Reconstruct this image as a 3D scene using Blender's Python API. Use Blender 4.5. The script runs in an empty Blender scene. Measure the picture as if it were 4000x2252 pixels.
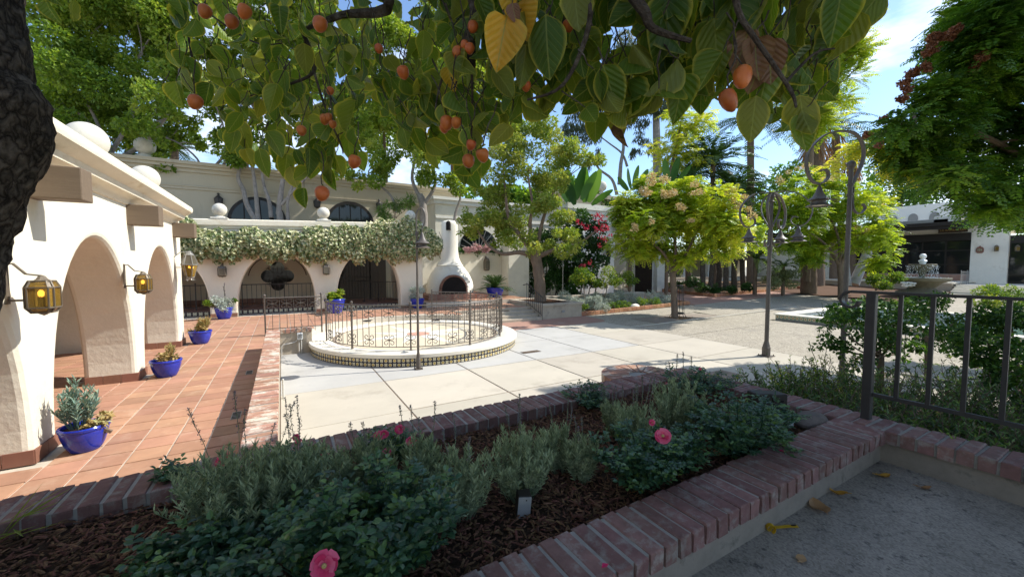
import bpy, math, random
import numpy as np
from mathutils import Vector, Matrix, noise as mnoise
S = bpy.context.scene; COL = S.collection
PI = math.pi; R = math.radians
# ------------------------------------------------------------------ camera, sky, sun, exposure
FPX, CXP, CYP = 1550.0, 2000.0, 1126.0          # focal length and centre in photograph pixels
PITCH = math.atan(86/1550.0); YAW = R(30.14); EYE = Vector((0, 0, 2.3))
cam = bpy.data.cameras.new('camera'); co = bpy.data.objects.new('camera', cam); COL.objects.link(co)
co.location = EYE; co.rotation_euler = (PI/2-PITCH, 0, -YAW)
cam.sensor_width = 36; cam.sensor_fit = 'HORIZONTAL'; cam.lens = FPX/4000*36; cam.clip_start = .05; cam.clip_end = 2000
S.camera = co
SUN_EL, SUN_AZ = R(45), math.atan2(-.263, .965)  # the light comes from +x, a little from -y
W = bpy.data.worlds.new('World'); S.world = W; W.use_nodes = True
nt = W.node_tree; bg = nt.nodes['Background']; bg.inputs[1].default_value = .15
sky = nt.nodes.new('ShaderNodeTexSky'); sky.sky_type = 'NISHITA'; sky.sun_disc = False
sky.sun_elevation = SUN_EL; sky.sun_rotation = PI/2-SUN_AZ; sky.air_density = 1.0; sky.dust_density = .25; sky.ozone_density = 3.5
tc = nt.nodes.new('ShaderNodeTexCoord'); mp = nt.nodes.new('ShaderNodeMapping'); mp.inputs['Scale'].default_value = (1, 1, 2.6)
nz = nt.nodes.new('ShaderNodeTexNoise'); nz.inputs['Scale'].default_value = 2.3; nz.inputs['Detail'].default_value = 8; nz.inputs['Roughness'].default_value = .58
cr = nt.nodes.new('ShaderNodeValToRGB'); cr.color_ramp.elements[0].position = .51; cr.color_ramp.elements[1].position = .74
mx = nt.nodes.new('ShaderNodeMixRGB'); mx.inputs[2].default_value = (7.2, 7.4, 7.8, 1)
L = nt.links.new
L(tc.outputs['Generated'], mp.inputs[0]); L(mp.outputs[0], nz.inputs[0]); L(nz.outputs[0], cr.inputs[0]); L(cr.outputs[0], mx.inputs[0])
L(sky.outputs[0], mx.inputs[1]); L(mx.outputs[0], bg.inputs[0])
sl = bpy.data.lights.new('sun', 'SUN'); sl.energy = 4.2; sl.angle = R(.53); sl.color = (1, .965, .90)
so = bpy.data.objects.new('sun', sl); COL.objects.link(so)
SUND = Vector((math.cos(SUN_AZ)*math.cos(SUN_EL), math.sin(SUN_AZ)*math.cos(SUN_EL), math.sin(SUN_EL)))
so.rotation_euler = SUND.to_track_quat('Z', 'Y').to_euler(); so.location = (20, -6, 20)
vs = S.view_settings; S.display_settings.display_device = 'sRGB'
vs.view_transform = 'Standard'; vs.look = 'None'; vs.exposure = .75; vs.gamma = 1; vs.use_curve_mapping = False
S.cycles.max_bounces = 6; S.cycles.diffuse_bounces = 3; S.cycles.glossy_bounces = 3; S.cycles.transmission_bounces = 4; S.cycles.transparent_max_bounces = 6
S.cycles.sample_clamp_indirect = 6
# ------------------------------------------------------------------ pixel helpers (a pixel is a direction, the depth comes from what it touches)
FW = Vector((math.sin(YAW)*math.cos(PITCH), math.cos(YAW)*math.cos(PITCH), -math.sin(PITCH)))
RT = Vector((math.cos(YAW), -math.sin(YAW), 0)); UP = RT.cross(FW)
def ray(x, y): return FW + RT*((x-CXP)/FPX) - UP*((y-CYP)/FPX)
def onz(x, y, z=0.0):
    d = ray(x, y); return EYE + d*((z-EYE.z)/d.z)
def onx(x, y, v):
    d = ray(x, y); return EYE + d*((v-EYE.x)/d.x)
def ony(x, y, v):
    d = ray(x, y); return EYE + d*((v-EYE.y)/d.y)
def at(x, y, dep): return EYE + ray(x, y)*dep
# ------------------------------------------------------------------ object helpers
ORG = {}
def tag(o, label=None, cat=None, group=None, kind=None):
    if label: o['label'] = label
    if cat: o['category'] = cat
    if group: o['group'] = group
    if kind: o['kind'] = kind
    return o
def thing(name, label, cat, loc=(0, 0, 0), rz=0, group=None, world=False):
    """an Empty at a thing's base; world=True: its parts are given in world coordinates"""
    o = bpy.data.objects.new(name, None); COL.objects.link(o); o.empty_display_size = .1
    o.location = loc; o.rotation_euler = (0, 0, rz)
    if world: ORG[o] = Vector(loc)
    return tag(o, label, cat, group)
def link(name, me, mat=None, parent=None, kind=None):
    o = bpy.data.objects.new(name, me); COL.objects.link(o)
    if mat is not None and not me.materials: me.materials.append(mat)
    if parent is not None:
        o.parent = parent
        if parent in ORG: ORG[o] = ORG[parent]
    if kind: o['kind'] = kind
    return o
def copy_tree(o, parent=None):
    c = o.copy(); COL.objects.link(c)
    if parent is not None: c.parent = parent
    for ch in o.children: copy_tree(ch, c)
    return c
def struct(o): o['kind'] = 'structure'; return o
class MB:
    def __init__(s): s.v = []; s.f = []; s.m = []; s.cm = 0
    def add(s, vs, fs):
        b = len(s.v); s.v += [tuple(p) for p in vs]; s.f += [tuple(i+b for i in f) for f in fs]; s.m += [s.cm]*len(fs); return s
    def box(s, x0, y0, z0, x1, y1, z1, c=0.0):
        if c <= 0:
            return s.add([(x0,y0,z0),(x1,y0,z0),(x1,y1,z0),(x0,y1,z0),(x0,y0,z1),(x1,y0,z1),(x1,y1,z1),(x0,y1,z1)],
                         [(0,3,2,1),(4,5,6,7),(0,1,5,4),(1,2,6,5),(2,3,7,6),(3,0,4,7)])
        return s.add([(x0,y0,z0),(x1,y0,z0),(x1,y1,z0),(x0,y1,z0),(x0,y0,z1-c),(x1,y0,z1-c),(x1,y1,z1-c),(x0,y1,z1-c),
                      (x0+c,y0+c,z1),(x1-c,y0+c,z1),(x1-c,y1-c,z1),(x0+c,y1-c,z1)],
                     [(0,3,2,1),(8,9,10,11),(0,1,5,4),(1,2,6,5),(2,3,7,6),(3,0,4,7),(4,5,9,8),(5,6,10,9),(6,7,11,10),(7,4,8,11)])
    def xf(s, M_, i0=0):
        for i in range(i0, len(s.v)): s.v[i] = tuple(M_ @ Vector(s.v[i]))
        return s
    def obox(s, c, size, rz=0, tilt=None, ch=0.0):
        i0 = len(s.v); a, b, h = size
        s.box(-a/2, -b/2, -h/2, a/2, b/2, h/2, ch)
        M_ = Matrix.Translation(Vector(c)) @ Matrix.Rotation(rz, 4, 'Z')
        if tilt: M_ = M_ @ Matrix.Rotation(tilt[0], 4, 'X') @ Matrix.Rotation(tilt[1], 4, 'Y')
        return s.xf(M_, i0)
    def prism(s, poly, z0, z1):
        n = len(poly)
        return s.add([(x, y, z0) for x, y in poly]+[(x, y, z1) for x, y in poly],
                     [tuple(range(n-1, -1, -1)), tuple(range(n, 2*n))]+[(i, (i+1) % n, n+(i+1) % n, n+i) for i in range(n)])
    def tube(s, pts, r, n=6, cap=True, closed=False):
        pts = [Vector(p) for p in pts]; k = len(pts)
        rs = r if isinstance(r, (list, tuple)) else [r]*k
        b = len(s.v); ref = None; vs = []
        for i, p in enumerate(pts):
            if closed: t = pts[(i+1) % k]-pts[i-1]
            else: t = pts[min(i+1, k-1)]-pts[max(i-1, 0)]
            if t.length < 1e-9: t = Vector((0, 0, 1))
            t.normalize()
            if ref is None: ref = Vector((0, 0, 1)) if abs(t.z) < .9 else Vector((1, 0, 0))
            a = (ref - t*ref.dot(t))
            if a.length < 1e-6: a = t.orthogonal()
            a.normalize(); c = t.cross(a); ref = a
            for j in range(n):
                q = 2*PI*j/n+PI/n; vs.append(p+(a*math.cos(q)+c*math.sin(q))*rs[i])
        fs = []
        m = k if closed else k-1
        for i in range(m):
            i2 = (i+1) % k
            for j in range(n): fs.append((i*n+j, i*n+(j+1) % n, i2*n+(j+1) % n, i2*n+j))
        if cap and not closed: fs += [tuple(range(n-1, -1, -1)), tuple((k-1)*n+j for j in range(n))]
        return s.add(vs, fs)
    def ribbon(s, pts, w, t, side):
        """flat bar of width w along 'side' and thickness t in the plane of the path"""
        pts = [Vector(p) for p in pts]; side = Vector(side).normalized(); k = len(pts); vs = []
        for i, p in enumerate(pts):
            d = (pts[min(i+1, k-1)]-pts[max(i-1, 0)]).normalized(); nn = d.cross(side).normalized()
            for a, b in ((-1, -1), (1, -1), (1, 1), (-1, 1)): vs.append(p+side*(a*w/2)+nn*(b*t/2))
        fs = [(3, 2, 1, 0), tuple((k-1)*4+j for j in range(4))]
        for i in range(k-1):
            for j in range(4): fs.append((i*4+j, i*4+(j+1) % 4, i*4+4+(j+1) % 4, i*4+4+j))
        return s.add(vs, fs)
    def lathe(s, prof, n=16, c=(0, 0, 0), sq=1.0):
        b = []; cx, cy, cz = c
        for r, z in prof:
            for j in range(n):
                q = 2*PI*j/n; b.append((cx+r*math.cos(q), cy+r*math.sin(q)*sq, cz+z))
        k = len(prof)
        fs = [(i*n+j, i*n+(j+1) % n, (i+1)*n+(j+1) % n, (i+1)*n+j) for i in range(k-1) for j in range(n)]
        if prof[0][0] > 1e-5 and abs(prof[0][1]-prof[1][1]) > 1e-6: fs.append(tuple(range(n-1, -1, -1)))
        if prof[-1][0] > 1e-5 and abs(prof[-1][1]-prof[-2][1]) > 1e-6: fs.append(tuple((k-1)*n+j for j in range(n)))
        return s.add(b, fs)
    def ball(s, c, r, n=12, m=8, sc=(1, 1, 1)):
        i0 = len(s.v); s.lathe([(max(1e-6, r*math.sin(PI*i/m)), -r*math.cos(PI*i/m)) for i in range(m+1)], n)
        return s.xf(Matrix.Translation(Vector(c)) @ Matrix.Diagonal((sc[0], sc[1], sc[2], 1)), i0)
    def mesh(s, name, off=None, smooth=False):
        me = bpy.data.meshes.new(name)
        vs = s.v if off is None else [(a-off[0], b-off[1], c-off[2]) for a, b, c in s.v]
        me.from_pydata(vs, [], s.f)
        if smooth: me.polygons.foreach_set('use_smooth', [True]*len(s.f))
        if any(s.m): me.polygons.foreach_set('material_index', s.m)
        me.update(); return me
    def build(s, name, mat, parent=None, smooth=False, kind=None, loc=None):
        off = ORG.get(parent)
        if loc is not None: off = Vector(loc)
        mats = mat if isinstance(mat, (list, tuple)) else [mat]
        me = s.mesh(name, off, smooth)
        for m_ in mats: me.materials.append(m_)
        o = link(name, me, None, parent, kind)
        if loc is not None: o.location = loc
        if smooth == 'auto' or smooth:
            try: me.set_sharp_from_angle(angle=R(38))
            except Exception: pass
        return o
def arr_mesh(name, V, F, tint=None, mat=None, off=None):
    me = bpy.data.meshes.new(name)
    if off is not None: V = V-np.array(off)[None]
    me.from_pydata(V.astype(np.float32).tolist() if len(V) < 400 else V.astype(np.float32), [], F if isinstance(F, list) else F.tolist())
    if tint is not None:
        a = me.attributes.new('tint', 'FLOAT', 'FACE'); a.data.foreach_set('value', np.asarray(tint, np.float32))
    if mat: me.materials.append(mat)
    me.update(); return me
# ------------------------------------------------------------------ foliage helpers (numpy)
def unit(a): return a/np.maximum(np.linalg.norm(a, axis=1, keepdims=True), 1e-9)
def leaf_geo(P, D, N, Ln, Wd, fold=.2):
    D = unit(D); Sd = unit(np.cross(D, N)); N = np.cross(Sd, D)
    Ln = np.broadcast_to(np.asarray(Ln, float), (len(P),))[:, None]; Wd = np.broadcast_to(np.asarray(Wd, float), (len(P),))[:, None]
    m = P+D*Ln*.45
    V = np.stack([P, m+Sd*Wd*.5+N*Wd*fold, P+D*Ln, m-Sd*Wd*.5+N*Wd*fold], 1).reshape(-1, 3)
    b = np.arange(len(P))[:, None]*4
    F = np.concatenate([b+np.array([[0, 1, 2]]), b+np.array([[0, 2, 3]])], 1).reshape(-1, 3)
    return V, F
def leaves(name, P, D, N, Ln, Wd, tint, mat, parent=None, kind='stuff', fold=.2, label=None):
    V, F = leaf_geo(P, D, N, Ln, Wd, fold)
    me = arr_mesh(name, V, F, np.repeat(tint, 2), mat, ORG.get(parent))
    o = link(name, me, None, parent, kind)
    if label: o['label'] = label
    return o
def rnd_dirs(rg, n, up=0.0, flat=1.0):
    d = rg.normal(size=(n, 3)); d[:, 2] *= flat; d = unit(d); d[:, 2] += up; return unit(d)
def clump_points(rg, clumps, n, shell=.55):
    """points in a set of balls (x,y,z,r[,squash]); more of them near each ball's skin"""
    C = np.array([list(c[:4])+[c[4] if len(c) > 4 else .75] for c in clumps], float)
    w = C[:, 3]**2; k = rg.choice(len(C), n, p=w/w.sum())
    d = unit(rg.normal(size=(n, 3))); r = rg.random(n)**(1/3.)
    r = shell+(1-shell)*r*1.0 if shell >= 1 else np.where(rg.random(n) < .7, .62+.42*rg.random(n), r)
    lump = 1+.25*np.sin(d[:, 0]*7+k)*np.sin(d[:, 1]*6+k*2)*np.sin(d[:, 2]*8+k)
    off = d*(r*lump*C[k, 3])[:, None]; off[:, 2] *= C[k, 4]
    return C[k, :3]+off, d, k, r
def limb(a, b, n=6, bend=.15, seed=0, sag=0.0):
    rg = random.Random(seed); a = Vector(a); b = Vector(b); d = b-a; o = d.orthogonal().normalized(); o2 = d.cross(o).normalized()
    k1, k2, p1, p2 = rg.uniform(-1, 1), rg.uniform(-1, 1), rg.uniform(0, 6), rg.uniform(0, 6)
    out = []
    for i in range(n+1):
        t = i/n; e = math.sin(PI*t)*bend*d.length
        out.append(a+d*t+o*(e*k1*math.sin(p1+t*4))+o2*(e*k2*math.sin(p2+t*5))+Vector((0, 0, -sag*math.sin(PI*t)*d.length)))
    return out
def fronds(rg, P, D, Ln, npair, lw, ll, droop=.35, fold=.15, spread=70, tw=None):
    """compound leaves: rows of leaflets on both sides of drooping ribs; returns leaf arrays"""
    n = len(P); D = unit(D); Ln = np.broadcast_to(np.asarray(Ln, float), (n,))
    upv = np.tile([[0, 0, 1.0]], (n, 1)); Sd = np.cross(D, upv); bad = np.linalg.norm(Sd, axis=1) < .1
    Sd[bad] = [1, 0, 0]; Sd = unit(Sd)
    if tw is not None:
        N0 = np.cross(Sd, D); Sd = Sd*np.cos(tw)[:, None]+N0*np.sin(tw)[:, None]
    t = (np.arange(npair)+.8)/npair
    Q = P[:, None]+D[:, None]*(Ln[:, None]*t)[:, :, None]; Q[:, :, 2] -= droop*Ln[:, None]*t[None]**2
    T = D[:, None]+np.zeros((n, npair, 1)); T = np.array(T); T[:, :, 2] -= 2*droop*t[None]; T /= np.linalg.norm(T, axis=2, keepdims=True)
    out = []; c, s_ = math.cos(R(spread)), math.sin(R(spread))
    env = (np.sin(PI*np.clip(.12+.8*t, 0, 1))**.6)[None]
    for sg in (-1, 1):
        dd = T*c+Sd[:, None]*(s_*sg); dd[:, :, 2] -= .18
        nn = np.cross(T, np.broadcast_to(Sd[:, None], T.shape))
        out.append((Q.reshape(-1, 3), dd.reshape(-1, 3), -nn.reshape(-1, 3)*1.0, np.broadcast_to(ll*env*(Ln[:, None]/Ln.mean()), (n, npair)).reshape(-1)))
    Pq = np.concatenate([o[0] for o in out]); Dq = np.concatenate([o[1] for o in out]); Nq = np.concatenate([o[2] for o in out]); Lq = np.concatenate([o[3] for o in out])
    Nq[Nq[:, 2] < 0] *= -1
    fr = np.concatenate([np.repeat(np.arange(n), npair)]*2)
    return Pq, Dq+rg.normal(size=Dq.shape)*.08, Nq+rg.normal(size=Nq.shape)*.1, Lq, lw, fr
# ------------------------------------------------------------------ materials
def _mat(name):
    m = bpy.data.materials.new(name); m.use_nodes = True; n = m.node_tree.nodes; l = m.node_tree.links
    return m, n, l, n['Principled BSDF']
def ramp(n, stops, interp='LINEAR'):
    c = n.new('ShaderNodeValToRGB'); c.color_ramp.interpolation = interp
    e = c.color_ramp.elements
    while len(e) < len(stops): e.new(.5)
    for i, (p, col) in enumerate(stops): e[i].position = p; e[i].color = (*col, 1) if len(col) == 3 else col
    return c
def sc(c, k): return tuple(min(1, max(0, x*k)) for x in c)
def mk(name, base, rough=.75, var=.18, scale=4., bump=.25, bscale=40., dist=.01, spec=.3, tint=0.0, stain=None, stain_s=1.5, stain_lo=.55, stain_hi=.7, metal=0.0, streak=False, fine=None):
    """surface with world-space colour variation, optional stains, per-piece tint and bump"""
    m, n, l, b = _mat(name)
    g = n.new('ShaderNodeNewGeometry'); pos = g.outputs['Position']
    n1 = n.new('ShaderNodeTexNoise'); n1.inputs['Scale'].default_value = scale; n1.inputs['Detail'].default_value = 6; n1.inputs['Roughness'].default_value = .65
    src = pos
    if streak:
        mp_ = n.new('ShaderNodeMapping'); mp_.inputs['Scale'].default_value = streak; l.new(pos, mp_.inputs[0]); src = mp_.outputs[0]
    l.new(src, n1.inputs[0])
    c = ramp(n, [(.25, sc(base, 1-var)), (.5, base), (.75, sc(base, 1+var))]); l.new(n1.outputs[0], c.inputs[0]); col = c.outputs[0]
    if stain:
        n2 = n.new('ShaderNodeTexNoise'); n2.inputs['Scale'].default_value = stain_s; n2.inputs['Detail'].default_value = 9; n2.inputs['Roughness'].default_value = .7
        l.new(src, n2.inputs[0]); r2 = ramp(n, [(stain_lo, (0, 0, 0)), (stain_hi, (1, 1, 1))]); l.new(n2.outputs[0], r2.inputs[0])
        mx_ = n.new('ShaderNodeMixRGB'); l.new(r2.outputs[0], mx_.inputs[0]); l.new(col, mx_.inputs[1]); mx_.inputs[2].default_value = (*stain, 1); col = mx_.outputs[0]
    if fine:
        v = n.new('ShaderNodeTexVoronoi'); v.inputs['Scale'].default_value = fine[0]; l.new(pos, v.inputs[0])
        hs = n.new('ShaderNodeMixRGB'); hs.blend_type = 'MULTIPLY'; hs.inputs[0].default_value = fine[1]
        bw = n.new('ShaderNodeRGBToBW'); l.new(v.outputs['Color'], bw.inputs[0]); r3 = ramp(n, [(.1, (.35, .33, .3)), (.5, (.8, .79, .77)), (.95, (1.15, 1.12, 1.08))]); l.new(bw.outputs[0], r3.inputs[0])
        l.new(col, hs.inputs[1]); l.new(r3.outputs[0], hs.inputs[2]); col = hs.outputs[0]
    if tint:
        oi = n.new('ShaderNodeObjectInfo'); at_ = n.new('ShaderNodeAttribute'); at_.attribute_name = 'tint'
        ad = n.new('ShaderNodeMath'); ad.operation = 'ADD'; l.new(oi.outputs['Random'], ad.inputs[0]); l.new(at_.outputs['Fac'], ad.inputs[1])
        fr = n.new('ShaderNodeMath'); fr.operation = 'FRACT'; l.new(ad.outputs[0], fr.inputs[0])
        wn = n.new('ShaderNodeTexWhiteNoise'); wn.noise_dimensions = '1D'; l.new(fr.outputs[0], wn.inputs['W'])
        hv = n.new('ShaderNodeHueSaturation'); l.new(col, hv.inputs['Color'])
        mr = n.new('ShaderNodeMapRange'); mr.inputs[3].default_value = 1-tint; mr.inputs[4].default_value = 1+tint; l.new(fr.outputs[0], mr.inputs[0]); l.new(mr.outputs[0], hv.inputs['Value'])
        mr2 = n.new('ShaderNodeMapRange'); mr2.inputs[3].default_value = .5-.025*tint*2; mr2.inputs[4].default_value = .5+.025*tint*2; l.new(wn.outputs[0], mr2.inputs[0]); l.new(mr2.outputs[0], hv.inputs['Hue'])
        col = hv.outputs[0]
    l.new(col, b.inputs['Base Color']); b.inputs['Roughness'].default_value = rough; b.inputs['Specular IOR Level'].default_value = spec; b.inputs['Metallic'].default_value = metal
    if bump:
        n3 = n.new('ShaderNodeTexNoise'); n3.inputs['Scale'].default_value = bscale; n3.inputs['Detail'].default_value = 5; n3.inputs['Roughness'].default_value = .6; l.new(src, n3.inputs[0])
        bp = n.new('ShaderNodeBump'); bp.inputs['Strength'].default_value = bump; bp.inputs['Distance'].default_value = dist; l.new(n3.outputs[0], bp.inputs['Height']); l.new(bp.outputs[0], b.inputs['Normal'])
    return m
def leafmat(name, cols, trans=.35, rough=.45, spec=.35, tcol=None, bright=1.0):
    """foliage: colour from the per-leaf tint, light passes through"""
    m, n, l, b = _mat(name)
    a = n.new('ShaderNodeAttribute'); a.attribute_name = 'tint'
    k = len(cols); c = ramp(n, [(i/(k-1), sc(x, bright)) for i, x in enumerate(cols)]); l.new(a.outputs['Fac'], c.inputs[0])
    l.new(c.outputs[0], b.inputs['Base Color']); b.inputs['Roughness'].default_value = rough; b.inputs['Specular IOR Level'].default_value = spec
    t = n.new('ShaderNodeBsdfTranslucent'); mxs = n.new('ShaderNodeMixShader'); mxs.inputs[0].default_value = trans
    h = n.new('ShaderNodeMixRGB'); h.blend_type = 'MULTIPLY'; h.inputs[0].default_value = 1; l.new(c.outputs[0], h.inputs[1]); h.inputs[2].default_value = (*(tcol or (1.9, 1.7, .7)), 1)
    l.new(h.outputs[0], t.inputs[0]); l.new(b.outputs[0], mxs.inputs[1]); l.new(t.outputs[0], mxs.inputs[2])
    l.new(mxs.outputs[0], n['Material Output'].inputs[0]); return m
def plain(name, base, rough=.5, spec=.4, metal=0., emit=None, es=0., trans=0.):
    m, n, l, b = _mat(name); b.inputs['Base Color'].default_value = (*base, 1); b.inputs['Roughness'].default_value = rough; b.inputs['Specular IOR Level'].default_value = spec; b.inputs['Metallic'].default_value = metal
    if emit: b.inputs['Emission Color'].default_value = (*emit, 1); b.inputs['Emission Strength'].default_value = es
    if trans: b.inputs['Transmission Weight'].default_value = trans
    return m
M = {}
M['stucco'] = mk('cream_stucco', (.74, .685, .555), .9, .08, 1.2, .45, 16, .012, .15, stain=(.62, .56, .44), stain_s=.9)
M['stucco_white'] = mk('white_stucco', (.76, .73, .64), .9, .06, 1.5, .35, 30, .008, .15, stain=(.62, .57, .47), stain_s=1.2)
M['stucco_pink'] = mk('warm_stucco', (.73, .64, .50), .9, .06, 1.1, .4, 22, .01, .15)
M['stucco_rough'] = mk('trowelled_stucco', (.72, .62, .45), .92, .08, 2, .9, 14, .03, .12)
M['cornice'] = mk('cornice_stucco', (.76, .69, .54), .9, .08, 2, .4, 26, .012, .15, stain=(.60, .50, .33), stain_s=1.6, streak=(1, 1, 3))
M['ball'] = mk('ball_plaster', (.56, .53, .45), .85, .10, 6, .4, 18, .012, .2, stain=(.40, .37, .29), stain_s=2.2)
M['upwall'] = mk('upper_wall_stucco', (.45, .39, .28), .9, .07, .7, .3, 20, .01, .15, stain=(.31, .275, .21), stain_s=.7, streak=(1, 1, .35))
M['beam'] = mk('painted_timber', (.17, .125, .085), .7, .10, 3, .3, 12, .004, .3, streak=(1, 6, 14))
M['terracotta'] = mk('terracotta_tile', (.41, .22, .138), .62, .14, 5, .15, 60, .003, .35, tint=.13, stain=(.49, .31, .21), stain_s=3.2)
M['grout'] = mk('grey_grout', (.52, .46, .37), .95, .12, 9, .2, 60, .004)
M['basetile'] = mk('base_tile', (.24, .115, .075), .55, .14, 5, .12, 40, .003, .35, tint=.12)
M['concrete'] = mk('plaza_concrete', (.46, .415, .335), .88, .09, .8, .12, 120, .003, .2, tint=.09, stain=(.36, .32, .255), stain_s=.75)
M['concrete_grey'] = mk('grey_concrete', (.43, .415, .38), .88, .10, .9, .12, 120, .003, .2, stain=(.34, .325, .295), stain_s=.8)
M['aggregate'] = mk('exposed_aggregate', (.40, .36, .29), .9, .12, 1.5, .5, 60, .006, .2, fine=(34, .75), stain=(.33, .30, .25), stain_s=.8)
M['redpave'] = mk('red_concrete', (.35, .205, .155), .85, .14, 1.2, .15, 60, .004, .2, stain=(.42, .31, .25), stain_s=1.5)
M['joint'] = mk('joint_filler', (.26, .20, .15), .95, .2, 8, .3, 60, .004)
M['joint_light'] = mk('light_joint', (.62, .58, .48), .95, .1, 8, .2, 60, .003)
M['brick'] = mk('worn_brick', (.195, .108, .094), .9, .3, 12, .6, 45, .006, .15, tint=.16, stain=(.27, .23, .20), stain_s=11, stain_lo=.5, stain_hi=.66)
M['brick_pale'] = mk('pale_coping_brick', (.36, .20, .14), .85, .2, 14, .4, 50, .005, .2, tint=.2, stain=(.56, .48, .39), stain_s=5, stain_lo=.5, stain_hi=.6)  # paler brick tone for the divider coping and round bay
M['curbbrick'] = mk('kerb_brick', (.38, .185, .10), .85, .2, 9, .4, 50, .005, .2, tint=.22, stain=(.42, .33, .25), stain_s=6)
M['mortar'] = mk('grey_mortar', (.28, .262, .232), .95, .18, 18, .6, 70, .006, .1)
M['patio'] = mk('weathered_patio_concrete', (.29, .26, .22), .92, .22, 3, .5, 70, .006, .15, fine=(95, .55), stain=(.12, .11, .10), stain_s=16, stain_lo=.56, stain_hi=.66)
M['stemwall'] = mk('stained_wall_concrete', (.24, .205, .165), .92, .25, 5, .5, 40, .006, .15, stain=(.10, .09, .075), stain_s=5)
M['planterwall'] = mk('planter_concrete', (.42, .36, .28), .9, .16, 3, .5, 26, .008, .15, stain=(.26, .23, .19), stain_s=2.5)
M['soil'] = mk('dark_soil', (.05, .032, .022), .95, .35, 25, .9, 60, .02, .1)
M['mulch'] = mk('bark_mulch', (.13, .068, .040), .9, .3, 30, .4, 90, .004, .15, tint=.55)
M['iron'] = mk('painted_iron', (.075, .062, .052), .55, .2, 14, .15, 90, .002, .45)
M['iron_dark'] = mk('dark_iron', (.035, .032, .030), .5, .2, 14, .15, 90, .002, .45)
M['bronze'] = mk('weathered_bronze_iron', (.10, .082, .066), .5, .25, 9, .15, 60, .002, .5)
M['lantern'] = mk('lantern_metal', (.16, .13, .095), .55, .3, 20, .25, 60, .003, .45, metal=.3)
M['lantern_grey'] = mk('silvered_lantern_metal', (.30, .29, .26), .5, .25, 20, .2, 60, .003, .5, metal=.3)
M['amber'] = plain('amber_glass', (.34, .21, .035), .12, .6); M['amber'].node_tree.nodes['Principled BSDF'].inputs['Transmission Weight'].default_value = .55
M['bulb'] = plain('lit_bulb', (1, .7, .3), .4, emit=(1, .55, .15), es=4)
M['dimglass'] = plain('smoky_glass', (.10, .085, .06), .12, .6)
M['bluepot'] = mk('cobalt_glaze', (.012, .03, .34), .12, .25, 6, .05, 30, .002, .7, stain=(.03, .07, .48), stain_s=5)
M['window'] = plain('dark_window_glass', (.012, .014, .014), .05, .45)
M['winframe'] = mk('dark_bronze_frame', (.022, .018, .015), .5, .2, 9, .1, 50, .002)
M['black'] = mk('flat_black', (.012, .010, .009), .95, .3, 9, .3, 30, .01)  # plain black for slots, openings and small dark parts
M['barkgrey'] = mk('pale_grey_bark', (.27, .24, .21), .85, .3, 5, .5, 26, .012, .15, stain=(.15, .13, .11), stain_s=4)
M['bark'] = mk('brown_bark', (.17, .125, .09), .9, .3, 9, .8, 22, .02, .12, streak=(1, 1, .35))
M['bark_dark'] = mk('rugged_dark_bark', (.085, .068, .054), .95, .55, 22, 1.0, 40, .03, .08, stain=(.20, .175, .15), stain_s=14, stain_lo=.52, stain_hi=.68)
M['bark_white'] = mk('whitewashed_bark', (.45, .43, .42), .85, .2, 6, .4, 26, .01, .15, stain=(.28, .26, .24), stain_s=3)
M['wood_gate'] = mk('dark_gate_wood', (.028, .020, .015), .7, .3, 6, .4, 20, .006, streak=(6, 6, 1))
M['whitecap'] = mk('white_painted_cap', (.74, .68, .56), .8, .06, 3, .25, 40, .005, .2, stain=(.60, .53, .42), stain_s=2)
M['pipe'] = plain('grey_conduit', (.55, .53, .48), .5, .4)
M['greybox'] = mk('grey_box_plastic', (.27, .27, .26), .6, .08, 8, .1, 60, .002)
M['darkbox'] = mk('dark_utility_box', (.032, .027, .022), .55, .2, 8, .2, 40, .003)
M['rock'] = mk('bed_rock', (.13, .105, .09), .9, .3, 6, .6, 22, .015)
M['white'] = plain('white_plastic', (.8, .8, .76), .4)
M['whitebulb'] = plain('clear_bulb', (.85, .85, .8), .15, .7)
M['yellowband'] = mk('yellow_plastic_band', (.50, .30, .01), .45, .1, 10, .05, 40, .002)
M['grass'] = leafmat('lawn', [(.06, .14, .02), (.12, .26, .03)], .2)
M['water'] = plain('pool_water', (.10, .16, .18), .06, .6)
M['foam'] = plain('falling_water', (.85, .88, .9), .12, .7)
M['mosstone'] = mk('mossy_fountain_stone', (.15, .135, .09), .8, .3, 6, .5, 20, .015, stain=(.10, .11, .05), stain_s=3)
# foliage
M['l_ficus'] = leafmat('ficus_leaf', [(.055, .115, .014), (.12, .21, .024), (.21, .30, .04), (.31, .36, .075)], .42)
M['l_crab'] = leafmat('crabapple_leaf', [(.06, .125, .018), (.13, .22, .03), (.22, .30, .05), (.32, .34, .08)], .38)
M['l_gold'] = leafmat('golden_rain_leaf', [(.06, .13, .014), (.16, .27, .022), (.32, .41, .035), (.50, .50, .07)], .5)
M['l_pod'] = leafmat('pale_seed_pod', [(.46, .34, .13), (.60, .48, .24), (.66, .58, .36)], .3, tcol=(1.2, 1.0, .7))
M['l_podbrown'] = leafmat('brown_seed_pod', [(.20, .075, .035), (.30, .13, .07), (.36, .19, .11)], .3, tcol=(1.2, .9, .6))
M['l_dark'] = leafmat('deep_green_leaf', [(.022, .065, .012), (.045, .12, .016), (.10, .21, .022), (.22, .33, .035)], .42)
M['l_ivy'] = leafmat('variegated_ivy_leaf', [(.03, .08, .02), (.16, .22, .08), (.50, .50, .27), (.66, .63, .40)], .22, tcol=(1.3, 1.3, .8))
M['l_ivy_dry'] = leafmat('dry_ivy_leaf', [(.25, .17, .06), (.42, .32, .14), (.5, .42, .22)], .2, tcol=(1.2, 1.1, .8))
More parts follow.
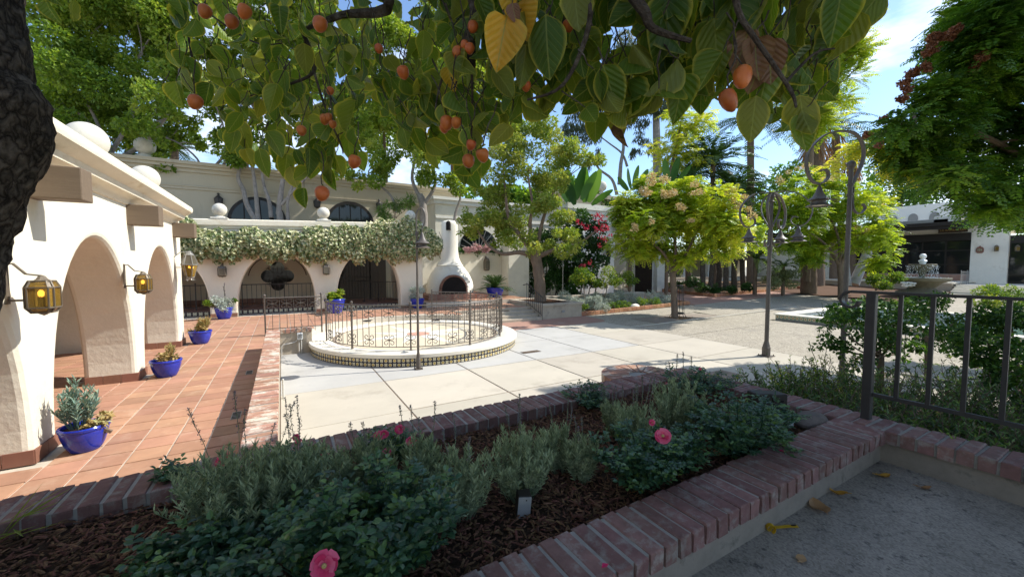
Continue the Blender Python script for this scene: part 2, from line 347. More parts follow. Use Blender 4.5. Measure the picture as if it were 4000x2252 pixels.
M['l_lav'] = leafmat('lavender_leaf', [(.20, .25, .15), (.31, .37, .22), (.43, .48, .31)], .3, .8, .1, tcol=(1.2, 1.2, .8))
M['l_silver'] = leafmat('silver_leaf', [(.28, .33, .28), (.45, .49, .43), (.56, .59, .52)], .2, .8, .1, tcol=(1.1, 1.1, .9))
M['l_rose'] = leafmat('rose_leaf', [(.022, .062, .036), (.042, .105, .058), (.07, .15, .066), (.15, .25, .065)], .3, .34, .55)
M['l_rosegold'] = leafmat('golden_rose_leaf', [(.03, .08, .012), (.07, .15, .02), (.16, .25, .03), (.32, .34, .05)], .4)  # yellower, brighter leaf tones than the dark rose bushes
M['l_boug'] = leafmat('bougainvillea_leaf', [(.015, .04, .010), (.03, .085, .016), (.06, .14, .025)], .3)
M['l_red'] = leafmat('magenta_bract', [(.36, .012, .05), (.48, .03, .08), (.45, .10, .11)], .35, tcol=(1.3, .8, .8))
M['l_pink'] = leafmat('pink_petal', [(.62, .03, .12), (.75, .08, .20), (.80, .18, .30)], .3, tcol=(1.2, .8, .8))
M['l_palm'] = leafmat('palm_leaf', [(.016, .045, .012), (.035, .085, .022), (.07, .13, .035)], .25)
M['l_palmlit'] = leafmat('light_palm_leaf', [(.06, .12, .03), (.12, .21, .05), (.20, .28, .07)], .35)
M['l_euc'] = leafmat('eucalyptus_leaf', [(.035, .055, .028), (.065, .09, .045), (.11, .13, .065)], .25)
M['l_banana'] = leafmat('paddle_leaf', [(.03, .09, .02), (.07, .17, .03), (.12, .23, .05)], .3)
M['l_succ'] = leafmat('blue_succulent_leaf', [(.17, .27, .22), (.28, .38, .30), (.36, .43, .30)], .15, .6, .2, tcol=(1, 1, .8))
M['l_succ_gold'] = leafmat('golden_succulent_leaf', [(.34, .22, .07), (.48, .36, .15), (.38, .40, .18)], .2, .6, .2, tcol=(1.1, 1, .7))
M['l_hedge'] = leafmat('variegated_hedge_leaf', [(.10, .14, .06), (.25, .29, .15), (.45, .46, .28)], .25)
M['l_dry'] = leafmat('dry_leaf', [(.20, .10, .04), (.36, .20, .09), (.42, .27, .13)], .2, tcol=(1.2, 1, .6))
M['lavflower'] = leafmat('lavender_spike', [(.10, .085, .06), (.15, .12, .13), (.18, .15, .20)], .1)
M['l_palepink'] = leafmat('pale_pink_blossom', [(.5, .28, .30), (.62, .40, .42), (.40, .42, .25)], .3, tcol=(1.1, 1, .9))

def barkplates():
    m, n, l, b = _mat('plated_bark'); g = n.new('ShaderNodeNewGeometry'); mp_ = n.new('ShaderNodeMapping'); mp_.inputs['Scale'].default_value = (1, 1, .55); l.new(g.outputs['Position'], mp_.inputs[0])
    nz_ = n.new('ShaderNodeTexNoise'); nz_.inputs['Scale'].default_value = 18; nz_.inputs['Detail'].default_value = 6; l.new(mp_.outputs[0], nz_.inputs[0]); mx_ = n.new('ShaderNodeMixRGB'); mx_.inputs[0].default_value = .11; l.new(mp_.outputs[0], mx_.inputs[1]); l.new(nz_.outputs['Color'], mx_.inputs[2])
    v = n.new('ShaderNodeTexVoronoi'); v.feature = 'DISTANCE_TO_EDGE'; v.inputs['Scale'].default_value = 24; l.new(mx_.outputs[0], v.inputs[0])
    r1 = ramp(n, [(0, (.022, .018, .015)), (.07, (.055, .045, .036)), (.3, (.115, .096, .078))]); l.new(v.outputs[0], r1.inputs[0]); n2 = n.new('ShaderNodeTexNoise'); n2.inputs['Scale'].default_value = 30; n2.inputs['Detail'].default_value = 8; l.new(g.outputs['Position'], n2.inputs[0]); r2 = ramp(n, [(.3, (.5, .5, .5)), (.7, (1.5, 1.45, 1.4))]); l.new(n2.outputs[0], r2.inputs[0])
    mu = n.new('ShaderNodeMixRGB'); mu.blend_type = 'MULTIPLY'; mu.inputs[0].default_value = 1; l.new(r1.outputs[0], mu.inputs[1]); l.new(r2.outputs[0], mu.inputs[2]); l.new(mu.outputs[0], b.inputs['Base Color']); b.inputs['Roughness'].default_value = .95; b.inputs['Specular IOR Level'].default_value = .1
    ad = n.new('ShaderNodeMath'); l.new(v.outputs[0], ad.inputs[0]); ml = n.new('ShaderNodeMath'); ml.operation = 'MULTIPLY'; ml.inputs[1].default_value = .25; l.new(n2.outputs[0], ml.inputs[0]); l.new(ml.outputs[0], ad.inputs[1]); bp = n.new('ShaderNodeBump'); bp.inputs['Strength'].default_value = 1; bp.inputs['Distance'].default_value = .03; l.new(ad.outputs[0], bp.inputs['Height']); l.new(bp.outputs[0], b.inputs['Normal']); return m
M['bark_plates'] = barkplates()
# ------------------------------------------------------------------ ground, plaza, terrace
def gz(x, y): return min(.75, max(0.0, .042*(x*math.sin(YAW)+y*math.cos(YAW)-18)))   # the land rises a little beyond the plaza
xs = [-900, -300, -120, -60]+list(range(-45, 91, 3))+[120, 300, 1200]; ys = [-900, -300, -120, -60]+list(range(-45, 91, 3))+[120, 300, 1200]
g = MB(); nx, ny = len(xs), len(ys)
g.add([(x, y, gz(x, y)-.035) for y in ys for x in xs], [(j*nx+i, j*nx+i+1, (j+1)*nx+i+1, (j+1)*nx+i) for j in range(ny-1) for i in range(nx-1)])
struct(g.build('ground', M['aggregate']))
plaza = MB(); plaza.box(-.2, 3.2, -.06, 11.5, 15, -.012)
plaza = struct(plaza.build('plaza', M['joint']))
CIR = (3.52, 11.68); CR = 2.92
def slab(x0, y0, x1, y1, mat, name='paving_slab', par=None, z=0.0, j=.010):
    m = MB(); m.box(x0+j, y0+j, -.03, x1-j, y1-j, 0, .004)
    m.v = [(a, b, c+gz(a, b)+z) for a, b, c in m.v]
    return m.build(name, mat, par or plaza)
XJ = [-.08, 1.72, 3.55, 5.40, 7.22, 9.03, 11.5]
for i in range(6):
    for y0, y1 in ((3.3, 4.38), (4.38, 6.24), (6.24, 8.10), (8.10, 10.2), (10.2, 12.28)):
        grey = y0 >= 8.1 and XJ[i+1] <= 9.05
        slab(XJ[i], y0, XJ[i+1], y1, M['concrete_grey'] if grey else M['concrete'], j=.016 if i else .008)
agg = struct(slab(11.5, -6, 15, 8.48, M['aggregate'], 'aggregate_paving', None, z=-.002)); agg.parent = None
for r_ in ((15, -6, 18.4, 8.48), (18.4, -6, 24, 8.48), (11.5, 8.52, 15, 10.72), (15, 8.52, 18.4, 10.72), (11.5, 10.78, 13.1, 13.9), (13.1, 12.35, 17.6, 13.9), (17.6, 10.78, 24, 13.9)):
    slab(*r_, M['aggregate'], par=agg, z=-.002, j=.006)
m = MB(); m.box(11.5, 10.735, -.03, 24, 10.765, -.004); m.v = [(a, b, c+gz(a, b)) for a, b, c in m.v]; m.build('joint_strip', M['joint_light'], agg)
red = struct(slab(5.9, 12.3, 12.0, 14.6, M['redpave'], 'red_paving')); red.parent = None
for r_ in ((19.9, 13.92, 24.3, 17), (19.9, 17, 24.3, 20), (24.3, 13.92, 28.5, 15.7), (28.5, 13.92, 34, 15.7), (12.0, 17.2, 19.9, 20)):
    slab(*r_, M['redpave'], par=red)
# floor drain and cover plates
dr = thing('floor_drain', 'rusty slotted drain grate set in the grey concrete beside the round dais', 'drain', (5.75, 8.9, 0), 0)
m = MB(); m.box(-.28, -.1, 0, .28, .1, .006); m.build('frame', M['iron'], dr)
for i in range(7): m = MB(); m.box(-.26, -.085+i*.026, .006, .26, -.073+i*.026, .012); m.build('slat', M['bark'], dr)
o = MB(); o.box(-.3, -.3, 0, .3, .3, .006, .003); o.box(-.26, -.26, .006, .26, .26, .010); o = o.build('cover_plate', M['joint'], loc=None)
o.location = (8.1, 4.9, .004); tag(o, 'square metal cover plate let into the plaza near the three-armed lamp post', 'cover plate')
# terrace
arc = [(CIR[0]+(CR+.01)*math.cos(a), CIR[1]+(CR+.01)*math.sin(a)) for a in [PI-.06-(PI-.06-.72)*i/40 for i in range(41)]]
poly = [(-5.3, 3.32), (-.40, 3.32), (-.40, 11.84), (arc[0][0], 11.84)]+arc+[(5.9, arc[-1][1]), (5.9, 14.98), (9.62, 14.98), (9.62, 21), (-5.3, 21)]
t = MB(); t.prism(poly, -.02, .488); terrace = struct(t.build('terrace', M['grout']))
TP = .30; far = []; cnt = 0; near_t = []
for i in range(-16, 34):
    for j in range(0, 60):
        x0, y0 = -.40+i*TP, 3.34+j*TP; xc, yc = x0+TP/2, y0+TP/2
        if x0 < -5.2 or y0+TP > 17.2 or x0+TP > 9.6: continue
        if x0 >= -.41:
            if y0 < 11.9: continue
            if math.hypot(xc-CIR[0], yc-CIR[1]) < CR+.17: continue
            if yc < 15.05 and x0+TP > 5.9: continue
        for k_ in range(1): pass
        if any(abs(xc+2.3) < .45 and a < yc < b for a, b in ((5.28, 5.68), (8.32, 8.72), (11.4, 11.8))): continue
        (near_t if x0 > -2.9 else far).append((math.hypot(xc, yc), xc, yc))
near_t.sort(); rg = random.Random(4)
tm = MB(); tm.box(-TP/2+.009, -TP/2+.009, -.012, TP/2-.009, TP/2-.009, .006, .003); tme = tm.mesh('tile'); tme.materials.append(M['terracotta'])
for d, x, y in near_t[:299]:
    o = link('tile', tme, None, terrace); o.location = (x, y, .494+rg.uniform(0, .003)); o.rotation_euler = (rg.uniform(-.004, .004), rg.uniform(-.004, .004), rg.uniform(-.006, .006))
m = MB()
for d, x, y in near_t[299:]+far: m.box(x-TP/2+.009, y-TP/2+.009, .485, x+TP/2-.009, y+TP/2-.009, .500)
ft = m.build('tile_field', M['terracotta'], terrace, kind='stuff')
a = ft.data.attributes.new('tint', 'FLOAT', 'FACE'); a.data.foreach_set('value', np.repeat(np.random.default_rng(3).random(len(m.f)//6), 6))
# two drain grates in the terrace floor along the divider
for k_, yy in enumerate((5.75, 8.0)):
    dr = thing('terrace_drain', 'small slotted metal drain in the tiles at the foot of the divider wall', 'drain', (-.52, yy, .502), 0, 'drains along the divider wall')
    m = MB(); m.box(-.05, -.14, 0, .05, .14, .004); m.build('frame', M['lantern_grey'], dr)
    for i in range(5): m = MB(); m.box(-.04, -.12+i*.05, .004, .04, -.095+i*.05, .006); m.build('slot', M['black'], dr)
# ------------------------------------------------------------------ brick coping helper
bricks = []
for s_ in range(4):
    r_ = random.Random(s_); b = MB(); L_, W_, H_ = .33, .086, .10
    b.box(-L_/2, -W_/2, -H_, L_/2, W_/2, 0, .007)
    b.v = [(x+r_.uniform(-.004, .004), y+r_.uniform(-.003, .003), z+r_.uniform(-.003, .003)) for x, y, z in b.v]
    me = b.mesh('brick'); bricks.append(me)
def coping(par, a, b_, along, fixed, z, seed, mat, pitch=.1, width=.33):
    """a row of header bricks from a to b along an axis; each brick is an object"""
    r_ = random.Random(seed); n = int(round((b_-a)/pitch))
    for i in range(n):
        c = a+(i+.5)*(b_-a)/n; base = r_.choice(bricks); key = (base.name, mat.name)
        me = BRM.get(key)
        if me is None: me = base.copy(); me.materials.clear(); me.materials.append(mat); BRM[key] = me
        o = link('brick', me, None, par); off = ORG.get(par, Vector((0, 0, 0)))
        o.location = Vector((c, fixed, z+r_.uniform(-.005, .004)) if along == 'x' else (fixed, c, z+r_.uniform(-.005, .004)))-off
        o.scale = (width/.33, (b_-a)/n/.1*r_.uniform(.9, 1.0), 1)
        o.rotation_euler = (r_.uniform(-.012, .012), r_.uniform(-.006, .006), (PI/2 if along == 'x' else 0)+r_.uniform(-.018, .018))
BRM = {}
# ------------------------------------------------------------------ planter, patio, divider
PT = 1.0
pl = thing('brick_planter', 'long raised planting bed edged with worn purple-red brick coping', 'planter', (1, 2.2, .3), world=True)
m = MB(); m.box(-4.6, 3.0, -.05, 4.42, 3.28, PT-.101); m.box(-4.6, 1.215, .6, 4.16, 1.47, PT-.101); m.box(4.16, -5, -.05, 4.42, 3.0, PT-.101)
m.build('stem_wall', M['stemwall'], pl)
m = MB(); m.box(-4.6, 2.985, PT-.1, 4.42, 3.30, PT-.009); m.box(-4.6, 1.19, PT-.1, 4.13, 1.49, PT-.009); m.box(4.13, -5, PT-.1, 4.44, 2.985, PT-.009)
m.build('mortar_bed', M['mortar'], pl)
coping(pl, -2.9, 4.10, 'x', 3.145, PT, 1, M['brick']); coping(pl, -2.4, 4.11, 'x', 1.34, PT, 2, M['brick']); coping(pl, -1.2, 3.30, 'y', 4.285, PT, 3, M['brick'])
# rounded brick bay on the outer side of the far coping
bc = (3.72, 3.31); br = .46
m = MB(); m.prism([(bc[0]+br*.97*math.cos(a), bc[1]+br*.97*math.sin(a)) for a in np.linspace(0, PI, 20)], -.05, PT-.012); m.build('round_bay', M['mortar'], pl)
wb = MB(); wb.add([(.14, -.034, -.1), (br, -.062, -.1), (br, .062, -.1), (.14, .034, -.1), (.14, -.012, 0), (br, -.058, 0), (br, .058, 0), (.14, .012, 0)], [(0, 3, 2, 1), (4, 5, 6, 7), (0, 1, 5, 4), (1, 2, 6, 5), (2, 3, 7, 6), (3, 0, 4, 7)]); wme = wb.mesh('brick'); wme.materials.append(M['brick_pale'])
for i in range(11): o = link('brick', wme, None, pl); o.location = Vector((bc[0], bc[1], PT+.002))-ORG[pl]; o.rotation_euler = (0, 0, PI*(i+.5)/11)
rg = np.random.default_rng(8)
nx, ny = 140, 34; V = []
for j in range(ny):
    for i in range(nx):
        x, y = -4.4+8.56*i/(nx-1), 1.48+1.53*j/(ny-1)
        V.append((x, y, .90+.03*mnoise.noise((x*1.5, y*1.5, 0))+.012*mnoise.noise((x*9, y*9, 3))))
so_ = MB(); so_.add(V, [(j*nx+i, j*nx+i+1, (j+1)*nx+i+1, (j+1)*nx+i) for j in range(ny-1) for i in range(nx-1)]); so_.build('soil', M['soil'], pl, smooth=True)
n = 24000; X = rg.uniform(-1.9, 4.12, n); Yv = rg.uniform(1.5, 2.98, n)
def chips(name, X, Yv, Z0, par, mat, lmin=.02, lmax=.075, seed=1, tilt=.5):
    rg = np.random.default_rng(seed); n = len(X); a = rg.uniform(0, 2*PI, n); l = rg.uniform(lmin, lmax, n)**1.0; w = rg.uniform(.005, .014, n)*(.5+l/.06); tz = rg.normal(0, tilt*.5, n)
    D = np.stack([np.cos(a)*np.cos(tz), np.sin(a)*np.cos(tz), np.sin(tz)], 1); Sd = np.stack([-np.sin(a), np.cos(a), rg.normal(0, .35, n)], 1); Sd = unit(Sd); N = np.cross(D, Sd)
    P = np.stack([X, Yv, Z0+rg.uniform(0, .03, n)], 1); h = (w*.35)[:, None]*N
    A = D*(l/2)[:, None]; B = Sd*(w/2)[:, None]
    V = np.stack([P-A-B*.6, P+A*.9-B, P+A+B*.7, P-A*.8+B, P-A*.7-B*.3+h, P+A*.8-B*.4+h, P+A*.7+B*.4+h, P-A*.7+B*.5+h], 1).reshape(-1, 3)
    b = np.arange(n)[:, None]*8; F = np.concatenate([b+np.array([q]) for q in ((4, 5, 6, 7), (0, 1, 5, 4), (1, 2, 6, 5), (2, 3, 7, 6), (3, 0, 4, 7))], 1).reshape(-1, 4)
    me = arr_mesh(name, V, F, np.repeat(rg.random(n), 5), mat, ORG.get(par)); return link(name, me, None, par, 'stuff')
zz = np.array([.905+.03*mnoise.noise((x*1.5, y*1.5, 0))+.012*mnoise.noise((x*9, y*9, 3)) for x, y in zip(X, Yv)])
chips('bark_mulch', X, Yv, zz, pl, M['mulch'], .015, .06)
# patio
pa = MB(); pa.box(-8, -7, .60, 4.17, 1.222, .73); patio = struct(pa.build('patio', M['patio']))
m = MB(); m.box(1.63, -6, .7305, 1.69, 1.215, .7345); m.build('joint_strip', M['joint'], patio)
# divider wall between terrace and plaza
dv = thing('divider_wall', 'low concrete wall with pale brick coping between tiled terrace and plaza', 'wall', (-.23, 8, 0), world=True)
m = MB(); m.box(-.305, 3.31, -.03, -.085, 10.1, .795); m.box(-.305, 10.1, -.03, -.085, 12.08, .53); m.box(-.085, 11.83, -.03, .66, 12.06, .575); m.build('core', M['planterwall'], dv)
m = MB(); m.box(-.316, 3.42, .795, -.072, 10.12, .892); m.box(-.085, 11.80, .575, .66, 12.1, .662); m.build('mortar_bed', M['mortar'], dv)
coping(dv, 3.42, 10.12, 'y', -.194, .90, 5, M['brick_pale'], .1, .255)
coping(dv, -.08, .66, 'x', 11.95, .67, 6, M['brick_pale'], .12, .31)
# conduit and outlet on the wall end
cb = thing('outlet_box', 'cream weatherproof outlet box with conduits on the wall end by the dais', 'outlet', (.36, 11.8, .45), world=True)
m = MB(); m.box(.31, 11.75, .38, .44, 11.825, .56, .01); m.build('housing', M['white'], cb)
m = MB(); m.box(.33, 11.738, .41, .42, 11.752, .53); m.build('cover', M['greybox'], cb)
for x in (.35, .405): m = MB(); m.tube([(x, 11.795, .38), (x, 11.795, 0)], .013, 8); m.build('conduit', M['pipe'], cb)
m = MB(); m.tube([(.31, 11.79, .36), (.25, 11.79, .32), (.1, 11.78, .29), (.0, 11.78, .28), (-.05, 11.78, .24), (-.055, 11.78, 0)], .014, 8); m.build('conduit', M['pipe'], cb, smooth=True)
o = MB(); o.tube([(0, 0, 0), (0, 0, .33)], .016, 8); o.ball((0, 0, .33), .018, 8, 5); o = o.build('stub_pipe', M['pipe']); o.location = (-.03, 7.9, 0); tag(o, 'short grey capped pipe rising from the plaza against the divider wall', 'pipe')
# ------------------------------------------------------------------ round dais
da = thing('round_dais', 'round white-rimmed dais with tiled riser and compass star floor', 'dais', (CIR[0], CIR[1], 0))
m = MB(); m.lathe([(CR-.03, -.02), (CR-.03, .215)], 96); m.build('core', M['mortar'], da)
m = MB(); m.lathe([(2.42, .20), (CR+.015, .20), (CR+.035, .215), (CR+.035, .285), (CR+.02, .30), (2.42, .30), (2.40, .285), (2.40, .20), (2.42, .20)], 96); m.build('cap', M['whitecap'], da, smooth=True)
m = MB(); m.lathe([(0.001, .272), (2.41, .272)], 72); M['dfloor'] = mk('dais_sand_floor', (.62, .53, .38), .7, .10, 2, .1, 60, .003); m.build('floor', M['dfloor'], da)
m = MB(); m.lathe([(2.28, .274), (2.36, .274)], 72); m.f = m.f[:72]; m.m = m.m[:72]; m.build('floor_band', M['joint'], da)
M['dwhite'] = mk('dais_white_stone', (.74, .70, .60), .7, .06, 3, .1, 60, .003); M['dred'] = mk('dais_red_stone', (.52, .30, .22), .7, .1, 3, .1, 60, .003)
for i in range(8):
    a0 = i*PI/4+.2; L_ = 2.0 if i % 2 == 0 else 1.45; w = .30
    m = MB(); m.prism([(0.02*math.cos(a0), 0.02*math.sin(a0)), (.72*math.cos(a0-w), .72*math.sin(a0-w)), (L_*math.cos(a0), L_*math.sin(a0)), (.72*math.cos(a0+w), .72*math.sin(a0+w))], .272, .277+.001*(i % 2)); m.build('star_point', M['dwhite'], da)
m = MB(); m.lathe([(0.001, .283), (.34, .283), (.34, .272)], 36); m.build('star_centre', M['dred'], da)
M['t_navy'] = plain('navy_glaze', (.018, .016, .03), .25, .5); M['t_cream'] = plain('cream_glaze', (.62, .56, .38), .3, .5); M['t_gold'] = plain('gold_glaze', (.50, .33, .07), .3, .5); M['t_green'] = plain('green_glaze', (.16, .24, .15), .3, .5); M['t_rust'] = plain('rust_glaze', (.45, .16, .04), .3, .5)
def disc(m, cx, cz, r, y, n=8, a0=0):
    m.add([(cx+r*math.cos(2*PI*i/n+a0), y, cz+r*math.sin(2*PI*i/n+a0)) for i in range(n)], [tuple(range(n))])
def glaze_tile(kind, s):
    """square glazed tile facing -y, its motifs lying 1 mm proud of the glaze"""
    m = MB(); h = s/2-.0015; m.box(-h, 0, -h, h, .012, h); y = -.001
    if kind == 'flower':
        m.cm = 1
        for a in range(4): disc(m, .24*s*math.cos(a*PI/2+PI/4)*1.05, .24*s*math.sin(a*PI/2+PI/4)*1.05, .19*s, y, 8)
        m.cm = 2; disc(m, 0, 0, .10*s, y-.001, 8)
    elif kind == 'disc':
        m.cm = 1; disc(m, 0, 0, .40*s, y, 10); m.cm = 2; disc(m, 0, 0, .29*s, y-.001, 10)
    else:
        m.cm = 1; disc(m, 0, 0, .44*s, y, 8, PI/8); m.cm = 2; disc(m, 0, 0, .27*s, y-.001, 4); m.cm = 0; disc(m, 0, 0, .12*s, y-.002, 6)
    me = m.mesh('glazed_tile'); return me
ta, tb = glaze_tile('flower', .1), glaze_tile('disc', .1)
for me in (ta, tb):
    for k in ('t_navy', 't_cream', 't_gold'): me.materials.append(M[k])
NT = 2*int(round(PI*CR/.1/1.0)); k = 0
for i in range(NT):
    a = 2*PI*i/NT
    ang = math.degrees(a) % 360
    if not (165 <= ang <= 360 or ang < 30): continue
    for row in range(2):
        o = link('glazed_tile', (ta, tb)[(i+row) % 2], None, da); o.location = (CR*math.cos(a)*.9985, CR*math.sin(a)*.9985, .05+row*.1); o.rotation_euler = (0, 0, a+PI/2); k += 1
# railing pieces -----------------------------------------------------
def scroll_pts(s=1.0):
    out = []
    for sx in (-1, 1):
        for sz in (-1, 1):
            p = []
            for i in range(13):
                t = i/12; a = -PI/2+t*PI*1.55; r = .045*(1-.35*t)
                p.append((sx*(.012+.05+r*math.cos(a)-.045*.0)*1.0, 0, sz*(.015+.045+r*math.sin(a))))
            p = [(sx*.012, 0, sz*.004)]+p
            out.append([(x*s, y, z*s) for x, y, z in p])
    return out
sm = MB()
for p in scroll_pts(1.15): sm.ribbon(p, .016, .012, (0, 1, 0))
sm.box(-.016, -.01, -.02, .016, .01, .02)
scroll_me = sm.mesh('scroll'); scroll_me.materials.append(M['bronze'])
def lat(n_, *prof): m = MB(); m.lathe(list(prof), n_); return m
pm = MB(); pm.box(-.018, -.018, 0, .018, .018, 1.10); pm.ball((0, 0, 1.135), .032, 10, 7); pm.lathe([(.022, 1.09), (.028, 1.1), (.016, 1.112)], 10); pm.box(-.03, -.03, 0, .03, .03, .012)
post_me = pm.mesh('post'); post_me.materials.append(M['bronze'])
bmh = MB(); bmh.box(-.0065, -.0065, .085, .0065, .0065, 1.06); bal_me = bmh.mesh('baluster'); bal_me.materials.append(M['bronze'])
RR = 2.52; ra0, ra1 = 180, 422; z0 = .30
rl = thing('dais_railing', 'curved wrought iron railing with double scrolls round the dais', 'railing', (CIR[0], CIR[1], z0))
m = MB(); m.tube([(RR*math.cos(R(a)), RR*math.sin(R(a)), 1.075) for a in np.linspace(ra0, ra1, 90)], .02, 6); m.build('top_rail', M['bronze'], rl, smooth=True)
m = MB(); m.tube([(RR*math.cos(R(a)), RR*math.sin(R(a)), .085) for a in np.linspace(ra0, ra1, 90)], .012, 4); m.build('bottom_rail', M['bronze'], rl)
npost = 8; per = 9
def put(me, name, par, x, y, z, rz): o = link(name, me, None, par); o.location = (x, y, z); o.rotation_euler = (0, 0, rz); return o
for i in range(npost*per-per+1):
    a = R(ra0+(ra1-ra0)*i/(npost*per-per)); x, y = RR*math.cos(a), RR*math.sin(a)
    if i % per == 0: put(post_me, 'post', rl, x, y, 0, a)
    else: put(bal_me, 'baluster', rl, x, y, 0, a)
    if i % 3 == 0:
        put(scroll_me, 'scroll', rl, x, y, .90, a+PI/2)
        if i % 4 != 2 or True: put(scroll_me, 'scroll', rl, x, y, .25, a+PI/2)
dm = MB(); dm.lathe([(.001, 0), (.085, 0), (.092, .025), (.086, .025), (.08, .006), (.001, .006)], 14); dm.box(-.012, .08, .008, .012, .22, .02)
dish_me = dm.mesh('candle_dish'); dish_me.materials.append(M['bronze'])
for a in (186, 228, 262, 318, 345): put(dish_me, 'candle_dish', rl, (RR+.2)*math.cos(R(a)), (RR+.2)*math.sin(R(a)), .72, R(a)+PI/2)
rs = thing('terrace_railing', 'straight wrought iron railing with double scrolls at the head of the divider wall', 'railing', (-.40, 12.02, .50))
Ls = 1.32
m = MB(); m.tube([(0, 0, .98), (Ls, 0, .98)], .018, 6); m.build('top_rail', M['bronze'], rs); m = MB(); m.tube([(0, 0, .18), (Ls, 0, .18)], .012, 4); m.build('bottom_rail', M['bronze'], rs)
for i in range(9):
    x = Ls*i/8; o = put(post_me if i % 8 == 0 else bal_me, 'post' if i % 8 == 0 else 'baluster', rs, x, 0, 0 if i % 8 == 0 else -.02, 0); o.scale = (1, 1, .93)
    if i in (1, 3, 5, 7): put(scroll_me, 'scroll', rs, x, 0, .83, 0)
# ------------------------------------------------------------------ left arcade
def arch_curve(c, half, z0, z1, n=22, p=2.2):
    """points of an arch opening from the left foot over the crown to the right foot"""
    out = []
    for i in range(n+1):
        a = PI*(1-i/n); u = math.cos(a); z = z0+(z1-z0)*max(0, 1-abs(u)**2.0)**(1/p) if abs(u) < 1 else z0
        out.append((c+half*u, z))
    return out
def extr(poly, t0, t1, axis):
    """extrude a polygon in (along, z) between t0 and t1 across"""
    m = MB(); n = len(poly)
    f = (lambda a, z, t: (t, a, z)) if axis == 'y' else (lambda a, z, t: (a, t, z))
    m.add([f(a, z, t0) for a, z in poly]+[f(a, z, t1) for a, z in poly], [tuple(range(n)), tuple(range(2*n-1, n-1, -1))]+[(i, n+i, n+(i+1) % n, (i+1) % n) for i in range(n)])
    return m
def bevel(o, w, seg=3, ang=40):
    b = o.modifiers.new('bevel', 'BEVEL'); b.width = w; b.segments = seg; b.limit_method = 'ANGLE'; b.angle_limit = R(ang); b.harden_normals = False
ar = thing('stucco_arcade', 'cream stucco arcade with parabolic arches, moulded eave and timber beam ends', 'arcade', (-2.3, 7, .5), world=True)
TZ = .5; ARC = [.9, 3.95, 7.0, 10.05]
poly = [(-1.2, TZ-.03)]
for c in ARC: poly += arch_curve(c, 1.30, TZ-.03, 2.66, 26, 2.3)
poly += [(11.85, TZ-.03), (11.85, 3.5), (-1.2, 3.5)]
w = extr(poly, -2.62, -2.0, 'y').build('wall', M['stucco'], ar); bevel(w, .07)
m = MB(); m.box(-5.35, -1.2, TZ-.03, -5.1, 11.85, 3.5); m.box(-5.1, 11.65, TZ-.03, -2.62, 11.85, 3.5); m.build('rear_wall', M['stucco'], ar)
m = MB(); m.box(-5.6, -1.4, 3.5, -2.0, 11.9, 3.62); m.build('roof', M['cornice'], ar)
prof = [(-2.02, 3.22), (-1.975, 3.23), (-1.95, 3.30), (-1.90, 3.335), (-1.84, 3.345), (-1.825, 3.42), (-1.77, 3.45), (-1.70, 3.50), (-1.685, 3.56), (-1.70, 3.61), (-1.78, 3.635), (-2.02, 3.64)]
m = MB(); n = len(prof); m.add([(x, -1.4, z) for x, z in prof]+[(x, 11.42, z) for x, z in prof], [tuple(range(n)), tuple(range(2*n-1, n-1, -1))]+[(i, n+i, n+(i+1) % n, (i+1) % n) for i in range(n)])
m.build('cornice', M['cornice'], ar, smooth=True)
for y in (-.2, 2.62, 5.37, 8.14, 11.06):
    m = MB(); m.box(-2.1, y, 2.93, -1.62, y+.25, 3.24); o = m.build('beam_end', M['beam'], ar); bevel(o, .012, 2)
for y in (4.5, 7.03, 9.49):
    m = MB(); m.ball((-2.06, y, 3.87), .215, 28, 18); o = m.build('ball_finial', M['ball'], ar, smooth=True); m = MB(); m.lathe([(.15, 3.63), (.14, 3.665), (.10, 3.69)], 20, (-2.06, y, 0)); m.build('finial_base', M['ball'], o, smooth=True)
# base tiles round the feet of the piers
def base_run(par, p0, p1, nrm, n, z, h=.13):
    p0 = Vector(p0); p1 = Vector(p1); d = (p1-p0); L_ = d.length/n; d.normalize(); nr = Vector(nrm)
    m = MB(); m.box(-L_/2+.003, -.006, 0, L_/2-.003, .012, h, .003); me = m.mesh('base_tile'); me.materials.append(M['basetile'])
    for i in range(n):
        o = link('base_tile', me, None, par); q = p0+d*(L_*(i+.5))+nr*.006; o.location = Vector((q.x, q.y, z))-ORG.get(par, Vector())
        o.rotation_euler = (0, 0, math.atan2(d.y, d.x))
for a, b in ((5.25, 5.70), (8.30, 8.75), (11.35, 11.85), (2.2, 2.65)):
    base_run(ar, (-2.0, a-.01), (-2.0, b+.01), (1, 0), 2, .502); base_run(ar, (-2.6, a), (-1.995, a), (0, -1), 3, .502); base_run(ar, (-2.6, b), (-1.995, b), (0, 1), 3, .502)
base_run(ar, (-5.1, 0), (-5.1, 11.6), (1, 0), 40, .502)
# dark timber door in the rear wall, seen through the arch
dd = thing('arcade_door', 'dark plank door in the shadowed rear wall of the arcade', 'door', (-5.08, 7.2, .5), world=True)
m = MB(); m.box(-5.1, 6.2, .5, -5.06, 8.3, 2.75); m.build('frame', M['wood_gate'], dd)
for i in range(8): m = MB(); m.box(-5.06, 6.26+i*.25, .5, -5.035, 6.50+i*.25, 2.68); m.build('plank', M['wood_gate'], dd)
